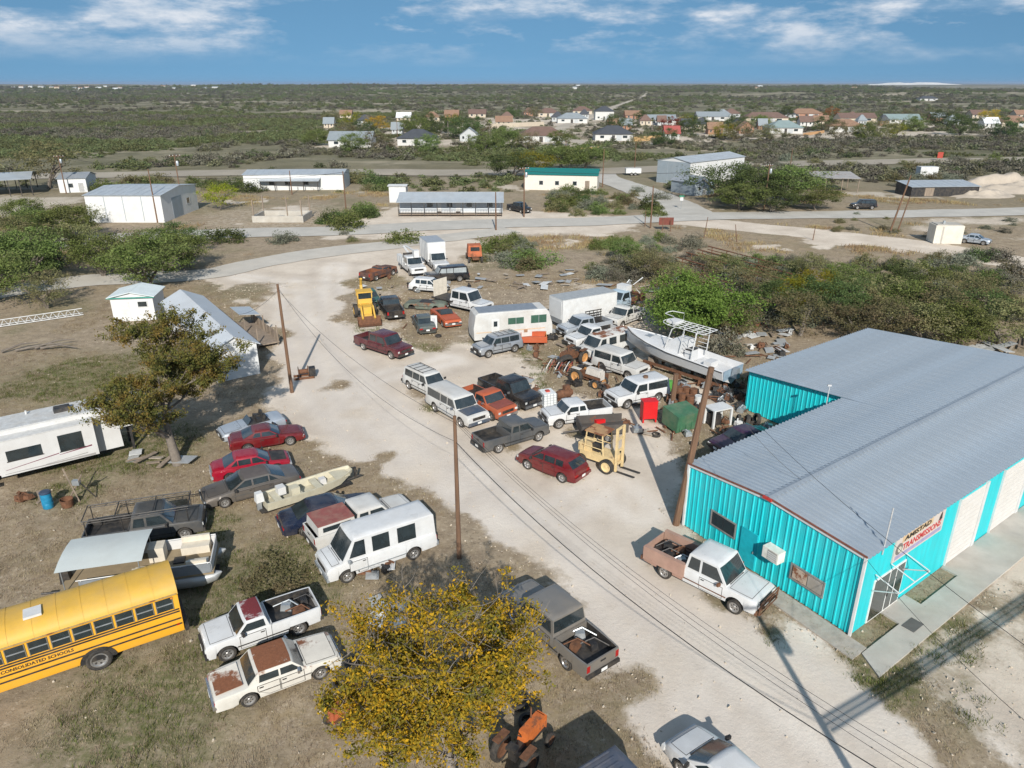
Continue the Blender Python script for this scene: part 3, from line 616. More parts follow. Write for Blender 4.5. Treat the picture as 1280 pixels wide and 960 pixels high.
# white cabin and shed on the near side
Pc0, Pc1 = G(271, 478), G(322, 471)
cabin = shed('white_cabin', 'long white cabin with a ridged pale tin roof under the olive tree', 'cabin', (Pc0.x, Pc0.y, 0), (Pc1.x + .4, Pc1.y, 0), 17.5, 2.7, 'gable_y', .85, wsid, M('cabin_roof', (.52, .55, .58), .5, .1, .06, .6, dirt=.15), [('window', 'r', 4, 5.2, 1.1, 2.0), ('window', 'r', 11, 12.2, 1.1, 2.0), ('door', 'r', 7.5, 8.4, .1, 2.1, DARKM), ('vent', 'f', 1.3, 1.7, 2.4, 2.7, GALV)])
cabin.rotation_euler.z += R(15)
Pd = G(178, 396)
sd = shed('garden_shed', 'small white garden shed with green trim beneath the mesquite', 'shed', (Pd.x - 2.1, Pd.y - 1.6, 0), (Pd.x + 1.9, Pd.y - 1.0, 0), 3.6, 2.5, 'gable_y', .45, wsid, M('shed_roof', (.68, .74, .74), .5, .1, .08, 1), [('window', 'f', 2.5, 3.5, 1.4, 2.0), ('door', 'f', .6, 1.7, .1, 2.0, WHITEP)])
mb = MB(); mb.box((2, -.16, 2.42), (4.6, .07, .12)); mb.build('trim', M('green_trim', (.05, .25, .2), .6), sd, smooth=0)
# lean-to porch and board stack at the side of the cabin
Pl = G(322, 420)
p = thing('side_porch', 'cluttered plank porch with tin cover along the white cabin', 'porch', (Pl.x - .2, Pl.y, 0), cabin.rotation_euler.z)
mb = MB(); mb.box((0, 0, .35), (2.0, 8, .12)); mb.build('deck', WOOD, p, smooth=0)
mb = MB(); mb.box((-.1, 2.2, 2.0), (1.9, 3.2, .05), 0, 0, R(8)); mb.build('cover', troof, p, smooth=0)
for xx in (-.9, .9):
    for yy in (-3.8, 0, 3.8): MB().box((xx, yy, .95), (.1, .1, 1.9)).build('post', WOOD, p, smooth=0)
for k in range(7): MB().box((.95, -3.5 + k * 1.1, .75), (.05, .9, .9)).build('railing', WOOD, p, smooth=0)
# ---------------------------------------------------------------- vehicles
_wheel_cache = {}
def wheel_meshes(r, w, rimmat, key):
    k = (round(r, 3), round(w, 3), key)
    if k in _wheel_cache: return _wheel_cache[k]
    t = MB(); h = w / 2; ri = r * .64
    t.lathe([(ri, -h * .8), (r * .86, -h), (r * .97, -h * .82), (r, -h * .45), (r, h * .45), (r * .97, h * .82), (r * .86, h), (ri, h * .8)], axis='Y', n=22)
    rm = MB(); 
    rm.lathe([(0, h * .62), (r * .14, h * .62), (r * .2, h * .45), (r * .5, h * .5), (r * .56, h * .82), (ri + .012, h * .84), (ri + .012, -h * .84), (r * .5, -h * .5), (0, -h * .5)], axis='Y', n=22)
    hol = MB()
    for i in range(6):
        a = i * math.pi / 3 + .3
        hol.box((math.cos(a) * r * .37, h * .5, math.sin(a) * r * .37), (r * .17, .012, r * .14), 0, 0, -a)
    _wheel_cache[k] = (t.mesh('wheel', RUBBER), rm.mesh('rim', rimmat), hol.mesh('rim_hole', BLACKP, 0))
    return _wheel_cache[k]
def put_wheel(par, x, y, r, w, rimmat=None, holes=True, z=None, key=None):
    rimmat = rimmat or STEEL; a, b, c = wheel_meshes(r, w, rimmat, rimmat.name)
    o = link('wheel', a, par, (x, y, r if z is None else z)); q = link('rim', b, o)
    if y < 0: o.rotation_euler = (0, 0, math.pi)
    if holes: link('rim_hole', c, o)
    return o
def paint(name, col, rough=.3, dirt=.2, rust=0., var=.1, scale=1.3, metal=0.):
    return M('paint_' + name, col, rough, metal, var, scale, dirt=dirt, coat=.35 if rough < .4 else 0, rust=rust)
def lerp_prof(prof, x):
    for (x0, z0), (x1, z1) in zip(prof[:-1], prof[1:]):
        if x <= x1: return z0 + (z1 - z0) * (x - x0) / max(1e-6, x1 - x0)
    return prof[-1][1]
PRE = {
 'sedan': dict(prof=[(0, .66), (.008, .73), (.03, .78), (.15, .85), (.27, .92), (.74, .95), (.84, .98), (.96, .94), (.99, .86), (1, .72)], cab=(.255, .42, .68, .855), win=[(.31, .485), (.505, .66), (.675, .76)], ax=(.19, .785), H=1.43, W=1.82, L=4.85, rw=.33, doors=[(.30, .495), (.50, .70)]),
 'coupe': dict(prof=[(0, .62), (.01, .70), (.04, .76), (.2, .84), (.33, .91), (.74, .94), (.84, .98), (.96, .96), (.99, .86), (1, .7)], cab=(.32, .46, .66, .84), win=[(.37, .57), (.59, .70)], ax=(.2, .78), H=1.34, W=1.83, L=4.62, rw=.33, doors=[(.35, .60)]),
 'oldsedan': dict(prof=[(0, .68), (.01, .80), (.04, .86), (.27, .93), (.3, .95), (.73, .95), (.76, .93), (.97, .86), (.995, .80), (1, .70)], cab=(.30, .385, .66, .75), win=[(.335, .49), (.505, .66)], ax=(.18, .75), H=1.38, W=1.86, L=5.0, rw=.33, doors=[(.31, .5), (.505, .68)], boxy=1),
 'hatch': dict(prof=[(0, .74), (.008, .82), (.03, .88), (.14, .95), (.26, .99), (.7, 1.05), (.95, 1.06), (.985, .95), (1, .72)], cab=(.23, .40, .84, .955), win=[(.28, .46), (.48, .65), (.67, .79)], ax=(.19, .79), H=1.53, W=1.78, L=4.42, rw=.335, doors=[(.28, .47), (.475, .67)]),
 'suv': dict(prof=[(0, .84), (.008, .94), (.03, 1.0), (.15, 1.05), (.26, 1.08), (.7, 1.1), (.97, 1.1), (.99, 1.0), (1, .78)], cab=(.25, .36, .93, .985), win=[(.29, .475), (.49, .67), (.685, .90)], ax=(.18, .79), H=1.76, W=1.85, L=4.8, rw=.36, doors=[(.29, .48), (.485, .68)]),
 'suburban': dict(prof=[(0, .94), (.006, 1.02), (.03, 1.07), (.15, 1.1), (.27, 1.13), (.97, 1.13), (.99, 1.0), (1, .8)], cab=(.26, .34, .95, .99), win=[(.29, .46), (.475, .62), (.635, .93)], ax=(.17, .77), H=1.86, W=1.95, L=5.5, rw=.37, doors=[(.285, .465), (.47, .63)], boxy=1),
 'suv2': dict(prof=[(0, .94), (.006, 1.02), (.03, 1.07), (.15, 1.1), (.30, 1.13), (.97, 1.13), (.99, 1.0), (1, .8)], cab=(.29, .38, .95, .99), win=[(.33, .54), (.57, .93)], ax=(.18, .76), H=1.84, W=1.95, L=4.85, rw=.38, doors=[(.32, .55)], boxy=1),
 'van': dict(prof=[(0, .96), (.008, 1.04), (.03, 1.1), (.10, 1.16), (.17, 1.2), (.97, 1.2), (.995, 1.1), (1, .8)], cab=(.125, .245, .975, .992), win=[(.19, .335), (.40, .555), (.63, .80)], ax=(.16, .77), H=2.08, W=2.0, L=5.7, rw=.37, doors=[(.185, .345)], boxy=1),
}
for nm, cabx, L in (('pickup', (.255, .35, .515, .545), 5.2), ('pickup_ext', (.24, .335, .575, .605), 5.5), ('pickup_crew', (.235, .32, .625, .65), 5.85)):
    x1 = cabx[3]
    PRE[nm] = dict(prof=[(0, .92), (.006, 1.0), (.03, 1.05), (.14, 1.085), (.25, 1.11), (x1 + .01, 1.12)], cab=cabx, win=[(.285, x1 - .035)] if nm == 'pickup' else ([(.275, .46), (.48, x1 - .025)]), ax=(.165, .785), H=1.8, W=1.92, L=L, rw=.37, doors=[(.28, x1 - .04)] if nm == 'pickup' else ([(.27, .47)] if nm == 'pickup_ext' else [(.265, .445), (.45, .62)]), bed=(x1 + .015, .72, 1.12), boxy=.6)
def vehicle(kind, name, label, cat, F_, B_, pm, L=None, W=None, H=None, z=.75, hood=None, roofm=None, roofrack=False, rim=None, bumper=None, notop=False, bedliner=None, group=None, glass=None, wheels=True, grille=True, dz=0., bedm=None, nobed=False, headl=True, lift=0., frontm=None, pos=None, doorm=None):
    S = PRE[kind]; L = L or S['L']; W = W or S['W']; H = H or S['H']; rw = S['rw']; boxy = S.get('boxy', 0)
    if pos: c, ang = Vector(pos[:3]), pos[3]
    else: c, ang, _ = axis_of(F_, B_, z)
    root = thing(name, label, cat, (c.x, c.y, dz), ang, group)
    gl = glass or GLASS; prof = S['prof']; bump_m = bumper or BLACKP
    X = lambda f: L / 2 - f * L                                   # f = 0 at the nose, 1 at the tail
    hs = H / S['H']; sill = .26 + lift + (.1 if H > 1.6 else 0)
    ar = rw * 1.22; axf = S['ax']; zw = rw + lift
    def hw(f):
        e = abs(f - .5) * 2
        return W / 2 * (1 - (.13 if not boxy else .05) * e ** 9 - .025 * e ** 2)
    def low(f):
        z_ = sill
        for a in axf:
            dx = (f - a) * L
            if abs(dx) < ar: z_ = max(z_, zw + math.sqrt(ar * ar - dx * dx) * .98)
        return z_
    def stations(f0, f1):
        fs = set([f0, f1])
        for p in prof: 
            if f0 < p[0] < f1: fs.add(p[0])
        for a in axf:
            for k in range(-5, 6):
                f = a + ar / L * math.sin(k * math.pi / 10) * 1.0
                if f0 < f < f1: fs.add(f)
            for sg_ in (-1.02, 1.02):
                f = a + sg_ * ar / L
                if f0 < f < f1: fs.add(f)
        n = 8
        for k in range(1, n): fs.add(f0 + (f1 - f0) * k / n)
        out = sorted(fs); res = [out[0]]
        for f in out[1:]:
            if f - res[-1] > .002: res.append(f)
        return res
    def sect(f, w, zt, zl):
        zl = min(zl, zt - .06); e1 = .05 if boxy else .09
        zm = max(zl + .01, min(.58 + lift, zt - .12))
        return [(w * .965, zl), (w, zm), (w * (.99 if boxy else .975), zt - e1 * 1.6), (w * (.965 if boxy else .93), zt - e1 * .4), (w * (.90 if boxy else .82), zt), (w * .45, zt + .018), (0, zt + .024)]
    def loft(fs, sec, cap0=True, cap1=True):
        mb = MB(); vs = []; fc = []; m = None
        for f in fs:
            s_ = sec(f); m = len(s_); x = X(f)
            vs += [(x, y, z_) for y, z_ in s_] + [(x, -y, z_) for y, z_ in s_[-2::-1]]
        n = 2 * m - 1
        for i in range(len(fs) - 1):
            for k in range(n - 1): a = i * n + k; fc.append((a, a + 1, a + n + 1, a + n))
        if cap0: fc.append(tuple(range(n - 1, -1, -1)))
        if cap1: fc.append(tuple((len(fs) - 1) * n + k for k in range(n)))
        mb.add(vs, fc); return mb
    bed = S.get('bed'); fend = 1.0 if not bed else bed[0] - .008
    ps = lambda f: lerp_prof(prof, f) * (1 if kind not in ('van',) else 1) + lift
    if bed: prof = prof + [(1, prof[-1][1])]
    body = loft(stations(0, fend), lambda f: sect(f, hw(f), ps(f), low(f))).build('body', frontm or pm, root, smooth=32)
    MB().box((0, 0, sill + .02), (L * .93, W * .62, .22)).build('underbody', DARKM, root, smooth=0)
    if bed and not nobed:
        f0, zf, zr = bed[0], bed[1] + lift, bed[2] + lift; bm_ = bedm or pm
        def bs(f):
            w = hw(f); return [(w * .965, min(low(f), zr - .1)), (w, .66 + lift), (w * .99, zr - .1), (w * .985, zr), (w * .90, zr), (w * .895, zf), (0, zf)]
        def bsolid(f): w = hw(f); return [(w * .965, min(low(f), zr - .1)), (w, .66 + lift), (w * .99, zr - .1), (w * .985, zr), (w * .90, zr), (w * .45, zr), (0, zr)]
        fs = stations(f0, 1 - .012); mb = loft(fs, bs); k = len(fs)
        n = 13
        for i in range(k - 1):
            for q in range(4, 8): mb.m[i * (n - 1) + q] = 1
        bo = mb.build('bed', [bm_, bedliner or BLACKP], root, smooth=32)
        loft([f0 - .004, f0 + .006], bsolid).build('bed_wall', bm_, bo, smooth=0)
        tg = loft([1 - .011, 1], lambda f: [(y * .995, max(z_, .5 + lift) if i == 0 else z_) for i, (y, z_) in enumerate(bsolid(f))]).build('tailgate', bm_, root, smooth=0)
        MB().box((-L / 2 - .01, 0, zr - .16), (.03, .28, .06)).build('handle', BLACKP, tg, smooth=0)
    # cabin
    f_w, f_wt, f_rt, f_r = S['cab']
    zb = lambda f: ps(min(f, fend - .001)) + .002
    yb = lambda f: hw(f) * (.955 if boxy else .90); yt = hw(.5) * ((.86 if boxy else .74) if kind != 'van' else .84)
    zt = H + lift
    if not notop:
        def ring(xf, xr, y0, y1, z0, z1, bul):
            return [(X(xf) , y0, z0), (X(xf) + bul, y0 * .5, z0), (X(xf) + bul, -y0 * .5, z0), (X(xf), -y0, z0), (X((xf + xr) / 2), -(y0 + y1) / 2 * 1.0, (z0 + z1) / 2), (X(xr), -y1, z1), (X(xr) - bul * .6, -y1 * .5, z1), (X(xr) - bul * .6, y1 * .5, z1), (X(xr), y1, z1), (X((xf + xr) / 2), (y0 + y1) / 2, (z0 + z1) / 2)]
        bl = .07 if not boxy else .03
        z0b, z1b = zb(f_w) - .03, zb(f_r) - .03
        rings = [ring(f_w, f_r, yb(f_w), yb(f_r), z0b, z1b, bl), ring(f_wt - .004, f_rt + .004, yt + .015, yt + .015, zt - .075, zt - .075, bl), ring(f_wt + .012, f_rt - .01, yt - .05, yt - .05, zt - .02, zt - .02, bl), ring(f_wt + .05, f_rt - .04, yt * .6, yt * .6, zt, zt, bl)]
        vs = [p for r_ in rings for p in r_]; fc = []
        for i in range(3):
            for k in range(10): fc.append((i * 10 + k, i * 10 + (k + 1) % 10, (i + 1) * 10 + (k + 1) % 10, (i + 1) * 10 + k))
        fc.append(tuple(30 + k for k in range(10)))
        ca = MB().add(vs, fc).build('cab', pm, root, smooth=40)
        if roofm:
            MB().add([(p[0], p[1], p[2] + .006) for p in rings[2]] + [(p[0], p[1], p[2] + .006) for p in rings[3]], [(k, (k + 1) % 10, 10 + (k + 1) % 10, 10 + k) for k in range(10)] + [tuple(10 + k for k in range(10))]).build('roof_panel', roofm, ca, smooth=40)
        A, B2 = rings[0], rings[1]
        def lp(p, q, t): return Vector(p) * (1 - t) + Vector(q) * t
        def strip3(idx, name, v0=.10, v1=.93, e=.06):
            """glass over three facets (front or rear)"""
            bt = [Vector(A[i]) for i in idx]; tp = [Vector(B2[i]) for i in idx]; nrm = (bt[2] - bt[1]).cross(tp[1] - bt[1]).normalized()
            mid = (bt[1] + bt[2]) / 2
            if nrm.dot(Vector((mid.x - X((f_w + f_r) / 2), 0, .3))) < 0: nrm = -nrm
            o = nrm * .009; cols = []
            for j in range(4):
                lo, hi = lp(bt[j], tp[j], v0), lp(bt[j], tp[j], v1)
                if j in (0, 3):
                    k = 1 if j == 0 else 2; lo = lo + (lp(bt[k], tp[k], v0) - lo) * e * 2; hi = hi + (lp(bt[k], tp[k], v1) - hi) * e * 2
                cols.append((lo + o, hi + o))
            mb = MB(); mb.add([p for c_ in cols for p in c_], [(0, 2, 3, 1), (2, 4, 5, 3), (4, 6, 7, 5)]); return mb.build(name, gl, root, smooth=60)
        strip3((0, 1, 2, 3), 'windshield'); 
        strip3((8, 7, 6, 5), 'rear_window', .22 if f_r - f_rt < .06 else .12, .9)
        for sgn in (1, -1):
            def sidep(f, v):
                y = (yb(f_w) * (1 - v) + (yt + .015) * v) * 1.0
                z_ = (z0b + (z1b - z0b) * (f - f_w) / (f_r - f_w)) * (1 - v) + (zt - .075) * v
                return Vector((X(f), sgn * (y + .012), z_))
            fl = lambda v: f_w + (f_wt - f_w) * v; fr_ = lambda v: f_r + (f_rt - f_r) * v
            for (a, b) in S['win']:
                v0, v1 = .16, .90
                mg = .018
                pts = [sidep(max(a, fl(v0) + mg), v0), sidep(min(b, fr_(v0) - mg), v0), sidep(min(b, fr_(v1) - mg), v1), sidep(max(a, fl(v1) + mg), v1)]
                if pts[0].x - pts[1].x < .06: continue
                if sgn > 0: pts = pts[::-1]
                MB().add(pts, [(0, 1, 2, 3)]).build('side_window', gl, root, smooth=0)
    if roofrack:
        mb = MB()
        for sgn in (1, -1): mb.tube([(X(f_wt + .06), sgn * yt * .86, zt + .05), (X(f_rt - .05), sgn * yt * .86, zt + .05)], .022, 5)
        for k in range(4): f = f_wt + .1 + (f_rt - f_wt - .2) * k / 3; mb.tube([(X(f), yt * .86, zt + .05), (X(f), -yt * .86, zt + .05)], .018, 5)
        mb.build('roof_rack', BLACKP, root)
    # hood panel lying on the nose
    f0, f1 = .045, f_w - .02; hp = MB(); vs = []; fsn = 5
    for k in range(fsn):
        f = f0 + (f1 - f0) * k / (fsn - 1); w = hw(f) * (.84 if boxy else .76); z_ = ps(f) + .03
        vs += [(X(f), w, z_ - .012), (X(f), w * .5, z_ + .006), (X(f), 0, z_ + .01), (X(f), -w * .5, z_ + .006), (X(f), -w, z_ - .012)]
    hp.add(vs, [(i * 5 + k, i * 5 + k + 1, i * 5 + k + 6, i * 5 + k + 5) for i in range(fsn - 1) for k in range(4)])
    MB().add([(p[0] + (.02 if i < 5 else (-.02 if i >= 20 else 0)), p[1] * 1.025, p[2] - .008) for i, p in enumerate(vs)], hp.f).build('hood_gap', BLACKP, root, smooth=0)
    hp.build('hood', hood or frontm or pm, root, smooth=50)
    # doors
    for sgn in (1, -1):
        for a, b in S['doors']:
            d_ = MB(); vs = []
            for f in (a + .004, (a + b) / 2, b - .004):
                w = hw(f) + .012; zt_ = ps(f) - .1
                vs += [(X(f), sgn * w * .975, max(low(f), sill) + .08), (X(f), sgn * w, .62 + lift), (X(f), sgn * w * .985, zt_)]
            fc = [(0, 3, 4, 1), (1, 4, 5, 2), (3, 6, 7, 4), (4, 7, 8, 5)]
            if sgn > 0: fc = [t[::-1] for t in fc]
            cx_, cz_ = sum(p[0] for p in vs) / 9, sum(p[2] for p in vs) / 9
            gv = [(p[0] + (.024 if p[0] > cx_ + .05 else (-.024 if p[0] < cx_ - .05 else 0)), p[1] - sgn * .006, p[2] + (.024 if p[2] > cz_ + .1 else (-.024 if p[2] < cz_ - .1 else 0))) for p in vs]
            MB().add(gv, fc).build('door_gap', BLACKP, root, smooth=0)
            do = d_.add(vs, fc).build('door', doorm or pm, root, smooth=40)
            MB().box((X(b - .03), sgn * (hw(b) + .02), ps(b) - .17), (.16, .03, .035)).build('handle', BLACKP, do, smooth=0)
        if not notop: MB().box((X(f_w + .055), sgn * (hw(.3) + .12), zb(f_w) + .08), (.1, .2, .15), sgn * .2).build('mirror', BLACKP if not boxy else bump_m, root, smooth=0)
        zl = ps(0) - .11
        if headl: MB().box((X(.008), sgn * hw(.01) * .8, zl), (.1, W * .17, .15), -sgn * .2).build('headlight', CLEARL, root, smooth=0)
        zr_ = (ps(.99) if not bed else bed[2] + lift) - (.2 if not boxy else .26)
        if not nobed: MB().box((X(.996), sgn * hw(.99) * (.88 if boxy else .78), zr_), (.06, W * (.09 if boxy else .17), .32 if boxy else .16)).build('taillight', REDLENS, root, smooth=0)
        if wheels:
            for a in axf: put_wheel(root, X(a), sgn * (hw(a) - .13), rw, .23, rim, z=rw)
    MB().box((X(0) + .02, 0, .48 + lift * .8), (.13, W * .93, .2), taper=.97).build('bumper', bump_m, root, smooth=0)
    if not nobed: MB().box((X(1) - .03, 0, .52 + lift * .8), (.13, W * .94, .19), taper=.97).build('bumper', bump_m, root, smooth=0); MB().box((X(1) - .105, 0, .56 + lift), (.012, .32, .15)).build('licence_plate', PLATE, root, smooth=0)
    if grille: MB().box((X(0) + .01, 0, ps(0) - .13), (.05, W * .54, .2)).build('grille', DARKM, root, smooth=0)
    MB().box((X(0) + .09, 0, .5 + lift), (.012, .32, .14)).build('licence_plate', PLATE, root, smooth=0)
    for sgn in (1, -1): MB().box((X((axf[0] + axf[1]) / 2), sgn * (hw(.5) + .016), .6 + lift), ((axf[1] - axf[0]) * L - 2.3 * rw, .02, .05)).build('side_molding', bump_m, root, smooth=0)
    if not notop: MB().box((X(f_w + .005), 0, zb(f_w) + .02), (.1, W * .62, .03)).build('wiper_cowl', BLACKP, root, smooth=0)
    return root
def inbed(root, items):
    """loose load carried in a bed: each its own object standing in place"""
    for nm, label, cat, mb, mats, loc in items:
        o = mb.build(nm, mats); o.matrix_world = Matrix.Translation(root.location) @ Matrix.Rotation(root.rotation_euler.z, 4, 'Z') @ Matrix.Translation(loc); tag(o, label, cat)
wht = paint('white', (.60, .61, .615), .3, .2); wht2 = paint('dull_white', (.54, .54, .525), .5, .38); owht = paint('old_white', (.58, .56, .51), .55, .25, rust=.32, scale=1.6)
blk = paint('black', (.012, .013, .016), .22, .2); navy = paint('navy', (.008, .014, .035), .2, .15); gry = paint('grey_silver', (.33, .36, .40), .3, .15, metal=.4)
chr_ = paint('charcoal', (.085, .09, .095), .32, .3, metal=.3); brn = paint('taupe', (.115, .105, .098), .3, .25, metal=.3); red = dred = paint('dark_red', (.125, .007, .010), .22, .12)
mar = paint('maroon', (.085, .010, .018), .25, .2); org = paint('faded_orange', (.37, .085, .035), .5, .2, rust=.25); org2 = paint('orange', (.42, .085, .03), .45, .15)
pwt = paint('pewter', (.23, .215, .195), .35, .35, metal=.35); slv = paint('silver_blue', (.45, .50, .56), .3, .2, metal=.4); grn = paint('dark_green', (.012, .085, .07), .35, .2); dgs = paint('grey_green', (.055, .075, .075), .35, .3)
rustroof = M('rusted_roof_paint', (.60, .56, .50), .7, 0, .15, 1.4, rust=.86); rusthood = M('rusted_hood_paint', (.64, .60, .53), .7, 0, .12, 1.3, rust=.5); darkrust = M('dark_rust_paint', (.10, .055, .045), .8, 0, .3, 2, rust=.5)
pinkbed = M('faded_brown_bed', (.36, .22, .17), .7, 0, .15, 2, dirt=.3, rust=.2); bluehood = paint('blue_hood', (.05, .075, .115), .45, .4)
conv = vehicle('coupe', 'convertible_car', 'silver open-top sports car with bare cockpit beneath the olive tree', 'car', (270, 540), (357, 519), slv, L=4.3, notop=True)
MB().box((-.35, 0, .95), (1.5, 1.25, .06)).build('cockpit', BLACKP, conv, smooth=0)
for y in (-.35, .35): MB().box((-.5, y, 1.08), (.5, .45, .2), 0, 0, -.2).box((-.75, y, 1.22), (.15, .45, .4), 0, 0, -.25).build('seat', BLACKP, conv, smooth=0)
MB().poly([(.42, -.62, .93), (.42, .62, .93), (.12, .52, 1.28), (.12, -.52, 1.28)], .015, (.7, 0, .7)).build('windshield', GLASS, conv, smooth=0)
vehicle('coupe', 'coupe', 'dark red two-door coupe parked beside the silver convertible', 'car', (376, 535), (288, 550), dred, bumper=dred)
vehicle('sedan', 'sedan', 'bright red sedan with its front end stripped bare', 'car', (359, 568), (265, 586), paint('crimson', (.27, .006, .022), .22, .08), L=4.55, hood=DARKM, bumper=GALV, headl=False, frontm=None)
vehicle('sedan', 'sedan', 'dusty taupe sedan with chrome trim nosed towards the gray pickup', 'car', (251, 618), (372, 588), brn, L=5.4, W=1.95, bumper=chr_, roofm=M('taupe_vinyl', (.10, .085, .08), .7))
vehicle('sedan', 'sedan', 'dark navy sedan beside the tan jon boat', 'car', (464, 622), (349, 652), navy, L=5.05, W=1.9, bumper=navy)
v = vehicle('pickup_ext', 'pickup_truck', 'white pickup with a red-topped camper shell beside the van', 'pickup', (513, 629), (384, 672), wht2, L=5.7)
MB().box((-1.62, 0, 1.38), (2.05, 1.72, .5), taper=.94).build('camper_shell', wht2, v, smooth=0); MB().box((-1.62, 0, 1.645), (1.98, 1.64, .03)).build('shell_roof', M('faded_red_shell', (.24, .075, .065), .65, dirt=.45), v, smooth=0)
for s_ in (1, -1): MB().box((-1.62, s_ * .853, 1.4), (1.5, .012, .26)).build('side_window', GLASS, v, smooth=0)
van = vehicle('van', 'high_roof_van', 'white high-roof passenger van with dark windows near the yellow tree', 'van', (397, 704), (540, 657), wht, L=5.75, H=2.3, z=1.0, bumper=GALV)
vehicle('pickup_ext', 'pickup_truck', 'gray pickup carrying a black ladder rack beside the pontoon boat', 'pickup', (262, 644), (100, 669), chr_, L=5.7)
rk = bpy.data.objects[[o.name for o in bpy.data.objects if o.get('label', '').startswith('gray pickup carrying')][0]]
for y in (-.82, .82):
    mb = MB(); mb.tube([(-2.7, y, 1.95), (2.3, y, 1.95)], .035, 5); mb.tube([(-2.7, y, 1.82), (2.3, y, 1.82)], .02, 5)
    for x in np.arange(-2.5, 2.3, .55): mb.tube([(x, y, 1.82), (x + .27, y, 1.95)], .014, 4)
    for x in (-2.6, -.9, 2.2): mb.tube([(x, y, 1.12 if x < 1 else .75), (x, y, 1.95)], .03, 5)
    mb.build('ladder_rack', BLACKP, rk)
mb = MB()
for x in (-2.7, -1.2, .6, 2.3): mb.tube([(x, -.82, 1.95), (x, .82, 1.95)], .03, 5)
mb.build('crossbar', BLACKP, rk)
rg = vehicle('pickup', 'pickup_truck', 'white short pickup with maroon roof patches and junk in its bed', 'pickup', (257, 801), (391, 755), wht, L=4.8, W=1.78, H=1.62, roofm=M('patched_roof', (.58, .58, .575), .5, 0, .05, 1.2, rust=.62, rustcol=(.13, .018, .022)))
vehicle('oldsedan', 'sedan', 'old white sedan with rusted roof hood and trunk', 'car', (416, 806), (266, 860), owht, L=4.9, roofm=rustroof, hood=rusthood, bumper=CHROME)
ru = [o for o in bpy.data.objects if o.get('label', '').startswith('old white sedan')][0]
MB().poly([(-1.35, -.68, .985), (-2.35, -.66, .905), (-2.35, .66, .905), (-1.35, .68, .985)], .02, (0, 0, 1)).build('trunk_lid', rusthood, ru, smooth=0)
f1 = vehicle('pickup_crew', 'pickup_truck', 'pewter crew-cab pickup with open bed at the edge of the yellow tree', 'pickup', (645, 738), (752, 828), pwt, L=5.85, H=1.92, rim=CHROME)
PRE['modern'] = dict(PRE['sedan'], prof=[(0, .62), (.012, .70), (.05, .78), (.16, .88), (.25, .96), (.74, 1.0), (.88, 1.06), (.97, 1.0), (.99, .9), (1, .7)], cab=(.22, .40, .70, .92), H=1.46, L=4.65)
c0 = G(851, 915, .75); dv = (G(851, 915, .75) - G(945, 1003, .75)).normalized(); cc = c0 - dv * 2.3
vehicle('modern', 'sedan', 'clean white sedan alone at the edge of the caliche drive', 'car', None, None, wht, pos=(cc.x, cc.y, 0, math.atan2(dv.y, dv.x)), bumper=wht)
ut = vehicle('pickup_ext', 'utility_truck', 'white truck with faded brown utility bed and grille guard by the teal wall', 'truck', (948, 742), (824, 683), wht, L=6.0, W=2.0, H=2.0, lift=.1, bedm=pinkbed, z=.95, bumper=RUSTY)
for s_ in (1, -1): MB().box((-1.75, s_ * .93, 1.02), (2.3, .22, .72)).build('tool_box', pinkbed, ut, smooth=0); MB().tube([(3.15, s_ * .85, .5), (3.2, s_ * .85, 1.15)], .04, 5).build('guard_post', RUSTY, ut)
mb = MB()
for z_ in (.55, .75, .95, 1.15): mb.tube([(3.2, -.85, z_), (3.2, .85, z_)], .03, 5)
mb.build('grille_guard', RUSTY, ut)
vehicle('pickup', 'coupe_pickup', 'rusted dark maroon low coupe-pickup by the road bend', 'car', (490, 334), (455, 345), darkrust, L=5.2, W=1.9, H=1.38, bedliner=darkrust)
vehicle('hatch', 'crossover', 'white crossover wagon before the black SUV', 'car', (555, 358), (517, 355), wht, L=4.5, H=1.62)
vehicle('suburban', 'black_suv', 'black-roofed SUV with pale side glass behind the white crossover', 'suv', (539, 345), (577, 342), blk, L=5.3, glass=M('pale_glass', (.30, .33, .34), .2))
vehicle('pickup_crew', 'pickup_truck', 'maroon crew-cab pickup alone on the open caliche', 'pickup', (508, 439), (451, 421), mar, L=6.0, H=1.9, rim=STEEL)
vehicle('suv', 'compact_suv', 'silver compact SUV in front of the motorhome', 'suv', (595, 436), (648, 425), gry, L=4.5, H=1.7, roofrack=True)
bp_ = vehicle('pickup_ext', 'pickup_truck', 'black pickup behind the yellow backhoe', 'pickup', (482, 375), (495, 393), blk, L=5.6)
vehicle('sedan', 'sedan', 'rounded dark green car behind the black pickup', 'car', (469, 378), (454, 362), grn, L=4.8)
vehicle('sedan', 'sedan', 'gray-green sedan with red taillights behind the white sign board', 'car', (525, 394), (534, 409), dgs, L=4.7)
oc = vehicle('oldsedan', 'convertible_car', 'orange open-top car shell with gutted cabin', 'car', (566, 401), (548, 386), org2, L=4.9, notop=True, bumper=CHROME)
MB().box((-.3, 0, .97), (1.9, 1.3, .05)).build('cockpit', DARKM, oc, smooth=0); MB().poly([(.55, -.65, .96), (.55, .65, .96), (.25, .58, 1.35), (.25, -.58, 1.35)], .02, (.7, 0, .7)).build('windshield', GLASS, oc, smooth=0); MB().box((-.5, 0, 1.06), (.5, 1.2, .18)).build('seat', BLACKP, oc, smooth=0)
gw = vehicle('coupe', 'car_shell', 'wrecked gray-green car shell without roof or wheels in the weeds', 'car', (516, 376), (550, 378), M('wreck_green', (.13, .15, .12), .8, 0, .3, 2, rust=.35), L=4.6, notop=True, wheels=False, dz=-.12, grille=False, headl=False)
MB().box((-.3, 0, .93), (1.9, 1.3, .05)).build('cockpit', DARKM, gw, smooth=0)
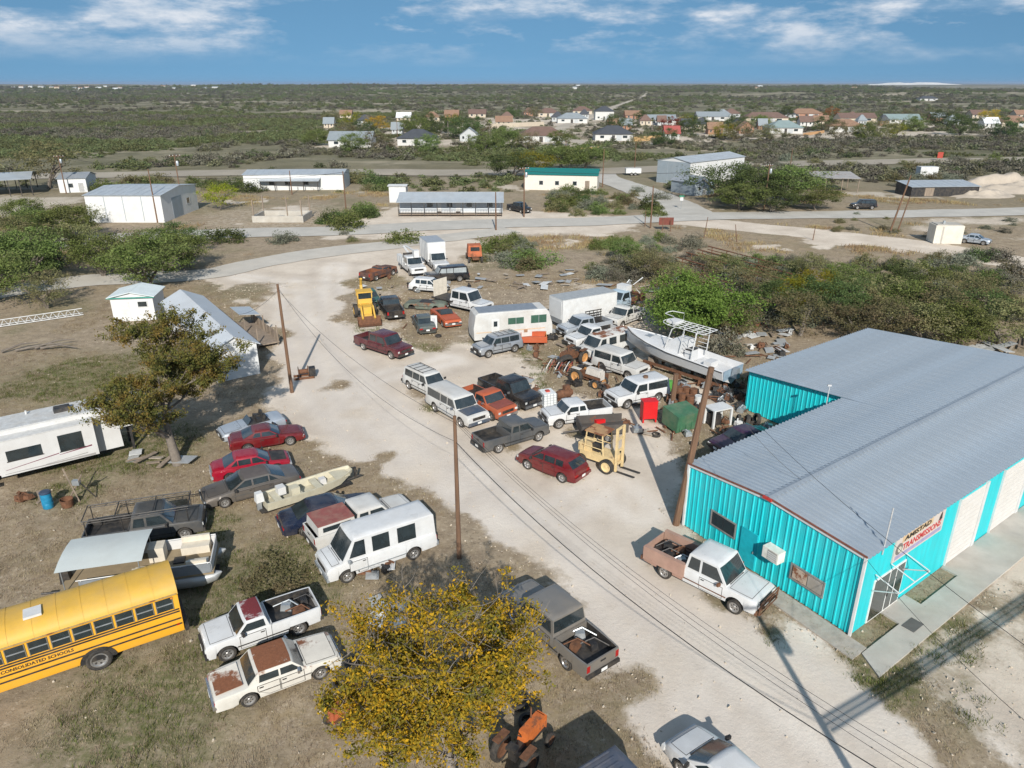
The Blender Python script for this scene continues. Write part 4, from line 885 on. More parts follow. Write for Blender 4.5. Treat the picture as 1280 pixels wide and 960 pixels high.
vehicle('suv', 'suv', 'white SUV with black roof rack behind the blue-hooded wagon', 'suv', (550, 486), (519, 471), wht2, L=4.7, roofrack=True)
vehicle('suburban', 'wagon_suv', 'long white SUV with faded blue hood and front', 'suv', (598, 523), (545, 493), wht2, L=5.6, hood=bluehood, frontm=None, bumper=bluehood)
vehicle('pickup', 'pickup_truck', 'old orange pickup with rusted hood between white wagon and black truck', 'pickup', (630, 512), (585, 491), org, L=5.0, H=1.72, hood=M('rust_hood_red', (.22, .06, .045), .8, 0, .25, 2, rust=.4), bumper=CHROME)
vehicle('pickup_ext', 'pickup_truck', 'glossy black pickup with chrome bumper beside the plastic tote', 'pickup', (666, 501), (610, 475), blk, L=5.7, H=1.88, bumper=CHROME, bedliner=DARKM)
vehicle('pickup_ext', 'pickup_truck', 'dark gray small pickup with flared fenders before the red hatchback', 'pickup', (678, 530), (597, 553), paint('graphite', (.10, .105, .11), .35, .3, metal=.3), L=5.1, W=1.8, H=1.7)
vehicle('hatch', 'hatchback', 'dark red hatchback with dark rear glass beside the yellow forklift', 'car', (660, 564), (724, 588), dred, L=4.42, rim=CHROME, bumper=dred)
vehicle('pickup_ext', 'pickup_truck', 'white compact pickup with missing front trim behind the rusty dump trailer', 'pickup', (682, 520), (758, 509), wht, L=4.9, W=1.75, H=1.62, bumper=DARKM)
vehicle('suv2', 'two_door_suv', 'white two-door SUV with blue stripe behind the red steel box', 'suv', (760, 498), (832, 482), wht, L=4.85)
vehicle('suv2', 'two_door_suv', 'boxy old white SUV with square grille beside the boat', 'suv', (804, 464), (748, 446), wht2, L=4.75, H=1.85, bumper=CHROME)
vehicle('van', 'cargo_van', 'white van with rust-blotched roof beside the junk pile', 'van', (728, 438), (787, 422), wht2, L=5.5, H=2.05, z=1.0, roofm=M('rust_blotch_roof', (.62, .60, .56), .7, 0, .1, 1.8, rust=.55), bumper=DARKM)
vehicle('pickup', 'pickup_truck', 'plain white pickup squeezed between van and gray pickup', 'pickup', (711, 426), (772, 412), wht, L=5.6, bumper=DARKM)
sr = vehicle('pickup_ext', 'pickup_truck', 'gray-blue pickup with a black stake rack on its bed', 'pickup', (704, 412), (757, 402), slv, L=5.4, bumper=DARKM)
mb = MB()
for z_ in (1.3, 1.55, 1.8): mb.box((-1.6, -.85, z_), (2.0, .04, .1))
for x in np.arange(-2.5, -.6, .45): mb.box((x, -.85, 1.45), (.06, .05, .8))
mb.build('stake_rack', BLACKP, sr, smooth=0)
vehicle('pickup', 'pickup_truck', 'white pickup nosed under the bright green mesquite', 'pickup', (764, 401), (798, 388), wht2, L=5.2)
lt = vehicle('pickup', 'wrecker_truck', 'light blue old truck with a white boom at the brush edge', 'truck', (763, 381), (792, 372), paint('light_blue', (.32, .42, .50), .5, .4, rust=.2), L=5.8, H=1.95, lift=.12, bedm=RUSTY)
mb = MB(); mb.box((-.2, 0, 2.2), (.9, 1.3, .7)); mb.build('cabinet', WHITEP, lt, smooth=0); mb = MB(); mb.tube([(-2.6, .4, 1.2), (-1.2, .4, 2.4), (-2.9, .4, 2.9)], .06, 6); mb.build('boom', WHITEP, lt)
vehicle('pickup_crew', 'pickup_truck', 'black pickup parked at the end of the mobile office', 'pickup', (660, 262), (638, 257), blk, L=5.7)
vehicle('suv', 'black_suv', 'small black SUV on the road beside the dark mesquites', 'suv', (1070, 256), (1089, 256), blk, L=4.6)
vehicle('sedan', 'purple_car', 'dark purple car in the shade behind the workshop', 'car', (905, 553), (952, 541), paint('purple', (.03, .008, .04), .3, .3), L=4.5)
rv_ = vehicle('van', 'ribbed_roof_van', 'slate-blue van with a ribbed roof parked under the yellow tree', 'van', None, None, paint('slate_blue', (.07, .085, .12), .4, .3), L=5.4, H=2.15, pos=(1.75, 15.9, 0, R(214)))
for k in range(7): MB().box((-.25, -.72 + k * .24, 2.155), (3.9, .05, .035)).build('roof_rib', MATS['paint_slate_blue'], rv_, smooth=0)
# ---------------------------------------------------------------- trucks, trailers, boats, machines
def at_pose(F_, B_, z=.75): c, ang, _ = axis_of(F_, B_, z); return (c.x, c.y, 0), ang
def B(par, name, c, d, mat, rz=0, ry=0, rx=0, taper=1.): return MB().box(c, d, rz, 0, ry, rx, taper).build(name, mat, par, smooth=0)
def T(par, name, pts, r, mat, n=6, r2=None): return MB().tube(pts, r, n, r2).build(name, mat, par)
# box truck
t = vehicle('pickup', 'box_truck', 'white box truck with gray box roof by the bucket truck', 'truck', (556, 332), (534, 314), wht, L=6.8, W=2.1, H=2.1, nobed=True, lift=.1, z=1.2)
B(t, 'cargo_box', (-1.55, 0, 2.15), (4.4, 2.4, 2.5), WHITEP); B(t, 'box_roof', (-1.55, 0, 3.43), (4.36, 2.36, .05), M('box_roof_grey', (.30, .33, .37), .5)); B(t, 'box_door', (-3.765, 0, 2.1), (.03, 2.2, 2.3), wsid)
for k in range(5): B(t, 'panel_rib', (-3.2 + k * .85, -1.215, 2.15), (.05, .03, 2.4), WHITEP)
# bucket truck
t = vehicle('pickup_crew', 'bucket_truck', 'white utility bucket truck with folded boom and tool bins', 'truck', (527, 339), (503, 321), wht, L=6.6, W=2.1, H=2.0, nobed=True, lift=.15, z=1.0, bumper=WHITEP)
for s_ in (1, -1):
    B(t, 'tool_bin', (-1.8, s_ * .8, 1.25), (2.9, .5, 1.0), WHITEP)
    for k in range(3): B(t, 'bin_door', (-2.75 + k * .95, s_ * 1.06, 1.25), (.85, .03, .8), wsid)
B(t, 'bed', (-1.8, 0, .85), (3.0, 1.2, .15), DARKM); B(t, 'turret', (-1.0, 0, 1.5), (.6, .6, 1.3), WHITEP)
T(t, 'boom', [(-1.0, 0, 2.1), (-3.4, 0, 2.6)], .14, WHITEP); T(t, 'boom', [(-3.4, .25, 2.65), (.8, .25, 2.75)], .11, WHITEP); B(t, 'bucket', (1.3, .25, 2.55), (.7, .65, .9), WHITEP, taper=1.1)
B(t, 'headache_rack', (-.35, 0, 2.0), (.1, 1.9, .8), DARKM)
# flatbed crew truck with pale headboard
t = vehicle('pickup_crew', 'flatbed_truck', 'white flatbed truck with black deck and pale headboard', 'truck', (601, 380), (559, 371), wht, L=6.6, W=2.1, H=2.15, nobed=True, lift=.15, z=1.0, bumper=CHROME)
B(t, 'flatbed', (-2.1, 0, 1.0), (3.0, 2.3, .14), BLACKP); B(t, 'headboard', (-3.4, .1, 1.95), (.08, 2.1, 1.75), M('cream_board', (.66, .60, .50), .6))
for x in (-1.5, -.9): B(t, 'rail', (x, 0, .85), (.1, 2.2, .2), DARKM)
# motorhome
loc, a = at_pose((680, 402), (594, 409), 1.4); t = thing('motorhome', 'white motorhome with green windows and a gray roof mat', 'motorhome', loc, a)
mb = MB(); prof = [(-3.7, .5), (-3.75, 1.6), (-3.55, 2.75), (-3.3, 2.95), (3.2, 2.95), (3.45, 2.7), (3.75, 1.7), (3.8, 1.3), (3.8, .5)]
vs = []
for y in (-1.2, -1.12, 1.12, 1.2):
    k = .0 if abs(y) > 1.15 else .07
    vs += [(x, y, z + (k if z > 2 else 0)) for x, z in prof]
n = len(prof); fc = [tuple(range(n)), tuple(3 * n + i for i in range(n - 1, -1, -1))]
for j in range(3): fc += [(j * n + i, (j + 1) * n + i, (j + 1) * n + (i + 1) % n, j * n + (i + 1) % n) for i in range(n)]
mb.add(vs, fc).build('body', wht2, t, smooth=30)
B(t, 'roof_mat', (-.4, 0, 3.04), (5.6, 2.0, .04), M('roof_mat_grey', (.20, .23, .27), .6)); GW = M('green_tint_window', (.05, .11, .08), .15)
for s_ in (-1, 1):
    for x0, x1, z0, z1 in ((1.7, 3.2, 1.75, 2.5), (-.5, 1.0, 1.8, 2.4)):
        w = B(t, 'window', ((x0 + x1) / 2, s_ * 1.21, (z0 + z1) / 2), (x1 - x0, .03, z1 - z0), GW); B(t, 'window_bar', ((x0 + x1) / 2, s_ * 1.228, (z0 + z1) / 2), (.05, .02, z1 - z0), GALV)
    B(t, 'side_stripe', (-.2, s_ * 1.205, 1.2), (6.6, .012, .1), M('faded_stripe', (.55, .42, .30), .6))
    for x in (-2.3, 2.5): put_wheel(t, x, s_ * 1.02, .4, .26)
d_ = B(t, 'door', (-1.7, -1.21, 1.5), (.75, .03, 1.8), WHITEP); B(d_, 'window', (-1.7, -1.23, 1.95), (.35, .02, .5), GLASS)
B(t, 'windshield', (3.66, 0, 2.05), (.05, 2.0, .8), GLASS, 0, -.3); B(t, 'bumper', (3.85, 0, .6), (.2, 2.3, .25), CHROME); B(t, 'hatch', (1.2, -1.208, 1.05), (.35, .02, .3), M('hatch_brown', (.3, .17, .1), .6))
B(t, 'underbody', (0, 0, .5), (7, 1.8, .3), DARKM)
# box trailer
loc, a = at_pose((694, 393), (762, 381), 1.3); t = thing('box_trailer', 'tall plain white box trailer behind the gray-blue pickup', 'trailer', loc, a)
B(t, 'box', (0, 0, 1.75), (6.6, 2.4, 2.4), WHITEP); B(t, 'roof', (0, 0, 2.98), (6.5, 2.3, .05), M('trailer_roof', (.33, .35, .36), .5)); B(t, 'frame', (0, 0, .45), (6.4, 1.6, .18), DARKM)
for s_ in (1, -1):
    for x in (-.5, -1.4): put_wheel(t, x, s_ * 1.05, .36, .22)
    for k in range(7): B(t, 'panel_rib', (-3 + k * 1.0, s_ * 1.21, 1.75), (.04, .02, 2.3), WHITEP)
B(t, 'skirt', (3.32, 0, .75), (.04, 2.3, .5), GALV); B(t, 'door', (3.315, 0, 1.8), (.03, 2.0, 2.0), wsid)
# loose orange pickup bed
loc, a = at_pose((650, 423), (684, 423), .5); t = thing('pickup_bed', 'loose orange pickup bed with yellow trim on the ground', 'pickup bed', loc, a)
B(t, 'floor', (0, 0, .45), (2.3, 1.6, .06), org2); [B(t, 'side_panel', (0, s_ * .82, .65), (2.4, .12, .55), org2) for s_ in (1, -1)]; B(t, 'front_panel', (1.16, 0, .65), (.07, 1.55, .55), org2); B(t, 'tailgate', (-1.17, 0, .6), (.06, 1.5, .5), paint('amber', (.6, .25, .05), .5)); [B(t, 'frame_rail', (0, s_ * .45, .3), (2.6, .1, .2), RUSTY) for s_ in (1, -1)]
for x, y in ((1.1, .5), (-1.1, .5), (1.1, -.5), (-1.1, -.5)): B(t, 'block', (x, y, .1), (.25, .25, .22), WOOD)
# school bus
c1, c2 = G(231, 787, .55), G(0, 866, .55); dv = (c2 - c1); ang = math.atan2(dv.y, dv.x); BL, BW = 11.2, 2.44
Rm = Matrix.Rotation(ang, 3, 'Z'); org_ = c1 - Rm @ Vector((-BL / 2, BW / 2, .55))
t = thing('school_bus', 'yellow school bus with black rub rails and a white roof hatch', 'bus', (org_.x, org_.y, 0), ang)
YEL = M('bus_yellow', (.78, .38, .025), .42, 0, .05, 1.0, dirt=.14, coat=.2); YROOF = M('bus_roof_yellow', (.60, .36, .055), .55, 0, .1, 1.2, dirt=.28)
sec = [(1.16, .5), (1.2, .62), (1.22, 1.7), (1.20, 2.42)]; arc = [(1.20 * math.cos(q) ** .75 if q < 1.57 else 0, 2.42 + .62 * math.sin(q)) for q in np.linspace(0, math.pi / 2, 8)]
def lon(mbs, secs, x0, x1, mat, name, par):
    m2 = secs + [(-y, z) for y, z in secs[::-1] if abs(y) > 1e-6] if abs(secs[-1][0]) < 1e-6 else secs
    n = len(m2); vs = [(x, y, z) for x in (x0, x1) for y, z in m2]
    return MB().add(vs, [(i, i + 1, n + i + 1, n + i) for i in range(n - 1)] + [tuple(range(n - 1, -1, -1)), tuple(n + i for i in range(n))]).build(name, mat, par, smooth=25)
full = sec[:3] + [(1.215, 2.4)]
vs = full + [(-y, z) for y, z in full[::-1]]
n = len(vs); MB().add([(x, y, z) for x in (-BL / 2, BL / 2 - 1.6) for y, z in vs], [(i, (i + 1) % n, n + (i + 1) % n, n + i) for i in range(n)] + [tuple(range(n - 1, -1, -1)), tuple(n + i for i in range(n))]).build('body', YEL, t, smooth=25)
lon(None, arc, -BL / 2 - .02, BL / 2 - 1.58, YROOF, 'roof', t)
for k in range(1, 12): lon(None, [(y * 1.006, z + .012) for y, z in arc], -BL / 2 + k * .86, -BL / 2 + k * .86 + .035, YROOF, 'roof_seam', t)
for s_ in (1, -1):
    for k in range(11):
        x = -BL / 2 + .5 + k * .76; w = B(t, 'window', (x + .06, s_ * 1.216, 2.08), (.64, .03, .60), GLASS); B(w, 'sash', (x + .06, s_ * 1.236, 2.08), (.66, .02, .045), GALV)
        for q in (-.32, .32): B(w, 'sash', (x + .06 + q, s_ * 1.236, 2.08), (.035, .02, .62), M('sash_dark', (.16, .15, .12), .5))
    for z_ in (1.70, 1.58, 1.22, .95): B(t, 'rub_rail', (-.8, s_ * 1.235, z_), (BL - 1.7, .03, .06), BLACKP)
    B(t, 'gutter', (-.8, s_ * 1.225, 2.47), (BL - 1.7, .05, .035), M('peeling_gutter', (.38, .28, .12), .7, rust=.4, scale=5))
    MB().poly([(-BL / 2 + 3.3 + .68 * math.cos(q), s_ * 1.222, .5 + .62 * max(0, math.sin(q))) for q in np.linspace(0, math.pi, 14)], .012, (0, s_, 0)).build('wheel_arch', BLACKP, t, smooth=0)
    for x in (-BL / 2 + 3.3, BL / 2 - .9): put_wheel(t, x, s_ * 1.14, .5, .28)
    B(t, 'taillight', (-BL / 2 - .02, s_ * .98, 1.3), (.04, .2, .2), REDLENS); B(t, 'marker_lamp', (-BL / 2 - .015, s_ * .95, 2.6), (.04, .14, .12), AMBER)
    B(t, 'marker_lamp', (-BL / 2 + .25, s_ * 1.235, 2.33), (.1, .03, .07), AMBER); B(t, 'marker_lamp', (-BL / 2 + .2, s_ * 1.24, .95), (.12, .03, .07), REDLENS)
B(t, 'bumper', (-BL / 2 - .12, 0, .62), (.16, 2.44, .28), BLACKP); B(t, 'rear_door', (-BL / 2 - .012, 0, 1.6), (.03, .95, 1.6), YEL); B(t, 'rear_window', (-BL / 2 - .03, 0, 2.05), (.02, .8, .5), GLASS)
B(t, 'hood', (BL / 2 - .75, 0, 1.05), (1.7, 1.9, .95), YEL, taper=.94); B(t, 'bumper', (BL / 2 + .15, 0, .6), (.15, 2.3, .25), BLACKP); B(t, 'roof_hatch', (-BL / 2 + 5.1, 0.3, 3.06), (.62, .62, .1), WHITEP); B(t, 'underbody', (-.5, 0, .55), (BL - 2.5, 1.7, .3), DARKM)
cu = lettering('SILVER CONSOLIDATED SCHOOLS', 0, 0, .2, BLACKP, t, .004); xs_ = [v.co.x for v in cu.vertices]; sc = 3.1 / (max(xs_) - min(xs_))
o = link('lettering', cu, t); o.matrix_local = Matrix.Translation((-BL / 2 + 7.15, 1.228, 1.335)) @ Matrix(((-sc, 0, 0, 0), (0, 0, 1, 0), (0, 1, 0, 0), (0, 0, 0, 1)))
# fifth-wheel travel trailer
c1, c2 = G(34, 587, .6), G(116, 567, .6); dv = c2 - c1; ang = math.atan2(dv.y, dv.x); c = c1 + dv.normalized() * .4 + Matrix.Rotation(ang, 3, 'Z') @ Vector((0, 1.3, 0))
t = thing('travel_trailer', 'white fifth-wheel camper with slide-out room and swoosh graphics', 'camper', (c.x, c.y, 0), ang)
CW = M('camper_white', (.58, .58, .575), .4, 0, .05, 1.5, dirt=.2)
B(t, 'body', (-1.0, 0, 1.95), (12.0, 2.4, 2.75), CW, taper=.985); B(t, 'nose', (6.0, 0, 2.6), (2.2, 2.3, 1.5), CW, taper=.92); B(t, 'roof', (-.6, 0, 3.36), (12.6, 2.3, .06), M('camper_roof', (.50, .51, .51), .6, dirt=.4))
sl = B(t, 'slide_out', (.9, -1.55, 1.9), (5.2, .9, 2.2), CW); B(t, 'slide_roof', (.9, -1.55, 3.03), (5.3, .95, .05), M('slide_roof', (.52, .52, .51), .5))
for x0, x1, z0, z1 in ((-1.2, .6, 1.7, 2.35), (1.5, 2.8, 1.55, 2.6)): w = B(sl, 'window', ((x0 + x1) / 2, -2.01, (z0 + z1) / 2), (x1 - x0, .03, z1 - z0), GLASS); B(sl, 'window_frame', ((x0 + x1) / 2, -2.012, z0 - .03), (x1 - x0 + .1, .04, .05), BLACKP)
for x0, x1, z0, z1 in ((-3.6, -2.6, 1.8, 2.4), (-5.9, -4.7, 1.8, 2.5)): B(t, 'window', ((x0 + x1) / 2, -1.21, (z0 + z1) / 2), (x1 - x0, .03, z1 - z0), GLASS)
SW1 = M('swoosh_maroon', (.17, .03, .06), .5); SW2 = M('swoosh_grey', (.30, .29, .28), .5)
for k, (x0, z0, x1, z1, w_, mt) in enumerate(((-1.4, 1.15, 1.4, 1.5, .05, SW1), (1.4, 1.35, 3.2, 1.55, .09, SW1), (.6, .95, 2.9, 1.1, .04, SW2), (-1.5, .92, 3.3, .95, .12, SW2))):
    MB().poly([(x0, -2.008, z0), (x1, -2.008, z1 - w_), (x1, -2.008, z1), (x0, -2.008, z0 + .02)], .006, (0, -1, 0)).build('swoosh', mt, sl, smooth=0)
B(t, 'air_conditioner', (2.2, .1, 3.5), (1.0, .75, .26), BLACKP, taper=.85); T(t, 'antenna', [(-2.2, -.5, 3.4), (-2.6, .3, 3.6), (-3.2, -.1, 3.55)], .03, M('antenna_blue', (.2, .25, .4), .5)); T(t, 'vent', [(.3, .7, 3.35), (.3, .7, 3.62)], .06, WHITEP)
T(t, 'awning_tube', [(-4.6, -1.3, 3.05), (-1.9, -1.3, 3.05)], .06, WHITEP); B(t, 'step', (-2.5, -1.7, .35), (.9, .5, .06), GALV); B(t, 'frame', (-.8, 0, .5), (11, 1.6, .2), DARKM); B(t, 'landing_leg', (5.6, .7, .9), (.15, .15, 1.8), DARKM); B(t, 'landing_leg', (5.6, -.7, .9), (.15, .15, 1.8), DARKM)
for s_ in (1, -1):
    for x in (-2.6, -3.5): put_wheel(t, x, s_ * 1.0, .38, .22)
# pontoon boat
loc, a = at_pose((276, 697), (84, 724), 1.0); t = thing('pontoon_boat', 'gray pontoon boat with a pale canopy and carpeted deck on a trailer', 'boat', loc, a)
PG = M('pontoon_aluminium', (.40, .42, .43), .4, .5, .12, 2, dirt=.25); CRM = M('boat_cream_vinyl', (.58, .53, .44), .6, 0, .1, 3, dirt=.25); CPT = M('deck_carpet', (.27, .21, .13), .9, 0, .15, 3)
for y in (-.95, .95): MB().tube([(-3.3, y, .62), (2.6, y, .62), (3.2, y, .7), (3.5, y, .85)], [.36, .36, .25, .04], 12).build('pontoon', PG, t)
B(t, 'deck', (-.1, 0, 1.03), (6.6, 2.45, .1), CPT)
for y in (-1.2, 1.2):
    B(t, 'side_panel', (.3, y, 1.32), (5.6, .05, .5), M('boat_side_grey', (.20, .22, .24), .45) if y < 0 else CW); mb = MB(); mb.tube([(-2.6, y, 1.62), (3.1, y, 1.62)], .025, 5)
    for x in (-2.4, -1, .4, 1.8, 3): mb.tube([(x, y, 1.08), (x, y, 1.62)], .02, 5)
    mb.build('railing', WHITEP, t)
B(t, 'bow_panel', (3.1, 0, 1.32), (.05, 2.3, .5), CW)
for x, y, l in ((2.2, .8, 1.3), (2.5, -.8, .9), (.2, -.85, .9)): B(t, 'seat', (x, y, 1.28), (l, .6, .4), CRM); B(t, 'seat_back', (x, y + (.3 if y > 0 else -.3), 1.6), (l, .14, .35), CRM)
B(t, 'console', (.5, .6, 1.45), (.7, .7, .75), CRM); B(t, 'hatch', (1.5, .1, 1.12), (.5, .5, .08), BLACKP)
CAN = M('canopy_grey', (.50, .54, .53), .6, 0, .05, 1, dirt=.15)
for k in range(4): MB().add([(-3.3 + k * .9, y * 1.35, 2.45 - .14 * y * y - .03 * (k in (0, 4))) for y in (-1, -.5, 0, .5, 1)] + [(-3.3 + k * .9 + .9, y * 1.35, 2.45 - .14 * y * y) for y in (-1, -.5, 0, .5, 1)], [(i, i + 1, i + 6, i + 5) for i in range(4)]).build('canopy', CAN, t, smooth=60)
for x in (-3.1, .1):
    for y in (-1.2, 1.2): T(t, 'canopy_pole', [(x, y, 1.08), (x, y, 2.3)], .025, GALV, 5)
B(t, 'motor', (-3.4, 0, 1.25), (.45, .45, .7), BLACKP, taper=.8); B(t, 'trailer_frame', (-.2, 0, .28), (6.8, .9, .12), DARKM); T(t, 'tongue', [(-3.5, 0, .35), (-4.6, 0, .4)], .05, DARKM)
for y in (-.8, .8):
    for x in (-1.1,): put_wheel(t, x, y * 1.5, .3, .18)
# jon boat
loc, a = at_pose((441, 592), (324, 630), .7); t = thing('jon_boat', 'tan flat-bottomed fishing boat with outboard on a small trailer', 'boat', loc, a)
TAN = M('jon_tan', (.50, .47, .36), .55, 0, .12, 3, dirt=.3); st = [(-2.6, .72, .95), (-1.2, .8, .95), (.6, .8, .97), (1.8, .66, 1.05), (2.5, .42, 1.16), (2.7, .3, 1.2)]
vs = []; fc = []
for x, w, zt in st:
    b0 = .45 if x < 1.5 else .45 + (x - 1.5) * .45
    vs += [(x, -w, zt), (x, -w * .86, b0), (x, w * .86, b0), (x, w, zt), (x, w - .09, zt), (x, (w - .09) * .86, b0 + .06), (x, -(w - .09) * .86, b0 + .06), (x, -w + .09, zt)]
for i in range(len(st) - 1): fc += [(i * 8 + k, i * 8 + (k + 1) % 8, i * 8 + 8 + (k + 1) % 8, i * 8 + 8 + k) for k in range(8)]
fc += [tuple(range(4)), tuple(len(st) * 8 - 8 + k for k in (3, 2, 1, 0))]
MB().add(vs, fc).build('hull', TAN, t, smooth=20)
for x, w in ((-1.9, 1.3), (-.7, 1.35), (.5, 1.35)): B(t, 'bench', (x, 0, .82), (.4, w, .12), TAN)
B(t, 'bow_deck', (2.0, 0, .98), (.9, 1.05, .05), TAN); B(t, 'console', (-.9, -.35, 1.05), (.5, .45, .5), TAN); B(t, 'seat', (-1.5, .2, 1.05), (.45, .5, .45), CW); B(t, 'bucket', (1.0, .25, .75), (.4, .4, .35), CW, taper=.85)
B(t, 'outboard', (-2.8, 0, 1.15), (.45, .4, .55), WHITEP, taper=.8); B(t, 'outboard_leg', (-2.85, 0, .65), (.25, .14, .6), GALV); B(t, 'trailer_frame', (-.2, 0, .35), (5.4, .9, .1), DARKM); T(t, 'tongue', [(2.4, 0, .4), (3.4, 0, .45)], .05, DARKM); B(t, 'winch_post', (3.0, 0, .75), (.12, .12, .7), DARKM)
for y in (-.88, .88): put_wheel(t, -.8, y, .28, .16)
# big white boat with tower
t = thing('tower_boat', 'large white fishing boat with a tubular tower on blocks', 'boat', (13.7, 57.2, 0), R(132))
HUL = M('hull_white', (.58, .59, .60), .35, 0, .05, 1.5, dirt=.2); NS = 12; vs = []; fc = []
for i in range(NS + 1):
    u = i / NS; x = -5.2 + 10.6 * u; w = 1.5 * (1 - max(0, (u - .45) / .55) ** 2.3) + .02; zs_ = 1.95 + .75 * u ** 1.6; zk = .62 + .95 * max(0, (u - .55) / .45) ** 2.2
    zc = zk + (zs_ - zk) * .42; ck = .86 * (1 - .25 * u)
    vs += [(x, -w, zs_), (x, -w * ck, zc), (x, 0, zk), (x, w * ck, zc), (x, w, zs_), (x, w * .9, zs_ + .05), (x, w * .86, zs_ - (.5 if u < .36 else .02)), (x, 0, zs_ - (.5 if u < .36 else -.12)), (x, -w * .86, zs_ - (.5 if u < .36 else .02)), (x, -w * .9, zs_ + .05)]
for i in range(NS): fc += [(i * 10 + k, i * 10 + (k + 1) % 10, i * 10 + 10 + (k + 1) % 10, i * 10 + 10 + k) for k in range(10)]
fc += [tuple(range(9, -1, -1)), tuple(NS * 10 + k for k in range(10))]
MB().add(vs, fc).build('hull', HUL, t, smooth=30)
B(t, 'transom', (-5.26, 0, 1.55), (.06, 2.6, .8), M('transom_blue', (.25, .34, .42), .4)); MB().tube([(-5.2, -1.53, 1.9), (0, -1.54, 2.15), (2.2, -1.4, 2.4), (4.2, -.85, 2.6), (5.3, -.1, 2.7)], .035, 5).tube([(-5.2, 1.53, 1.9), (0, 1.54, 2.15), (2.2, 1.4, 2.4), (4.2, .85, 2.6), (5.3, .1, 2.7)], .035, 5).build('rub_rail', BLACKP, t)
MB().add([(-.9, -.95, 2.0), (1.2, -.85, 2.2), (1.2, .85, 2.2), (-.9, .95, 2.0), (-.9, -.85, 3.1), (.1, -.75, 3.15), (.1, .75, 3.15), (-.9, .85, 3.1)], [(0, 1, 5, 4), (1, 2, 6, 5), (2, 3, 7, 6), (4, 5, 6, 7), (0, 4, 7, 3)]).build('console', HUL, t, smooth=0)
MB().add([(.2, -.72, 3.06), (1.0, -.78, 2.42), (1.0, .78, 2.42), (.2, .72, 3.06)], [(0, 1, 2, 3)]).build('windshield', GLASS, t, smooth=0); B(t, 'helm_seat', (-1.5, .3, 2.1), (.6, 1.0, .9), HUL); B(t, 'cushion', (-1.5, .3, 2.58), (.55, .95, .1), BLACKP); B(t, 'cooler', (-3.2, 0, 1.75), (.7, 1.0, .5), HUL); B(t, 'hatch', (3.0, 0, 2.55), (.6, .6, .06), GALV)
mb = MB()
for y in (-1.05, 1.05):
    mb.tube([(.6, y, 2.3), (.1, y * .92, 4.0), (-.2, y * .9, 4.25)], .045, 6); mb.tube([(-2.0, y, 2.0), (-2.2, y * .92, 4.0), (-2.2, y * .9, 4.25)], .045, 6); mb.tube([(-.8, y, 2.1), (-1.1, y * .92, 4.1)], .035, 6)
    for z_ in (2.5, 2.85, 3.2, 3.55): mb.tube([(-2.06, y * .97, z_), (-1.2 + (z_ - 3) * -.1, y * .97, z_)], .025, 5)
mb.build('tower_leg', WHITEP, t); mb = MB()
for y in (-.95, -.48, 0, .48, .95): mb.tube([(-2.9, y, 4.25), (.5, y, 4.27), (1.1, y * .8, 4.3)], .03, 5)
for x in (-2.9, -2.3, -1.7, -1.1, -.5, .1, .6): mb.tube([(x, -.95, 4.26), (x, .95, 4.26)], .03, 5)
mb.tube([(1.1, -.76, 4.3), (1.4, -.4, 4.3), (1.45, 0, 4.3), (1.4, .4, 4.3), (1.1, .76, 4.3)], .035, 5); mb.build('tower_top', WHITEP, t)
mb = MB(); mb.tube([(.2, -.7, 4.3), (.2, -.7, 5.0), (1.2, -.5, 5.0), (1.3, 0, 5.0), (1.2, .5, 5.0), (.2, .7, 5.0), (.2, .7, 4.3)], .035, 5); mb.build('upper_rail', WHITEP, t); B(t, 'tower_seat', (.55, 0, 4.4), (.9, 1.1, .18), WHITEP)
for x in (-4.2, -2.4, 2.4, 0): B(t, 'keel_block', (x, 0, .34 if x < 1 else .45), (.5, .8, .66 if x < 1 else .9), WOOD)
for y in (-.9, .9): B(t, 'bunk', (-1, y, .55), (7.5, .2, .18), RUSTY); [B(t, 'stand', (x, y, .25), (.2, .2, .5), RUSTY) for x in (-4, -1, 2)]
B(t, 'motor', (-5.6, .2, 1.7), (.5, .5, .8), GALV, taper=.8)
# backhoe loader
CY = M('machine_yellow', (.62, .37, .05), .6, 0, .12, 2, dirt=.3, rust=.12)
loc, a = at_pose((465, 404), (450, 374), .8); t = thing('backhoe_loader', 'yellow backhoe loader with rusty front bucket', 'backhoe', loc, a)
B(t, 'hood', (.9, 0, 1.25), (1.7, .8, .75), CY); B(t, 'frame', (0, 0, .8), (4.0, .8, .35), CY); B(t, 'cab', (-.5, 0, 1.7), (1.2, 1.4, 1.1), CY); B(t, 'cab_roof', (-.5, 0, 2.75), (1.4, 1.6, .1), CY)
for x in (-1.1, .1):
    for y in (-.7, .7): B(t, 'cab_post', (x, y, 2.45), (.09, .09, .6), CY)
MB().add([(.15, -.65, 2.1), (.15, .65, 2.1), (.15, .65, 2.68), (.15, -.65, 2.68)], [(0, 1, 2, 3)]).build('windshield', GLASS, t, smooth=0)
for y in (-.6, .6): MB().tube([(0, y, 1.5), (1.4, y, 1.6), (2.6, y, .7)], .1, 6).build('loader_arm', CY, t)
MB().add([(2.5, -1.15, .1), (2.5, 1.15, .1), (2.4, -1.15, .9), (2.4, 1.15, .9), (3.2, -1.15, .08), (3.2, 1.15, .08)], [(0, 1, 3, 2), (0, 4, 5, 1), (0, 2, 4), (1, 5, 3)]).build('bucket', RUSTY, t, smooth=0)
MB().tube([(-1.6, 0, 1.0), (-2.6, 0, 2.9), (-2.2, 0, 3.6)], .16, 6).build('boom', CY, t); MB().tube([(-2.2, 0, 3.6), (-3.2, 0, 1.6)], .13, 6).build('dipper', CY, t); B(t, 'digging_bucket', (-3.3, 0, 1.3), (.6, .6, .6), RUSTY, taper=.7)
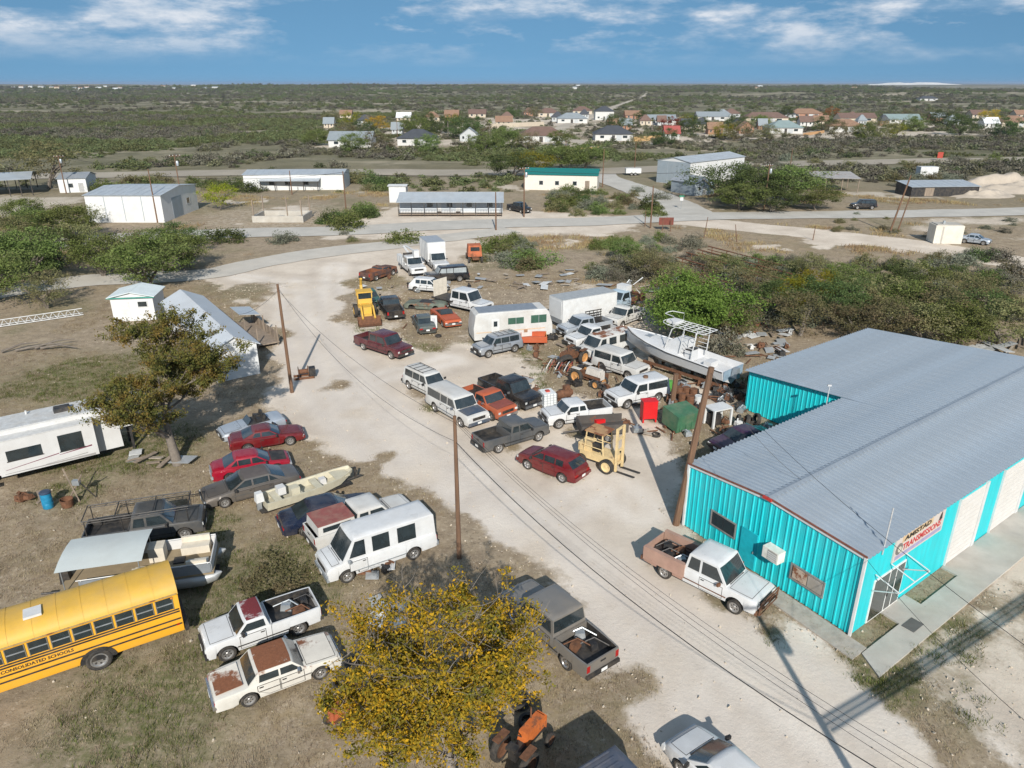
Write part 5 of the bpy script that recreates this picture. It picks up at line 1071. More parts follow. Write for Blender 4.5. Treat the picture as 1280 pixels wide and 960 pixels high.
for s_ in (1, -1): put_wheel(t, -.7, s_ * .95, .68, .42, CY, False); put_wheel(t, 1.6, s_ * .85, .42, .28, CY, False)
# forklift
FY = M('faded_forklift', (.66, .50, .26), .65, 0, .15, 3, dirt=.2, rust=.28)
loc, a = at_pose((772, 574), (730, 560), .8); t = thing('forklift', 'faded yellow rough-terrain forklift with bare cage and mast', 'forklift', loc, a)
B(t, 'chassis', (0, 0, .75), (2.4, 1.1, .5), FY); B(t, 'engine_cover', (-.9, 0, 1.15), (.9, 1.0, .55), FY); B(t, 'seat', (-.2, 0, 1.25), (.5, .6, .5), BLACKP)
for x in (-.9, .5):
    for y in (-.55, .55): T(t, 'cage_post', [(x, y, 1.0), (x * .8, y, 2.4)], .045, FY, 5)
mb = MB(); mb.box((-.15, 0, 2.42), (1.4, 1.25, .06)); mb.build('cage_roof', M('rusty_cage_roof', (.40, .24, .12), .8, 0, .2, 3, rust=.5), t, smooth=0)
for z_ in (1.4, 1.9): MB().tube([(-.85, .57, z_), (.45, .57, z_)], .03, 5).tube([(-.85, -.57, z_), (.45, -.57, z_)], .03, 5).build('cage_rail', FY, t)
for y in (-.4, .4): B(t, 'mast', (1.35, y, 1.6), (.14, .13, 2.9), FY)
for z_ in (.6, 1.5, 2.3, 3.0): B(t, 'mast_crossbar', (1.35, 0, z_), (.1, .8, .12), FY)
for y in (-.35, .35): B(t, 'fork', (2.0, y, .15), (1.3, .12, .06), DARKM)
for s_ in (1, -1): put_wheel(t, .9, s_ * .75, .48, .32, FY, False); put_wheel(t, -1.0, s_ * .7, .38, .26, FY, False)
# old tractor
TW = M('tractor_white', (.55, .52, .47), .6, 0, .15, 3, rust=.25); OR = M('rim_orange', (.52, .26, .09), .7, 0, .2, 3, rust=.2)
def tractor(name, label, F_, B_, hoodm, mainm, rimm):
    loc, a = at_pose(F_, B_, .7); t = thing(name, label, 'tractor', loc, a)
    B(t, 'hood', (.7, 0, 1.15), (1.5, .55, .55), hoodm, taper=.85); B(t, 'frame', (.3, 0, .75), (2.2, .4, .4), mainm); B(t, 'grille', (1.47, 0, 1.0), (.05, .5, .7), hoodm); B(t, 'seat', (-.75, 0, 1.25), (.4, .45, .15), DARKM); T(t, 'steering_wheel', [(-.1, 0, 1.3), (-.35, 0, 1.6)], .03, DARKM); T(t, 'exhaust', [(.9, .2, 1.4), (.9, .2, 2.0)], .04, RUSTY)
    for s_ in (1, -1):
        put_wheel(t, -.6, s_ * .75, .62, .32, rimm, False); put_wheel(t, 1.25, s_ * .6, .34, .18, rimm, False)
        B(t, 'fender', (-.6, s_ * .72, 1.32), (.8, .35, .06), RUSTY if 'orange' in name else hoodm)
    return t
tractor('old_tractor', 'old white-hooded tractor with rusty red frame beside the junk', (752, 474), (718, 463), TW, RUSTY, OR)
tractor('old_tractor', 'rusty tractor with orange rims among coiled hoses', (705, 450), (726, 441), RUSTY, RUSTY, OR)
t = tractor('orange_tractor', 'orange tractor under the yellow tree near the slate-blue van', (668, 912), (638, 946), M('tractor_orange', (.50, .13, .03), .6, 0, .25, 3, rust=.35), DARKM, RUSTY); t.scale = (.82, .82, .82)
t = tractor('orange_tractor', 'rusted orange tractor among bare branches near the rusty sedan', (428, 886), (455, 866), M('tractor_red_orange', (.40, .10, .04), .7, 0, .25, 3, rust=.45), RUSTY, RUSTY); t.scale = (.7, .7, .7)
t = thing('orange_machine', 'rusted orange cab truck at the edge of the roadside brush', 'truck', G(593, 326), R(100))
B(t, 'cab', (0, 0, 1.5), (1.8, 1.9, 1.5), M('rust_orange', (.42, .12, .05), .75, 0, .25, 2, rust=.4), taper=.9); B(t, 'rear_window', (-.92, 0, 1.8), (.04, 1.2, .5), GLASS); B(t, 'frame', (.3, 0, .6), (4, .9, .25), RUSTY); [put_wheel(t, x, y, .42, .26) for x in (-1.2, 1.6) for y in (-.85, .85)]
# ---------------------------------------------------------------- loose things in the yard
rnd = random.Random(11)
def gl_(px, py, z=0): p = G(px, py); return (p.x, p.y, z)
t = thing('plastic_tote', 'white plastic tank in a wire cage beside the black pickup', 'tank', gl_(684, 508), R(20))
B(t, 'tank', (0, 0, .72), (1.0, 1.1, 1.0), M('tote_plastic', (.66, .68, .68), .5), taper=.97); B(t, 'pallet', (0, 0, .1), (1.1, 1.2, .16), WOOD); B(t, 'cap', (0, 0, 1.27), (.3, .3, .1), M('cap_red', (.4, .05, .03), .5))
mb = MB()
for z_ in (.3, .5, .7, .9, 1.1): mb.tube([(-.53, -.58, z_), (.53, -.58, z_), (.53, .58, z_), (-.53, .58, z_), (-.53, -.58, z_)], .015, 4)
for k in np.linspace(-.5, .5, 5):
    for s_ in (-1, 1): mb.tube([(k, s_ * .58, .2), (k, s_ * .58, 1.22)], .014, 4); mb.tube([(s_ * .53, k * 1.1, .2), (s_ * .53, k * 1.1, 1.22)], .014, 4)
mb.build('wire_cage', GALV, t)
t = thing('compressor', 'rusty brown compressor tank beside the caged plastic tank', 'compressor', gl_(705, 500), R(30))
MB().lathe([(0, -.7), (.25, -.68), (.32, -.5), (.32, .5), (.25, .68), (0, .7)], (0, 0, .55), 14, 'X').build('tank', RUSTY, t); B(t, 'motor', (.2, 0, 1.0), (.5, .35, .35), RUSTY); [B(t, 'leg', (x, 0, .13), (.1, .5, .26), RUSTY) for x in (-.45, .45)]
t = thing('red_cabinet', 'bright red steel cabinet standing on legs before the white SUV', 'cabinet', gl_(810, 526), R(8))
RC = M('cabinet_red', (.55, .012, .015), .45, 0, .08, 2); B(t, 'box', (0, 0, .95), (1.05, .7, 1.3), RC); B(t, 'door', (0, -.36, .95), (.95, .03, 1.15), RC); B(t, 'top', (0, 0, 1.62), (1.1, .75, .04), RC)
for x in (-.46, .46):
    for y in (-.28, .28): B(t, 'leg', (x, y, .15), (.1, .1, .3), RC)
t = thing('green_tank', 'dented dark green steel bin beside the leaning utility pole', 'bin', gl_(850, 535), R(28))
GM = M('bin_green', (.045, .14, .075), .6, 0, .2, 2, dirt=.3, rust=.15); B(t, 'bin', (0, 0, .85), (1.9, 1.6, 1.3), GM, 0, 0, .12, 1.08); [B(t, 'rib', (x, -.82, .85), (.07, .06, 1.2), GM) for x in (-.7, -.2, .3, .8)]; B(t, 'skid', (0, .5, .1), (2.0, .15, .2), RUSTY); B(t, 'skid', (0, -.5, .1), (2.0, .15, .2), RUSTY)
t = thing('appliance_frame', 'gutted white appliance cabinet on its side before the workshop wing', 'appliance', gl_(896, 530), R(25))
for x in (-.75, .75):
    for y in (-.5, .5): B(t, 'post', (x, y, .65), (.14, .14, 1.3), WHITEP)
B(t, 'top', (0, 0, 1.33), (1.65, 1.15, .08), WHITEP); B(t, 'back', (-.2, .5, .7), (1.1, .06, 1.1), WHITEP); B(t, 'innards', (-.3, 0, .5), (.7, .7, .8), DARKM)
# steel dump trailer behind the forklift
t = thing('dump_trailer', 'dark rusty steel trailer box with red cushion behind the forklift', 'trailer', gl_(752, 545), R(8))
DT = M('trailer_steel', (.085, .075, .068), .7, .2, .2, 2, rust=.25); B(t, 'floor', (0, 0, .6), (3.2, 1.7, .08), DT); [B(t, 'side_panel', (0, s_ * .85, .9), (3.2, .07, .65), DT) for s_ in (1, -1)]; B(t, 'front_panel', (-1.6, 0, .9), (.07, 1.7, .65), DT); [put_wheel(t, .2, s_ * .98, .34, .2) for s_ in (1, -1)]; T(t, 'tongue', [(-1.6, 0, .55), (-2.7, 0, .45)], .06, DT)
tag(B(None, 'cushion', (*gl_(748, 538)[:2], .78), (.7, .6, .25), RC, .4), 'red cushion lying in the rusty steel trailer', 'cushion')
# drums
def drum(px, py, mat, label, h=.88, z=0, tip=False, group='oil drums in the junk heap'):
    mb = MB(); mb.lathe([(0, 0), (.28, 0), (.29, .02), (.29, .29), (.305, .3), (.29, .32), (.29, .57), (.305, .585), (.29, .6), (.29, h - .02), (.27, h), (.27, h - .03), (0, h - .03)], n=16)
    o = mb.build('oil_drum', mat, None, gl_(px, py, z)); 
    if tip: o.rotation_euler = (R(90), 0, rnd.uniform(0, 3)); o.location.z = .3
    return tag(o, label, 'drum', group)
for px, py in ((848, 497), (857, 497), (866, 499), (862, 508), (852, 505)): drum(px, py, RUSTY, 'rust-brown oil drum clustered by the boat stern')
drum(836, 489, M('drum_green', (.08, .28, .05), .5), 'bright green drum between boat and white SUV', group=None); drum(872, 508, M('drum_pale', (.5, .52, .52), .5), 'pale drum at the edge of the rusty drum cluster', group=None)
bd = drum(61, 634, M('drum_blue', (.015, .20, .36), .45, 0, .3, 4), 'bright blue drum with dark lid near the camper', 1.0, group=None); MB().lathe([(0, 1.06), (.25, 1.05), (.31, 1.0), (.31, .94)], n=16).build('lid', M('lid_navy', (.03, .05, .09), .5), bd)
t = thing('steel_tub', 'rusty steel tub beside the blue drum', 'tub', gl_(85, 633)); MB().lathe([(0, .03), (.3, .03), (.36, .5), (.33, .5), (.28, .08), (0, .08)], n=14).build('tub', RUSTY, t)
t = thing('post_frame', 'leaning plank frame with a metal head beside the blue drum', 'frame', gl_(95, 627)); T(t, 'plank', [(.2, 0, 0), (-.5, .3, 2.0)], .05, WOOD, 4); T(t, 'plank', [(-.5, .2, 0), (.5, .3, 1.6)], .05, WOOD, 4); B(t, 'metal_head', (.1, .3, 1.1), (.4, .25, .3), GALV); T(t, 'brace', [(.9, .5, 0), (.2, .3, 1.2)], .04, DARKM, 4)
# tyres
_ty = wheel_meshes(.34, .22, STEEL, STEEL.name)[0]
def tyre(px, py, z=.11, flat=True, s=1.0, label='loose black tyre lying among the scrap', group='loose tyres in the scrap'):
    o = link('tyre', _ty, None, gl_(px, py, z * s)); o.scale = (s, s, s); o.rotation_euler = (R(90) if flat else R(12), 0, rnd.uniform(0, 3))
    if not flat: o.location.z = .34 * s
    return tag(o, label, 'tyre', group)
for px, py, f, s in ((933, 533, 0, 1.3), (945, 531, 0, 1.3), (938, 528, 1, 1.2), (922, 530, 0, 1.1), (926, 536, 1, 1), (768, 500, 0, 1.1), (775, 497, 0, 1), (548, 421, 1, .9), (712, 462, 1, 1.3), (820, 545, 1, .9), (650, 880, 1, 1.2), (438, 848, 0, 1.5), (428, 858, 1, 1.3), (868, 556, 1, .9), (660, 905, 1, 1.1)): tyre(px, py, flat=bool(f), s=s)
big = tyre(706, 462, s=2.2, flat=False, label='huge black tractor tyre leaning on the hose heap', group=None); big.rotation_euler = (R(28), 0, .5); big.location.z = .68
# hose and hoop heap
t = thing('hoop_rake', 'heap of curved red and white hoops beside the rusty tractor', 'farm rake', gl_(695, 463), R(-20))
for k in range(9):
    x = -1.0 + k * .26; mb = MB(); r_ = .85
    mb.tube([(x + .3 * math.sin(q), math.cos(q) * r_, max(.03, math.sin(q) * r_ + .05)) for q in np.linspace(0, math.pi, 9)], .035, 5); mb.build('hoop', [RUSTY, WHITEP, M('hoop_red', (.3, .06, .04), .7)][k % 3], t)
T(t, 'axle', [(-1.2, 0, .5), (1.4, 0, .5)], .05, RUSTY)
# posts
def pole(px, py, h, top=None, r=.15, arms=0, label='', lean=(0, 0), group=None, name='utility_pole', cap=False, pos=None, trans=0, r2=.62, blob=None):
    p = Vector(pos) if pos else G(px, py); t = thing(name, label, 'pole' if name == 'utility_pole' else 'post', (p.x, p.y, float(terrain(p.x, p.y))), 0, group)
    MB().tube([(0, 0, -.05), (lean[0] * .5, lean[1] * .5, h * .5), (lean[0], lean[1], h)], r, 8, r * r2).build('shaft', POLEW, t)
    for k in range(arms):
        z_ = h - .3 - k * .8; q = z_ / h; B(t, 'crossarm', (lean[0] * q, lean[1] * q + .14, z_), (2.0, .1, .12), POLEW, .5)
        for x in (-.85, -.3, .3, .85): MB().lathe([(.05, 0), (.06, .1), (.03, .16)], (lean[0] * q + x * math.cos(.5), lean[1] * q + .14 + x * math.sin(.5), z_ + .06), 6).build('insulator', WHITEP, t)
    for k in range(trans): MB().lathe([(0, 0), (.24, 0), (.26, .1), (.26, .75), (.2, .85), (0, .88)], (lean[0] * .8 + .35, lean[1] * .8, h * (.8 - .1 * k)), 12).build('transformer', GALV, t)
    return t
P1 = pole(845, 655, 9.15, label='tall leaning brown pole beside the teal workshop corner', lean=(1.05, .15), r=.2, r2=.8)
P2 = pole(574, 697, 7.95, label='slim wooden pole standing beside the yellow tree', r=.13)
P3 = pole(365, 490, 8.65, label='bare wooden pole standing beside the white cabin', lean=(-.1, 0), r=.15)
P4 = pole(0, 0, 11.5, pos=(12.7, 9.4, 0), label='tall utility pole with transformer beside the caliche drive', arms=1, trans=1, r=.18)
pole(805, 500, 2.0, label='thick stub post before the white two-door SUV', name='timber_post', r=.2, r2=.95); pole(840, 508, 2.6, label='thick stub post beside the rusty oil drums', name='timber_post', r=.2, r2=.95, lean=(.1, 0))
FAR = 'distant utility poles along the roads'
for px, py, top, arm in ((197, 278, 211, 0), (229, 262, 193, 1), (83, 242, 194, 1), (365, 243, 215, 0), (655, 271, 209, 1), (620, 288, 240, 0), (793, 214, 178, 0), (753, 234, 186, 0), (955, 262, 205, 1), (813, 285, 232, 0), (433, 268, 214, 0), (988, 207, 192, 0), (707, 196, 178, 0), (497, 172, 150, 0)):
    b_ = G(px, py); v_ = (top - 480) / FPX; d_ = b_.y * _c + CAM_H * _s; yc = CAM_H * _c - b_.y * _s; h = (yc - v_ * d_) / (_c - v_ * _s)
    pole(px, py, max(5, h), arms=arm, r=.14, label='slender wooden utility pole standing along the far roads', group=FAR, trans=1 if arm else 0)
pole(1112, 291, 9.0, label='leaning dark pole by the dirt road paired with a shorter one', lean=(1.6, 0), r=.17); pole(1122, 289, 5.5, label='short leaning pole beside the taller roadside pole', lean=(.9, 0), r=.13)
for px, py, h, ln in ((880, 297, 3.2, .3), (921, 302, 2.6, -.5), (828, 288, 2.0, 0), (838, 289, 2.0, 0), (1016, 300, 2.2, .1), (806, 283, 2.6, 0)): pole(px, py, h, label='thin weathered fence post in the dry roadside grass', name='fence_post', r=.08, lean=(ln, 0), group='fence posts along the dirt road')
tag(B(None, 'rust_sign', (*gl_(832, 288)[:2], 1.5), (2.4, .05, 1.2), M('rust_panel', (.16, .045, .03), .8, 0, .3, 2)), 'rusty red metal panel on posts at the road junction', 'panel')
# wires
WIRE = M('wire_black', (.015, .015, .016), .6)
def wire(a, b_, sag, r=.014, name='power_line', label='thin black overhead wire strung between poles', group='overhead wires'):
    a, b_ = Vector(a), Vector(b_); pts = [a.lerp(b_, i / 16) - Vector((0, 0, sag * 4 * (i / 16) * (1 - i / 16))) for i in range(17)]
    return tag(MB().tube(pts, r, 4).build(name, WIRE), label, 'wire', group)
p2, p3, p1, p4 = Vector((-2.69, 31.36, 0)), Vector((-17.24, 53.09, 0)), Vector((9.0, 34.45, 0)), Vector((12.7, 9.4, 0))
Z = lambda v, z: v + Vector((0, 0, z))
wire(Z(p2, 6.6), Z(p4, 6.9), 1.5, .022, label='heavy black cable sagging low over the caliche drive', group=None)
for dz, dx in ((7.2, -.25), (7.25, .1), (7.3, .45)): wire(Z(p2, 7.7) + Vector((dx * .3, 0, 0)), Z(p4, dz) + Vector((dx, .2, 0)), 1.3, .009)
for h3, h2, sg_ in ((8.4, 6.6, 1.6), (8.2, 7.6, .9)): wire(Z(p3, h3) + Vector((-.1, 0, 0)), Z(p2, h2), sg_, .012)
wire(Z(p1, 8.9) + Vector((1.0, .15, 0)), BC + LB(2.5, W_ / 2, ZP + .15), .5, .01); wire(Z(p1, 8.9) + Vector((1.0, .15, 0)), Z(p4, 10.8), .8, .01); wire(Z(p3, 8.3), (-24, 62, 3.6), .4, .012); wire(BC + LB(0, 0, 4), Z(p4, 9), .5, .01)
for k in range(3): wire(Z(p4, 7.0) + Vector((.12 * k, -.25 * k, 0)), (46, 30 - .25 * k, 7.3), .35, .07, label='thick bundled cable running out from the transformer pole', group='bundled cables')
fp = lambda px, py, h: Z(G(px, py), h)
for a, b_ in (((197, 278, 8), (433, 268, 7.5)), ((433, 268, 7.5), (655, 271, 8)), ((655, 271, 8), (955, 262, 8)), ((955, 262, 8), (1112, 291, 8.2)), ((83, 242, 8), (229, 262, 8))): wire(fp(*a), fp(*b_), .9, .03)
# lattice tower lying in the grass
a, b_ = G(-20, 411), G(104, 393); d_ = b_ - a; t = thing('lattice_mast', 'white lattice mast lying flat in the dry grass', 'mast', (a.x, a.y, 0), math.atan2(d_.y, d_.x)); Lm = d_.length
for y, z_ in ((-.35, .08), (.35, .08), (0, .65)): T(t, 'rail', [(0, y, z_), (Lm, y, z_)], .045, WHITEP, 5)
for k in range(int(Lm / .7)):
    x = k * .7; MB().tube([(x, -.35, .08), (x + .35, 0, .65), (x + .7, -.35, .08)], .025, 4).tube([(x, .35, .08), (x + .35, 0, .65), (x + .7, .35, .08)], .025, 4).build('lacing', WHITEP, t)
# sign board, stump machine, debris
t = thing('sign_board', 'narrow white sign board standing on a tyre base', 'sign', gl_(543, 415), R(-8)); B(t, 'board', (0, 0, 1.05), (.62, .05, 1.25), WHITEP); B(t, 'base', (0, 0, .2), (.3, .3, .4), DARKM); B(t, 'print', (0, -.03, 1.15), (.3, .012, .5), M('sign_print', (.45, .45, .47), .6))
t = thing('rusty_winch', 'rusty winch machine on skids beside the bare wooden pole', 'winch', gl_(380, 472), R(20)); MB().lathe([(.12, -.4), (.45, -.4), (.45, -.36), (.2, -.34), (.2, .34), (.45, .36), (.45, .4), (.12, .4)], (0, 0, .55), 14, 'X').build('drum', RUSTY, t); B(t, 'skid', (0, .35, .08), (1.6, .12, .16), RUSTY); B(t, 'skid', (0, -.35, .08), (1.6, .12, .16), RUSTY); B(t, 'engine', (.7, 0, .5), (.5, .5, .7), DARKM)
BRD = [WOOD, M('grey_tin', (.42, .43, .43), .5, .3, .15, 2, rust=.2), M('old_board', (.36, .31, .25), .85, 0, .2, 3), RUSTY, WHITEP]
def heap(n, px0, px1, py0, py1, kinds, label, grp, cat='scrap', smin=.5, smax=2.2, name='scrap_board'):
    for k in range(n):
        p = G(rnd.uniform(px0, px1), rnd.uniform(py0, py1)); kd = rnd.choice(kinds); z_ = rnd.uniform(.05, .3)
        mb = MB()
        if kd == 'board': mb.box((0, 0, 0), (rnd.uniform(smin, smax), rnd.uniform(.12, .35), .05)); mt = rnd.choice([WOOD, BRD[2]]); nm = 'board'
        elif kd == 'sheet': mb.box((0, 0, 0), (rnd.uniform(smin, smax), rnd.uniform(.6, 1.1), .03)); mt = rnd.choice([BRD[1], BRD[1], WHITEP]); nm = 'tin_sheet'
        elif kd == 'pipe': mb.tube([(-smax / 2, 0, 0), (smax / 2, 0, 0)], .05, 6); mt = RUSTY; nm = 'pipe'
        else:
            mb.box((0, 0, .1), (rnd.uniform(.3, .7), rnd.uniform(.25, .5), rnd.uniform(.2, .5)), rnd.uniform(0, 3), taper=rnd.uniform(.7, 1)); mb.tube([(-.3, 0, .1), (.1, .1, .4), (.4, 0, .2)], .05, 5); mt = rnd.choice([RUSTY, DARKM, GALV, RUSTY, RUSTY, WHITEP] if px1 < 440 or px0 > 850 else [RUSTY, DARKM, GALV, RUSTY, DARKM]); nm = 'scrap_metal'
        o = mb.build(nm, mt, None, (p.x, p.y, z_), smooth=0); o.rotation_euler = (rnd.uniform(-.15, .15), rnd.uniform(-.15, .15), rnd.uniform(0, 3.1))
        tag(o, {'board': 'weathered board', 'tin_sheet': 'bent tin sheet', 'pipe': 'rusty pipe', 'scrap_metal': 'lump of scrap metal'}[nm] + ' ' + label, {'board': 'board', 'tin_sheet': 'sheet', 'pipe': 'pipe', 'scrap_metal': 'scrap'}[nm], nm.replace('_', ' ') + 's ' + grp)
heap(40, 440, 600, 345, 412, ['scrap', 'board', 'sheet', 'pipe'], 'scattered between the parked wrecks near the backhoe', 'near the backhoe', smin=.3, smax=1.1)
heap(80, 640, 800, 412, 500, ['scrap', 'scrap', 'pipe', 'board', 'sheet'], 'scattered between the white wrecks and tractors', 'between the white wrecks', smin=.3, smax=1.2)
heap(26, 780, 870, 495, 550, ['scrap', 'pipe', 'board'], 'lying around the red cabinet and green bin', 'around the red cabinet', smin=.2, smax=.9)
heap(30, 740, 870, 345, 385, ['sheet', 'board', 'scrap', 'pipe'], 'rusting in the scrub behind the box trailer', 'in the scrub behind the box trailer', smax=2.2)
heap(24, 598, 690, 343, 362, ['sheet', 'board', 'board'], 'lying flat in the clearing behind the motorhome', 'in the clearing')
heap(12, 700, 740, 338, 358, ['sheet', 'board'], 'heaped at the brush edge above the box trailer', 'at the brush edge')
heap(60, 850, 938, 478, 515, ['scrap', 'scrap', 'pipe', 'scrap'], 'piled behind the boat stern', 'behind the boat stern', smax=1.4)
heap(60, 890, 1000, 408, 455, ['scrap', 'sheet', 'board', 'pipe'], 'strewn behind the workshop wing', 'behind the workshop wing', smax=1.6)
heap(12, 690, 760, 465, 490, ['scrap', 'pipe'], 'strewn around the old tractors', 'around the tractors', smax=1.2)
heap(10, 880, 960, 530, 545, ['scrap', 'pipe'], 'dumped along the shaded workshop wall', 'along the workshop wall', smax=1.1)
heap(7, 450, 492, 708, 722, ['sheet', 'scrap'], 'left beside the white van', 'beside the van', smin=.3, smax=.8)
heap(6, 468, 500, 755, 790, ['board', 'sheet'], 'leaning in the twigs near the rusty sedan', 'near the rusty sedan', smax=1.3)
heap(8, 165, 230, 568, 582, ['board', 'sheet', 'scrap'], 'at the foot of the olive tree', 'under the olive tree', smax=1.8)
heap(9, 1225, 1290, 425, 445, ['sheet', 'sheet', 'board'], 'stacked beyond the workshop roof', 'beyond the workshop', smin=2.5, smax=5)
heap(8, 720, 800, 425, 445, ['board', 'pipe'], 'between the white vehicles and the boat', 'beside the boat', smax=2)
heap(5, 20, 60, 618, 632, ['board', 'scrap'], 'by the camper steps', 'by the camper')
for pr_, k, lab in ((rg, 3, 'in the bed of the white short pickup'), (f1, 3, 'in the bed of the pewter pickup'), (ut, 4, 'on the brown utility bed')):
    for q in range(k):
        mb = MB(); mb.box((0, 0, .12), (.5, .35, .3), q, taper=.8); mb.tube([(-.6, 0, .1), (.1, .15, .35), (.7, -.1, .15)], .035, 5)
        o = mb.build('scrap_metal', [GALV, RUSTY, DARKM, DARKM][q % 4], smooth=0); a_ = pr_.rotation_euler.z; f_ = Vector((math.cos(a_), math.sin(a_), 0)); n_ = Vector((-f_.y, f_.x, 0))
        o.location = pr_.location + f_ * (-1.2 - q * .38) + n_ * ((q % 2) * .6 - .3) + Vector((0, 0, .76 if pr_ is not ut else .88)); tag(o, 'lump of scrap metal ' + lab, 'scrap', 'scrap ' + lab)
# masonry ruin, concrete tank, mounds, pipe rack
a, b_ = G(316, 278), G(378, 279); w = (b_ - a).length; t = thing('block_ruin', 'low roofless block foundation with upright posts on the empty lot', 'ruin', (a.x, a.y, 0))
for x, y, dx, dy in ((w / 2, 0, w, .3), (w / 2, 6, w, .3), (.15, 3, .3, 5.7), (w - .15, 3, .3, 5.7)): B(t, 'block_wall', (x, y, .55), (dx, dy, 1.1), CONC)
for x, y in ((.2, .3), (w - .3, .3), (.2, 5.8), (w - .3, 5.8), (w / 2, 5.8)): B(t, 'post', (x, y, 1.9), (.18, .18, 3.8), WOOD)
for x, y in ((2, 2), (4, 3.4), (6, 2.2), (7.5, 4)): B(t, 'rubble', (x, y, .3), (1.2, .8, .6), CONC, x)
t = thing('concrete_tank', 'tall pale concrete tank box beside the dirt road', 'tank', gl_(1184, 305), R(-8)); w = 4.0
B(t, 'tank', (0, 1.5, 1.35), (w, 2.8, 2.7), M('tank_cream', (.62, .59, .52), .8, 0, .08, 1, dirt=.3)); B(t, 'lid', (0, 1.5, 2.76), (w * .9, 2.5, .12), CONC); B(t, 'rib', (-.9, .08, 1.3), (.2, .06, 2.5), CONC); B(t, 'pipe', (-.6, 1.2, 3.0), (.3, .3, .5), GALV)
vehicle('sedan', 'wreck_car', 'pale wrecked car beside the concrete tank', 'car', (1228, 299), (1210, 297), slv, L=4.2)
def mound(name, label, px, py, rx, ry, h, mat, cat='mound', seed=0, pos=None, n=40, kind=None, flat=9.):
    p = Vector(pos) if pos else G(px, py); mb = MB(); vs = []; fc = []
    for i in range(n + 1):
        for j in range(n + 1):
            u, v = i / n * 2 - 1, j / n * 2 - 1; r_ = math.hypot(u, v)
            z_ = h * max(0, 1 - r_) ** .8 * (.7 + .6 * mnoise.fractal(Vector((u * 2.3 + seed, v * 2.3, seed)), 1, 2, 5)); z_ = min(z_, flat); vs.append((u * rx, v * ry, z_ - .04))
    for i in range(n):
        for j in range(n): a = i * (n + 1) + j; fc.append((a, a + n + 1, a + n + 2, a + 1))
    o = mb.add(vs, fc).build(name, mat, None, (p.x, p.y, 0 if not pos else p.z), smooth=60); return tag(o, label, cat, kind=kind)
MND = M('sand_mound', (.43, .37, .30), .95, 0, .14, .4, bump=.4)
mound('dirt_mound', 'long pale heap of dug earth beside the low shed', 1262, 236, 16, 9, 3.9, MND, seed=2); mound('dirt_mound', 'smaller pale earth heap at the end of the low shed', 1218, 243, 8, 6, 2.4, MND, seed=5)
mound('quarry_mound', 'flat-topped white quarry tip on the far skyline', 0, 0, 480, 300, 34, M('quarry_white', (.72, .70, .66), .95, 0, .08, .01), pos=(3013, 5900, 4), seed=3, flat=24)
rk_ = [(846, 322, 990, 362), (858, 316, 985, 350), (840, 333, 975, 372), (872, 312, 990, 342), (850, 343, 940, 372), (885, 308, 985, 333)]
for x0, y0, x1, y1 in rk_:
    a, b_ = G(x0, y0, 1.1), G(x1, y1, 1.1); d_ = b_ - a; t = thing('pipe_rail', 'long rusty pipe rail on short legs in the overgrown brush', 'rail', (a.x, a.y, 0), math.atan2(d_.y, d_.x), 'rusty pipe rails in the brush'); Ln = d_.length
    T(t, 'rail', [(0, 0, 1.15), (Ln, 0, 1.05)], .085, RUSTY); T(t, 'rail', [(0, 0, .7), (Ln, 0, .62)], .06, RUSTY)
    for k in range(5): T(t, 'leg', [(Ln * (k + .3) / 5, 0, 0), (Ln * (k + .3) / 5, 0, 1.1)], .06, RUSTY, 5)
t = thing('road_sign', 'small green street sign on a thin post at the junction', 'sign', gl_(851, 262)); T(t, 'post', [(0, 0, 0), (0, 0, 2.6)], .04, GALV); B(t, 'plate', (0, 0, 2.5), (.9, .03, .25), M('sign_green', (.02, .22, .12), .5)); B(t, 'stop_plate', (0, -.03, 2.0), (.6, .03, .6), WHITEP)
t = thing('red_marker', 'red board standing beside the far highway', 'sign', gl_(1174, 201)); B(t, 'board', (0, 0, 1.7), (1.7, .1, 1.8), M('marker_red', (.36, .05, .03), .7)); [B(t, 'post', (x, .1, .6), (.12, .12, 1.2), WOOD) for x in (-.6, .6)]
t = thing('utility_trailer', 'small white utility trailer parked beyond the green-roofed building', 'trailer', gl_(791, 219)); B(t, 'box', (0, 0, 1.2), (4, 2, 1.2), WHITEP); [put_wheel(t, x, y, .4, .25) for x in (-.5, .5) for y in (-1.0, 1.0)]
t = thing('white_box', 'small white box trailer near the far mounds', 'trailer', gl_(1157, 222)); B(t, 'box', (0, 0, 1.6), (4.5, 2.4, 2.3), WHITEP); B(t, 'frame', (0, 0, .35), (4.4, 2, .3), DARKM); [put_wheel(t, x, y, .36, .22) for x in (-.5,) for y in (-1.1, 1.1)]
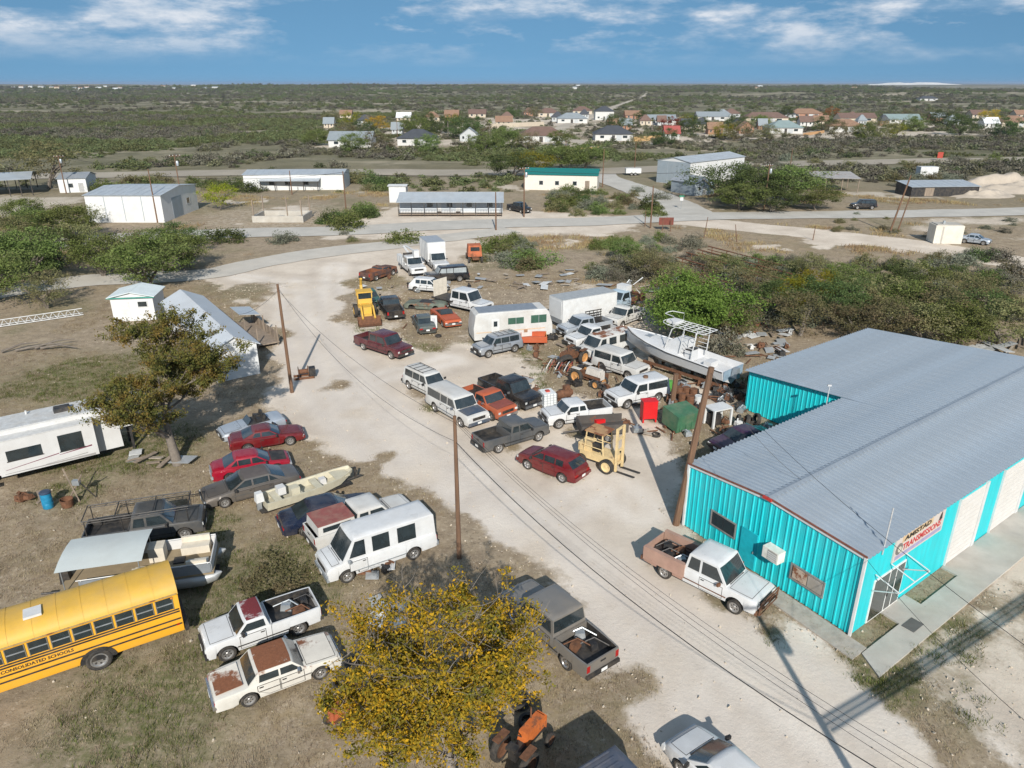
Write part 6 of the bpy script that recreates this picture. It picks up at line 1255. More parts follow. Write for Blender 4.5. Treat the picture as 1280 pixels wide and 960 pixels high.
# ---------------------------------------------------------------- town beyond the brush
RF = {'grey': M('shingle_grey', (.22, .25, .27), .8, 0, .1, .6), 'dark': M('shingle_dark', (.055, .06, .07), .8, 0, .15, .6), 'brown': M('shingle_brown', (.15, .095, .075), .8, 0, .15, .6), 'tan': M('shingle_tan', (.24, .145, .095), .8, 0, .12, .6), 'green-gray': M('shingle_green', (.20, .26, .26), .8, 0, .1, .6), 'white': M('white_roof', (.68, .70, .72), .6, 0, .08, .6), 'red': M('shingle_red', (.30, .07, .06), .8, 0, .12, .6)}
WL = {'white': M('house_white', (.52, .52, .505), .8, 0, .05, .5), 'cream': M('house_cream', (.50, .43, .34), .8, 0, .06, .5), 'orange brick': M('house_brick', (.33, .18, .12), .85, 0, .1, .6), 'gray': M('house_grey', (.42, .44, .45), .8, 0, .06, .5)}
TOWN = [(411, 464, 184, 'grey', 'white', 'gable_x', 'at the near edge of town beside round shrubs'), (497, 545, 182, 'dark', 'white', 'hip', 'at the near edge of town'), (575, 598, 177, 'grey', 'gray', 'gable_y', 'low among dark trees'), (649, 706, 178, 'brown', 'white', 'hip', 'wide, at the near edge of town'),
 (405, 417, 160, 'grey', 'cream', 'gable_x', 'behind bushes at the end of town'), (496, 513, 152, 'white', 'cream', 'gable_x', 'behind the yellowing trees'), (586, 607, 147, 'brown', 'cream', 'gable_x', 'on the far side of town by a palm'), (490, 503, 168, 'grey', 'gray', 'gable_x', 'small, behind the dark-roofed one'), (672, 699, 146, 'brown', 'cream', 'hip', 'beside the far dirt track'),
 (697, 734, 154, 'grey', 'white', 'hip', 'beside the pale track'), (744, 767, 150, 'dark', 'white', 'hip', 'two storeys high behind a dark tree'), (782, 803, 149, 'tan', 'orange brick', 'gable_x', 'far back in the town'), (744, 791, 176, 'dark', 'white', 'hip', 'inside a tan fence'), (811, 845, 156, 'grey', 'white', 'gable_x', 'behind two palms'),
 (872, 911, 151, 'grey', 'white', 'gable_x', 'with white end walls far back'), (831, 849, 174, 'red', 'white', 'gable_x', 'very small, below the palms'), (885, 903, 168, 'tan', 'orange brick', 'gable_x', 'half hidden by olive trees'), (924, 942, 167, 'tan', 'orange brick', 'gable_y', 'beside yellow-green trees'), (931, 985, 153, 'brown', 'cream', 'hip', 'long, far back in the town'), (962, 1003, 167, 'green-gray', 'white', 'hip', 'at the near edge beside orange ground'),
 (989, 1028, 147, 'tan', 'orange brick', 'hip', 'far back beside a red tree'), (1036, 1080, 165, 'tan', 'white', 'hip', 'at the near edge with a white porch'), (1050, 1095, 153, 'brown', 'cream', 'gable_x', 'large, behind the tan-roofed one'), (1108, 1151, 155, 'green-gray', 'white', 'gable_x', 'alone beside dark trees'), (1230, 1248, 160, 'white', 'white', 'gable_x', 'small, beside the yellow tree'), (1252, 1290, 159, 'tan', 'cream', 'hip', 'at the last end of town'),
 (1150, 1172, 127, 'dark', 'white', 'hip', 'alone far out in the brush'), (850, 866, 160, 'brown', 'gray', 'gable_x', 'among red-leaved trees'), (716, 740, 143, 'brown', 'cream', 'hip', 'behind the others, far back'), (905, 925, 147, 'brown', 'gray', 'hip', 'dark, far back'), (620, 640, 158, 'tan', 'cream', 'gable_x', 'low, beside a palm'), (1000, 1016, 158, 'brown', 'white', 'gable_x', 'small, between larger ones')]
_q = random.Random(21)
for _k, _px in enumerate((425, 447, 530, 556, 626, 655, 690, 725, 760, 775, 800, 822, 852, 868, 895, 915, 948, 975, 1018, 1058, 1072, 1100, 1165, 1185, 1215, 1270)):
    _y = _q.choice((145, 148, 152, 157, 162)); _w = _q.uniform(10, 20); TOWN.append((_px, _px + _w, _y, _q.choice(['brown', 'dark', 'grey', 'tan']), _q.choice(['cream', 'gray', 'cream', 'orange brick']), _q.choice(['hip', 'gable_x']), _q.choice(['half hidden among the garden trees', 'in the middle rows of town', 'tucked between larger homes'])))
for x0, x1, yb_, rf, wl_, style, where in TOWN:
    a, b_ = G(x0, yb_), G(x1, yb_); w = (b_ - a).length; h = 2.7 if 'two storeys' not in where else 5.4; d = min(w * .8, 11)
    ops = [('window', 'f', w * .12, w * .24, 1.0, 2.2), ('window', 'f', w * .72, w * .86, 1.0, 2.2), ('door', 'f', w * .44, w * .52, .1, 2.2, DARKM)]
    if w > 12: ops.append(('garage_door', 'f', w * .56, w * .70, .1, 2.3, WL['gray']))
    shed('house', '%s house with %s roof %s' % (wl_, rf, where), 'house', a, b_, d, h, style, 3.1 if style == 'hip' else 2.7, WL[wl_], RF[rf], ops, .5, group='small houses filling the middle of town' if where.split()[0] in ('half', 'in', 'tucked') and yb_ < 163 else None)
def wallrun(x0, y0, x1, y1, h, mat, label, cat='fence'):
    a, b_ = G(x0, y0), G(x1, y1); d_ = b_ - a; tag(B(None, 'yard_fence', ((a + b_) / 2 + Vector((0, 0, h / 2))), (d_.length, .2, h), mat, math.atan2(d_.y, d_.x)), label, cat)
wallrun(792, 177, 826, 175, 1.9, M('tan_fence', (.52, .33, .15), .8), 'tan board fence beside the dark-roofed house'); wallrun(614, 160, 680, 157, 2.2, WL['cream'], 'long cream garden wall behind the brown-roofed house', 'wall'); wallrun(1004, 170, 1030, 166, 1.2, M('orange_fence', (.48, .28, .13), .8), 'low orange fence beside the green-gray roofed house'); wallrun(700, 190, 748, 186, .8, M('tan_fence', (.52, .33, .15), .8), 'tan board fence below the dark hip roof')
rr = random.Random(4)
for k, px in enumerate((12, 22, 34, 46, 60, 66, 88, 96, 104, 118, 128, 139, 146, 172, 200, 214, 226, 238, 252, 264, 716, 720, 945, 948, 1066, 1192)):
    dist = rr.uniform(2050, 2500) if px < 400 else rr.uniform(1900, 2600)
    x = (px - 640) / FPX * dist * _c; a = Vector((x, dist, 0)); w = rr.uniform(9, 17)
    shed('far_house', 'tiny pale house on the far skyline ridge', 'house', a, a + Vector((w, 0, 0)), 9, rr.uniform(3, 5.5), 'gable_x', 1.8, WL[rr.choice(['white', 'white', 'cream'])], RF[rr.choice(['white', 'tan', 'grey', 'white'])], group='tiny houses on the far ridge')
# ---------------------------------------------------------------- foliage
def leaf_mesh(name, pts, size, mat, seed=0, aspect=.55, up=0.3):
    rs = np.random.RandomState(seed); n = len(pts); pts = np.asarray(pts, float)
    a = rs.normal(size=(n, 3)); a /= np.linalg.norm(a, axis=1)[:, None]; b = rs.normal(size=(n, 3)); b[:, 2] *= up; b -= a * (a * b).sum(1)[:, None]; b /= np.linalg.norm(b, axis=1)[:, None]
    s = size * (.6 + .8 * rs.rand(n))[:, None]; A = a * s; Bv = b * s * aspect
    v = np.stack([pts - A, pts - Bv * .9, pts + A, pts + Bv * .9], 1).reshape(-1, 3)
    me = bpy.data.meshes.new(name); me.vertices.add(4 * n); me.vertices.foreach_set('co', v.astype(np.float32).ravel())
    me.loops.add(4 * n); me.loops.foreach_set('vertex_index', np.arange(4 * n, dtype=np.int32)); me.polygons.add(n); me.polygons.foreach_set('loop_start', np.arange(0, 4 * n, 4, dtype=np.int32))
    me.update(calc_edges=True); me.materials.append(mat); return me
def crown_pts(seed, ncl, per, rad, flat=.75, cl=.2, zc=.0, dome=False):
    rs = np.random.RandomState(seed); out = []
    ph = rs.rand(6) * 6
    for k in range(ncl):
        d = rs.normal(size=3); d /= np.linalg.norm(d)
        if dome: d[2] = abs(d[2])
        lump = 1 + .22 * math.sin(3 * math.atan2(d[1], d[0]) + ph[0]) + .15 * math.sin(5 * math.atan2(d[1], d[0]) + ph[1] + 3 * d[2])
        r = rad * lump * (.45 + .55 * rs.rand() ** .5); c = d * r; c[2] = c[2] * flat + zc
        s_ = cl * rad * (.6 + .8 * rs.rand()); q = rs.normal(size=(int(per * (.6 + .8 * rs.rand())), 3)) * s_ * np.array([1, 1, .6]); out.append(c + q)
    p = np.concatenate(out)
    if dome: p[:, 2] = np.abs(p[:, 2]) + .02
    return p
BARK = M('grey_bark', (.17, .145, .12), .9, 0, .3, 4, bump=.4); TWIG = M('grey_twig', (.19, .165, .14), .9, 0, .25, 4)
L_mesq = leafmat('mesquite_leaf', (.10, .14, .036), (.20, .25, .08), (.17, .19, .075)); L_bright = leafmat('bright_mesquite_leaf', (.10, .165, .03), (.19, .27, .065)); L_olive = leafmat('olive_leaf', (.13, .135, .06), (.23, .22, .105), (.22, .18, .10))
L_dark = leafmat('dark_leaf', (.06, .085, .03), (.12, .15, .055)); L_grey = leafmat('grey_brush', (.115, .105, .08), (.21, .195, .155), (.12, .12, .08), .15); L_yel = leafmat('yellow_leaf', (.35, .22, .02), (.52, .32, .03), (.26, .24, .04)); L_sage = leafmat('sage_leaf', (.14, .155, .11), (.23, .24, .18), None, .2); L_red = leafmat('red_leaf', (.16, .045, .02), (.26, .08, .03)); L_ylw2 = leafmat('yellow_green_leaf', (.16, .18, .02), (.32, .30, .03))
TREEM = {}
def tree_proto(key, mat, seed, ncl=75, per=120, size=.034, flat=.72, cl=.13):
    TREEM[key] = leaf_mesh('crown', crown_pts(seed, ncl, per, 1.0, flat, cl), size, mat, seed)
for i in range(3):
    tree_proto('mesq%d' % i, L_mesq, 10 + i); tree_proto('olive%d' % i, L_olive, 20 + i, 55, 80); tree_proto('dark%d' % i, L_dark, 30 + i, 60, 110)
tree_proto('bright', L_bright, 41, 130, 190, .03, .7, .13); tree_proto('yellow', L_ylw2, 42, 50, 80); tree_proto('gold', L_yel, 43, 50, 80); tree_proto('red', L_red, 44, 50, 80)
BUSHM = {}
for i in range(3):
    for k, mt in (('green', L_mesq), ('olive', L_olive), ('grey', L_grey), ('sage', L_sage), ('dark', L_dark)): BUSHM[k + str(i)] = leaf_mesh('foliage', crown_pts(60 + i * 7 + len(k), 40, 55, 1.0, .8, .16, 0, True), .055, mt, i)
_trunks = []
for sd_ in range(4):
    mb = MB(); q = random.Random(sd_)
    for k in range(q.randint(3, 5)):
        a = q.uniform(0, 6.28); l = q.uniform(.35, .75); x, y = math.cos(a), math.sin(a)
        mb.tube([(x * .02, y * .02, -.02), (x * .12, y * .12, .3), (x * l * .6, y * l * .6, .62), (x * l, y * l, .95)], [.055, .045, .032, .012], 6)
        for j in range(2): b2 = a + q.uniform(-.8, .8); mb.tube([(x * l * .5, y * l * .5, .55), (x * l * .5 + math.cos(b2) * .35, y * l * .5 + math.sin(b2) * .35, .9)], [.025, .008], 5)
    _trunks.append(mb.mesh('trunk', BARK))
def tree(key, px, py, rad, h, label, group=None, name='mesquite_tree', crownz=.62, pos=None, flat=1.):
    p = Vector(pos) if pos else G(px, py); t = thing(name, label, 'tree', (p.x, p.y, float(terrain(p.x, p.y))), rr.uniform(0, 6.28), group)
    tr = link('trunk', rr.choice(_trunks), t); tr.scale = (rad, rad, h * crownz)
    cz = h * (1 - crownz) / .72; c = link('crown', TREEM[key], t, (0, 0, h * crownz)); c.scale = (rad, rad, cz * flat); return t
def shrub(key, px, py, r, h, label, group=None, pos=None):
    p = Vector(pos) if pos else G(px, py); o = link('shrub', BUSHM[key], None, (p.x, p.y, -.03), rr.uniform(0, 6.28)); o.scale = (r, r * rr.uniform(.85, 1.15), h); return tag(o, label, 'shrub', group)
MG = 'dark green mesquites along the road behind the garden shed'; ML = 'spreading green mesquite beside the road behind the garden shed'
for px, py, r, h, k in ((35, 352, 5.5, 6.5, 'mesq0'), (90, 300, 5, 6, 'mesq1'), (20, 320, 5, 6, 'olive0'), (130, 345, 4.2, 5.6, 'mesq2'), (185, 362, 5.2, 6.6, 'mesq0'), (228, 338, 4.5, 5.5, 'mesq1'), (225, 315, 4, 4.6, 'dark0'), (60, 385, 3.2, 4.2, 'olive1'), (-10, 380, 5, 6, 'mesq2'), (160, 335, 4, 5, 'olive2'), (80, 330, 4, 5, 'dark1'), (45, 300, 4.5, 5.5, 'mesq2'), (5, 345, 4.5, 5.5, 'mesq1'), (110, 320, 4.2, 5, 'olive1'), (30, 278, 4, 4.6, 'mesq1'), (100, 285, 3.6, 4.2, 'olive2'), (190, 322, 3.6, 4.4, 'mesq2')): tree(k, px, py, r * .86, h * .92, '%s %s mesquite by the lower road behind the garden shed' % ('tall' if h > 5.5 else 'low', {'mesq': 'fresh green', 'oliv': 'olive', 'dark': 'dark green'}[k[:4]]), MG)
tree('bright', 866, 418, 4.6, 5.2, 'broad bright green mesquite overhanging the big white boat', crownz=.55); tree('olive1', 918, 425, 2.2, 3.4, 'small olive tree beside the boat stern')
for px, py, r, h, k in ((905, 252, 7, 8, 'dark0'), (940, 258, 6, 7, 'dark1'), (985, 255, 6.5, 7.5, 'mesq1'), (925, 262, 5, 5, 'mesq2'), (965, 265, 4.5, 4, 'dark2'), (1020, 262, 4.5, 4.5, 'mesq0')): tree(k, px, py, r, h, '%s %s mesquite in the clump beside the junction' % ('tall' if h > 5.5 else 'low', {'mesq': 'fresh green', 'dark': 'dark green'}[k[:4]]), 'mesquite clump beside the junction')
for px, py, r, h, k in ((1000, 420, 4, 5, 'olive0'), (1040, 405, 4, 5.5, 'dark2'), (1090, 395, 4.5, 5, 'olive2'), (1130, 400, 4, 5, 'mesq1'), (1170, 410, 4.5, 5.5, 'olive1'), (1215, 415, 4, 5, 'dark0'), (1150, 430, 4, 4.6, 'olive0'), (1020, 380, 3.5, 4.5, 'yellow'), (960, 400, 3.5, 5, 'dark1'), (985, 392, 3, 4.5, 'yellow'), (1240, 395, 4, 4.5, 'olive2'), (800, 345, 3.5, 4, 'olive1'), (850, 375, 3.5, 4.6, 'olive0'), (1070, 425, 3.5, 4.2, 'olive2'), (1105, 425, 4, 5, 'olive1'), (1190, 432, 4, 5, 'mesq2'), (940, 372, 3.4, 4.4, 'olive2'), (1010, 352, 3.2, 4, 'olive0'), (1060, 372, 3.6, 4.6, 'mesq0'), (1250, 430, 4.4, 5.2, 'olive1'), (905, 352, 3, 4, 'olive1'), (780, 325, 3, 3.6, 'mesq2'), (820, 352, 3.2, 4.2, 'olive2'), (1120, 372, 3.4, 4.2, 'dark1'), (1200, 380, 3.4, 4.2, 'olive0')): tree(k, px, py, r * .8, h * .82, '%s %s scrub tree in the thicket behind the workshop' % ('tall' if h > 4.8 else 'low', {'mesq': 'fresh green', 'oliv': 'brownish olive', 'dark': 'dark green', 'yell': 'yellow-green'}[k[:4]]), 'scrub trees behind the workshop')
tree('yellow', 275, 262, 3.4, 5, 'yellow-green tree standing alone on the empty lot'); tree('olive0', 60, 236, 8, 10, 'large olive-green tree beside the white cottage'); tree('yellow', 668, 220, 6, 6.5, 'yellow-green tree behind the green-roofed building'); tree('mesq1', 700, 214, 7, 7, 'round green tree behind the green-roofed building'); tree('dark1', 640, 224, 6, 6.5, 'dark tree at the end of the green-roofed building'); tree('mesq0', 730, 212, 6, 6.5, 'green tree at the road end of the green roof')
TT = [(415, 150, 'olive0', 1.), (440, 152, 'yellow', 1.1), (470, 158, 'gold', 1.1), (455, 165, 'dark0', 1), (520, 165, 'mesq0', 1.2), (550, 163, 'dark1', 1.1), (565, 152, 'yellow', .9), (580, 170, 'dark2', 1.3), (600, 165, 'olive1', 1.1), (635, 182, 'mesq1', 1.1), (660, 184, 'olive2', .9), (640, 145, 'dark1', 1), (605, 186, 'mesq2', 1), (430, 168, 'olive1', 1), (535, 150, 'dark0', .9), (668, 143, 'olive0', 1), (770, 160, 'dark0', 1.2), (805, 150, 'dark2', 1), (838, 160, 'red', 1), (862, 156, 'yellow', 1), (865, 165, 'dark1', 1.2), (905, 170, 'yellow', 1), (925, 172, 'olive2', 1.1), (920, 158, 'dark0', 1.1), (950, 156, 'mesq1', 1), (980, 145, 'dark2', 1.1), (1038, 142, 'red', 1), (1028, 160, 'dark1', 1), (1045, 172, 'olive0', 1.1), (1100, 168, 'olive1', 1.2), (1120, 166, 'yellow', .8), (1175, 152, 'dark0', 1.3), (1200, 165, 'dark2', 1.3), (1235, 147, 'gold', 1.1), (1255, 168, 'dark1', 1.2), (1135, 145, 'olive2', 1), (1080, 170, 'mesq2', 1), (395, 178, 'mesq1', .9), (443, 187, 'mesq0', .9), (475, 186, 'olive1', 1), (535, 187, 'mesq2', .9), (700, 178, 'mesq0', .8), (832, 178, 'dark1', .9), (800, 180, 'olive1', .7), (960, 172, 'olive0', .9), (1140, 160, 'mesq0', 1), (890, 146, 'dark2', 1), (750, 145, 'olive0', .9)]
names = {'olive': 'olive-green', 'mesq': 'green', 'dark': 'dark green', 'yellow': 'yellow-green', 'gold': 'golden yellow', 'red': 'rust-red'}
for px, py, k, s_ in TT: nm = names[k.rstrip('012')]; tree(k, px, py + 4, 5.6 * s_, 7.0 * s_, nm + ' garden tree between the town houses', nm + ' garden trees in the town', 'garden_tree', .5)
PF = leafmat('palm_leaf', (.09, .13, .03), (.2, .2, .06)); mb = MB()
for k in range(26):
    a = k * 2.4; e = rr.uniform(-.5, .9); d_ = Vector((math.cos(a) * math.cos(e), math.sin(a) * math.cos(e), math.sin(e))); s_ = Vector((-math.sin(a), math.cos(a), 0)) * .22; l = 1.9
    mb.add([s_ * .3, d_ * l * .5 + s_ + Vector((0, 0, .1)), d_ * l + Vector((0, 0, -.5)), d_ * l * .5 - s_ + Vector((0, 0, .1)), -s_ * .3], [(0, 1, 3, 4), (1, 2, 3)])
pm_ = mb.mesh('crown', PF, 0); tk = MB().tube([(0, 0, 0), (.15, 0, 4), (.1, 0, 8)], [.28, .2, .16], 7).mesh('trunk', BARK)
for px, py, h in ((560, 172, .95), (612, 174, .9), (815, 164, .7), (835, 163, .72), (520, 166, .9)):
    p = G(px, py); t = thing('palm_tree', 'slender palm rising between the town houses', 'palm', (p.x, p.y, 0), rr.uniform(0, 6), 'palms in the town'); q = link('trunk', tk, t); q.scale = (1, 1, h); link('crown', pm_, t, (.1, 0, 8 * h))
SH = [((595, 690), (300, 340), 16, ('green', 'green', 'sage', 'olive'), 'scrub bush at the clearing edge behind the motorhome', 1.3, 1.4), ((740, 870), (300, 352), 56, ('olive', 'grey', 'sage', 'green', 'grey'), 'scrub bush in the strip between junk yard and road', 1.2, 1.3), ((860, 1280), (322, 405), 150, ('olive', 'grey', 'grey', 'green', 'sage', 'dark'), 'scrub bush in the thicket beyond the workshop', 1.5, 1.5), ((410, 470), (262, 282), 9, ('green', 'dark', 'olive'), 'roadside bush beside the mobile office', 2.0, 2.2), ((690, 830), (240, 270), 34, ('green', 'olive', 'dark', 'sage'), 'bush in the scrub across from the mobile office', 1.8, 1.7), ((320, 490), (222, 240), 14, ('green', 'olive', 'dark'), 'bush behind the long white building', 2.2, 2.2), ((120, 320), (225, 240), 22, ('green', 'olive', 'dark'), 'bush in the scrub behind the white warehouse', 2.4, 2.2), ((880, 1280), (200, 235), 44, ('green', 'olive', 'grey', 'sage'), 'bush in the scrub before the far highway', 2.2, 1.8), ((0, 60), (280, 340), 10, ('green', 'dark', 'olive'), 'bush among the mesquites by the lower road', 1.8, 2), ((1030, 1280), (268, 300), 18, ('olive', 'grey', 'sage'), 'low bush on the dry ground beside the dirt road', .8, .7), ((230, 480), (292, 306), 8, ('olive', 'sage', 'grey'), 'low bush on the verge between the two roads', .7, .6)]
for (x0, x1), (y0, y1), n, ks, lab, r_, h_ in SH:
    for k in range(n):
        kk = rr.choice(ks); s_ = rr.uniform(.6, 1.35); p = G(rr.uniform(x0, x1), rr.uniform(y0, y1)); cn = {'green': 'green', 'olive': 'olive', 'grey': 'leafless gray', 'sage': 'pale sage', 'dark': 'dark green'}[kk]
        shrub(kk + str(rr.randint(0, 2)), 0, 0, r_ * s_, h_ * s_, cn + ' ' + lab, cn + ' bushes: ' + lab, (p.x, p.y, 0))
for px, py, r, h, k, lab in ((281, 300, 3.2, 2.3, 'dark0', 'round dark bush beside the upper road'), (354, 302, 2.2, 1.6, 'sage1', 'lone grayish bush on the verge'), (506, 302, 2.6, 2.2, 'green1', 'round green bush between the two roads'), (437, 285, 3.4, 2.8, 'green2', 'large round bush beside the office lot'), (620, 312, 3.0, 2.2, 'green0', 'big bright bush beside the orange machine'), (660, 330, 3.4, 2.2, 'green1', 'wide bright bush above the scrap boards'), (632, 325, 2.4, 1.6, 'sage0', 'pale sage bush beside the orange machine'), (345, 722, 1.5, .55, 'olive1', 'low weedy green clump beside the white short pickup'), (905, 440, 1.8, 2.0, 'grey1', 'gray leafless bush against the boat stern')): shrub(k, px, py, r, h, lab)
# ---------------------------------------------------------------- two grown trees near the camera
def grow_tree(name, label, base, H, seed, leafm, nleaf, lsize, spread, lean=(0, 0), bare=.3, levels=4, trunk_r=.24, first=.28):
    q = random.Random(seed); tb = MB(); twigs = []; t = thing(name, label, 'tree', base)
    def branch(p, d, L, r, lv):
        n = 5 if lv < 3 else 3; pts = [p]; dd = d.normalized()
        for i in range(n):
            dd = (dd + Vector((q.uniform(-1, 1), q.uniform(-1, 1), q.uniform(-.6, 1))) * (.16 + .05 * lv) + Vector((0, 0, .04))).normalized(); pts.append(pts[-1] + dd * (L / n))
        rs_ = [r * (1 - .72 * i / n) for i in range(n + 1)]; tb.tube(pts, rs_, 7 if lv < 2 else (5 if lv < 3 else 3), caps=False)
        if lv >= levels: twigs.append(pts); return
        kids = [7, 5, 5, 5][min(lv, 3)] + q.randint(0, 1)
        for k in range(kids):
            f = first + (1 - first) * (k + q.random()) / kids if lv == 0 else q.uniform(.25, 1.0); i = min(n - 1, int(f * n)); pp = pts[i].lerp(pts[i + 1], f * n - i if f < 1 else 1)
            az = q.uniform(0, 6.28); sd_ = Vector((math.cos(az), math.sin(az), q.uniform(-.1, .35) if lv else q.uniform(.1, .55))); nd = (dd * q.uniform(.25, .6) + sd_ * spread).normalized()
            branch(pp, nd, L * q.uniform(.5, .72), max(.011, rs_[min(i + 1, n)] * .62), lv + 1)
    branch(Vector((0, 0, -.1)), Vector((lean[0], lean[1], 1)), H * .52, trunk_r, 0)
    tb.build('trunk', BARK if 'olive' in name else TWIG, t, smooth=60)
    rs = np.random.RandomState(seed); zt_ = max(w[-1].z for w in twigs); use = [w for w in twigs if q.random() > bare + (.45 if w[-1].z > .8 * zt_ and 'yellow' in name else 0)]; P = []
    while len(P) < nleaf:
        w = use[rs.randint(len(use))]; i = rs.randint(1, len(w)); c = w[i - 1].lerp(w[i], rs.rand()); m_ = rs.randint(3, 9)
        for z_ in range(m_): P.append((c.x + rs.normal() * .13, c.y + rs.normal() * .13, c.z + rs.normal() * .10))
    link('crown', leaf_mesh('crown', P[:nleaf], lsize, leafm, seed), t); return t
L_ynear = leafmat('autumn_leaf', (.19, .155, .022), (.52, .30, .02), (.15, .15, .03), .2, 0); L_onear = leafmat('autumn_olive_leaf', (.085, .10, .03), (.18, .175, .05), (.24, .155, .045), .3, 0)
b0 = G(570, 1000); grow_tree('yellow_tree', 'tree with golden yellow leaves and bare gray twigs beside the pewter pickup', (b0.x, b0.y, 0), 9.0, 3, L_ynear, 46000, .06, 1.1, bare=.36, levels=4, lean=(-.04, .06))
b1 = G(222, 580); grow_tree('olive_tree', 'olive and rust-leaved tree with a pale trunk beside the camper', (b1.x, b1.y, 0), 10.2, 8, L_onear, 60000, .075, 1.1, bare=.12, levels=4, lean=(-.1, .03), trunk_r=.34)
t = thing('fallen_limb', 'dark fallen limb with bare branches on the dry grass', 'branch', G(20, 440)); mb = MB(); 
for a in ((0, 0, .15, 4.5, 1.2, .5), (1.5, .4, .2, 4.0, 2.5, .4), (2.0, .5, .2, 5.5, .2, .35), (-1, -.4, .15, 1, 1.8, .3)): mb.tube([a[:3], ((a[0] + a[3]) / 2, (a[1] + a[4]) / 2 + .2, a[2] + .3), (a[3], a[4], a[5])], [.12, .08, .03], 6)
mb.build('limb', BARK, t)
# ---------------------------------------------------------------- scatter: brush to the horizon, grass and weeds (uncountable)
def scatter(name, label, cat, pts, scl, rot, var, meshes):
    coll = bpy.data.collections.new(name + '_kinds')
    for i, me_ in enumerate(meshes):
        o = bpy.data.objects.new('%s_kind_%02d' % (name, i), me_); coll.objects.link(o)
    me = bpy.data.meshes.new(name); me.vertices.add(len(pts)); me.vertices.foreach_set('co', np.asarray(pts, np.float32).ravel()); me.update()
    for nm, ty, arr in (('scl', 'FLOAT_VECTOR', scl), ('rot', 'FLOAT_VECTOR', rot), ('var', 'INT', var)):
        at = me.attributes.new(nm, ty, 'POINT'); at.data.foreach_set('vector' if ty == 'FLOAT_VECTOR' else 'value', np.asarray(arr, np.float32 if ty != 'INT' else np.int32).ravel())
    o = tag(link(name, me), label, cat, kind='stuff')
    g = bpy.data.node_groups.new(name, 'GeometryNodeTree'); g.interface.new_socket('Geometry', in_out='INPUT', socket_type='NodeSocketGeometry'); g.interface.new_socket('Geometry', in_out='OUTPUT', socket_type='NodeSocketGeometry')
    N_ = g.nodes; gi, go = N_.new('NodeGroupInput'), N_.new('NodeGroupOutput'); ip = N_.new('GeometryNodeInstanceOnPoints'); ci = N_.new('GeometryNodeCollectionInfo')
    ci.inputs['Collection'].default_value = coll; ci.inputs['Separate Children'].default_value = True; ci.inputs['Reset Children'].default_value = True; ip.inputs['Pick Instance'].default_value = True
    def na(nm, ty): n = N_.new('GeometryNodeInputNamedAttribute'); n.data_type = ty; n.inputs['Name'].default_value = nm; return n.outputs['Attribute']
    for s_, d_ in ((gi.outputs[0], ip.inputs['Points']), (ci.outputs[0], ip.inputs['Instance']), (na('scl', 'FLOAT_VECTOR'), ip.inputs['Scale']), (na('rot', 'FLOAT_VECTOR'), ip.inputs['Rotation']), (na('var', 'INT'), ip.inputs['Instance Index']), (ip.outputs[0], go.inputs[0])): g.links.new(s_, d_)
    mo = o.modifiers.new('scatter', 'NODES'); mo.node_group = g; return o
rs = np.random.RandomState(9)
ROADS = [(gp((60, 305), (310, 291), (530, 283), (740, 277), (900, 270), (1300, 263), (1500, 256)), 7), (gp((-140, 398), (0, 366), (110, 351), (250, 343), (410, 315), (560, 297), (640, 287.5)), 6), (gp((865, 268), (838, 254), (757, 223.5), (748, 216)), 8), (gp((-300, 226), (110, 219.5), (440, 215.5), (748, 214), (1000, 204.5), (1280, 199.5), (1500, 196)), 11), (gp((690, 170), (720, 150), (757, 138), (778, 130), (808, 121)), 5), (DROAD, 5)]
HS = [(G((a + b_) / 2, y_), (G(b_, y_) - G(a, y_)).length * .5 + 7) for a, b_, y_, *_q in TOWN]
for a, b_, y_ in ((107, 225, 278), (305, 432, 237), (490, 635, 270), (650, 750, 237), (835, 930, 230), (1010, 1075, 240), (1130, 1228, 246), (-30, 112, 246), (1195, 1290, 238)): HS.append((G((a + b_) / 2, y_ - 4), (G(b_, y_) - G(a, y_)).length * .5 + 4))
def clear(x, y):
    k = np.ones(x.shape, bool)
    for p_, w_ in ROADS: k &= seg_dist(x, y, p_) > w_
    for c_, r_ in HS: k &= np.hypot(x - c_.x, (y - c_.y) * 1.0) > r_
    return k
def field(n, y0, y1, power=1.0):
    y = y0 + (y1 - y0) * rs.rand(n) ** power; x = (rs.rand(n) * 2 - 1) * (y * .80 + 30); return x, y
X1, Y1 = field(62000, 165, 640, .62); X2, Y2 = field(42000, 600, 2600, .7); x = np.concatenate([X1, X2]); y = np.concatenate([Y1, Y2])
cl_ = .55 * fbm(x / 30 + 4, y / 30, 3) + .45 * fbm(x / 150 + 8, y / 110, 3); keep = clear(x, y) & (cl_ > .40 + .1 * rs.rand(len(x))); tw = (y > 235) & (y < 560) & (x > -110) & (np.abs(x) < .72 * y) & (poly_sd(x, y, gp((380, 188), (560, 190), (760, 188), (1000, 178), (1300, 170), (1300, 140), (900, 137), (640, 140), (395, 150))) > 0)
keep &= ~(tw & (rs.rand(len(x)) > .25)); x, y, cl_ = x[keep], y[keep], cl_[keep]; n = len(x)
r_ = (.8 + 1.5 * rs.rand(n) ** 1.6) * np.where(y > 640, 1.5 + (y - 640) / 1400, 1); hh = r_ * (.6 + .5 * rs.rand(n)); zz = terrain(x, y) - .05
gz = fbm(x / 90 + 11, y / 60, 3); u_ = rs.rand(n); var = np.where(gz > .53 + .12 * (u_ - .5), rs.randint(3, 6, n), np.where(u_ < .62, rs.randint(6, 9, n), np.where(u_ < .85, rs.randint(9, 12, n), rs.randint(0, 3, n))))
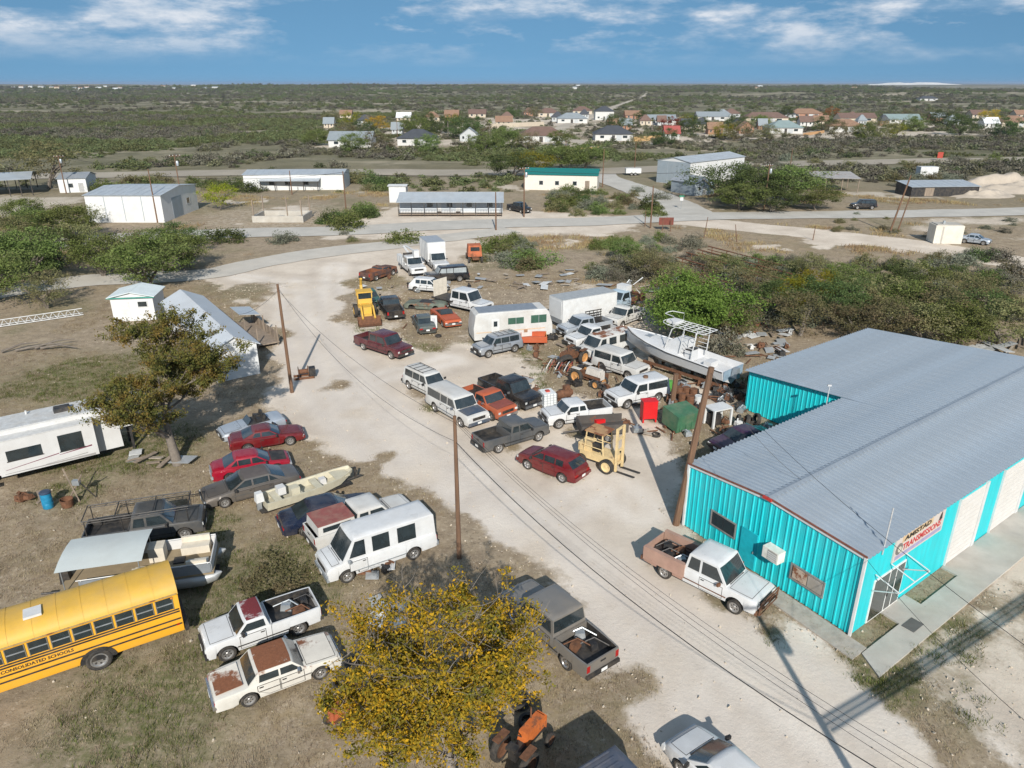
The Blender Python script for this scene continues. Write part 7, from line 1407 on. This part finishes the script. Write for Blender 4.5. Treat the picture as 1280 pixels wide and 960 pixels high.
lowk = [leaf_mesh('brush', crown_pts(200 + i, 22, 14, 1.0, .85, .22, 0, True), .15, mt, i) for mt in (leafmat('brush_dark', (.075, .09, .045), (.13, .145, .075), None, .2), leafmat('brush_green', (.105, .125, .055), (.18, .195, .09), None, .2), L_grey, leafmat('brush_olive', (.14, .14, .08), (.21, .20, .125), None, .2)) for i in range(3)]
scatter('brush', 'mixed gray and green desert brush covering the plain to the horizon', 'brush', np.stack([x, y, zz], 1), np.stack([r_, r_, hh], 1), np.stack([x * 0, x * 0, rs.rand(n) * 6.28], 1), var, lowk)
def tuft(seed, n, h, mat, w=.012, sp_=.16):
    q = np.random.RandomState(seed); mb = MB()
    for k in range(n):
        a = q.rand() * 6.28; p = Vector((q.normal() * sp_, q.normal() * sp_, 0)); l = h * (.5 + .8 * q.rand()); d_ = Vector((math.cos(a) * .5 * l, math.sin(a) * .5 * l, l)); s_ = Vector((-math.sin(a), math.cos(a), 0)) * w; mb.add([p - s_, p + s_, p + d_], [(0, 1, 2)])
    return mb.mesh('tuft', mat, 0)
G_dry = leafmat('dry_grass', (.21, .165, .11), (.35, .28, .19), None, .2); G_grn = leafmat('green_weed', (.07, .085, .025), (.15, .165, .05), None, .2); G_gold = leafmat('golden_grass', (.27, .20, .11), (.40, .30, .16), None, .2)
def grass(name, label, n, x0, x1, y0, y1, fn, h, w, mat, sp_, smin, smax, hb=24):
    X_ = x0 + (x1 - x0) * rs.rand(n); Y_ = y0 + (y1 - y0) * rs.rand(n); k = fn(X_, Y_) & clear(X_, Y_); X_, Y_ = X_[k], Y_[k]; m_ = len(X_); s_ = smin + (smax - smin) * rs.rand(m_)
    scatter(name, label, 'grass', np.stack([X_, Y_, X_ * 0 - .03], 1), np.stack([s_, s_, s_], 1), np.stack([X_ * 0, X_ * 0, rs.rand(m_) * 6.28], 1), rs.randint(0, 3, m_), [tuft(i, hb, h, mat, w, sp_) for i in range(3)])
offbuild = lambda X_, Y_: poly_sd(X_, Y_, [tuple(bpt(*q)[:2]) for q in ((-.1, -.1), (TF, -.1), (TF, SW), (TN, SW), (TN, W_), (-.1, W_))]) < 0
offwalk = lambda X_, Y_: (poly_sd(X_, Y_, [tuple(bpt(*q)[:2]) for q in ((-1.3, -2.2), (32, -2.2), (32, 0), (8.2, 0), (8.2, -.85), (4.6, -.85), (4.6, 0), (2.5, 0), (2.5, -.95), (-.6, -.95))]) < 0)
def f_dry(X_, Y_): c_, d_, g_, f_ = ground_fields(X_, Y_); return (c_ < .5) & (d_ > .3) & offbuild(X_, Y_) & offwalk(X_, Y_)
def f_grn(X_, Y_): c_, d_, g_, f_ = ground_fields(X_, Y_); return (g_ > .45) & (c_ < .7) & offbuild(X_, Y_) & offwalk(X_, Y_)
def f_gold(X_, Y_): c_, d_, g_, f_ = ground_fields(X_, Y_); return (c_ < .4) & (d_ > .55) & (fbm(X_ / 9 + 2, Y_ / 9, 3) > .52)
grass('dry_grass', 'short dry straw-coloured grass over the bare yard soil', 52000, -45, 32, 12, 95, f_dry, .075, .009, G_dry, .16, .7, 1.5)
grass('green_weeds', 'low green weeds in patches on the soil', 30000, -45, 32, 12, 80, f_grn, .14, .011, G_grn, .15, .6, 1.4)
grass('golden_grass', 'tall golden dry grass on the road verges', 26000, -110, 110, 85, 175, f_gold, .30, .03, G_gold, .45, .8, 1.6)
rk0 = []
for sd_ in range(3):
    q = random.Random(sd_ + 50); me_ = bpy.data.meshes.new('stone'); P_ = [Vector((a, b_, c_)) * q.uniform(.6, 1.1) for a, b_, c_ in ((1, 0, 0), (-1, 0, 0), (0, 1, 0), (0, -1, 0), (0, 0, .6), (0, 0, -.4), (.6, .6, .3), (-.6, .6, .2), (.6, -.6, .3), (-.6, -.6, .3))]
    import bmesh
    bm = bmesh.new(); [bm.verts.new(p_) for p_ in P_]; bmesh.ops.convex_hull(bm, input=bm.verts); bm.to_mesh(me_); bm.free(); me_.materials.append(M('pale_stone', (.46, .40, .32), .95, 0, .3, 2)); rk0.append(me_)
X_, Y_ = rs.rand(60000) * 75 - 40, 12 + rs.rand(60000) * 88; c_, d_, g_, f_ = ground_fields(X_, Y_); k_ = offbuild(X_, Y_) & offwalk(X_, Y_) & (((c_ > .1) & (c_ < .75)) | (rs.rand(60000) < .12)); X_, Y_ = X_[k_], Y_[k_]; n = len(X_); s_ = .015 + .075 * rs.rand(n) ** 4
scatter('gravel', 'loose pale stones scattered over the yard', 'gravel', np.stack([X_, Y_, X_ * 0 + .0], 1), np.stack([s_, s_, s_], 1), rs.rand(n, 3) * 6, rs.randint(0, 3, n), rk0)
# ---------------------------------------------------------------- air
hz = MB(); hz.box((0, 13600, 0), (36000, 28000, 88)); ho = hz.build('haze', [], smooth=0); tag(ho, 'thin pale blue air over the plain', 'haze', kind='stuff')
ho.data.materials.clear(); hm = bpy.data.materials.new('thin_air'); hm.use_nodes = True; hn = hm.node_tree; hn.nodes.remove(hn.nodes['Principled BSDF'])
pv = hn.nodes.new('ShaderNodeVolumePrincipled'); pv.inputs['Color'].default_value = (.62, .78, 1, 1); pv.inputs['Density'].default_value = 7e-5; pv.inputs['Anisotropy'].default_value = .2
hn.links.new(pv.outputs[0], hn.nodes['Material Output'].inputs['Volume']); ho.data.materials.append(hm)
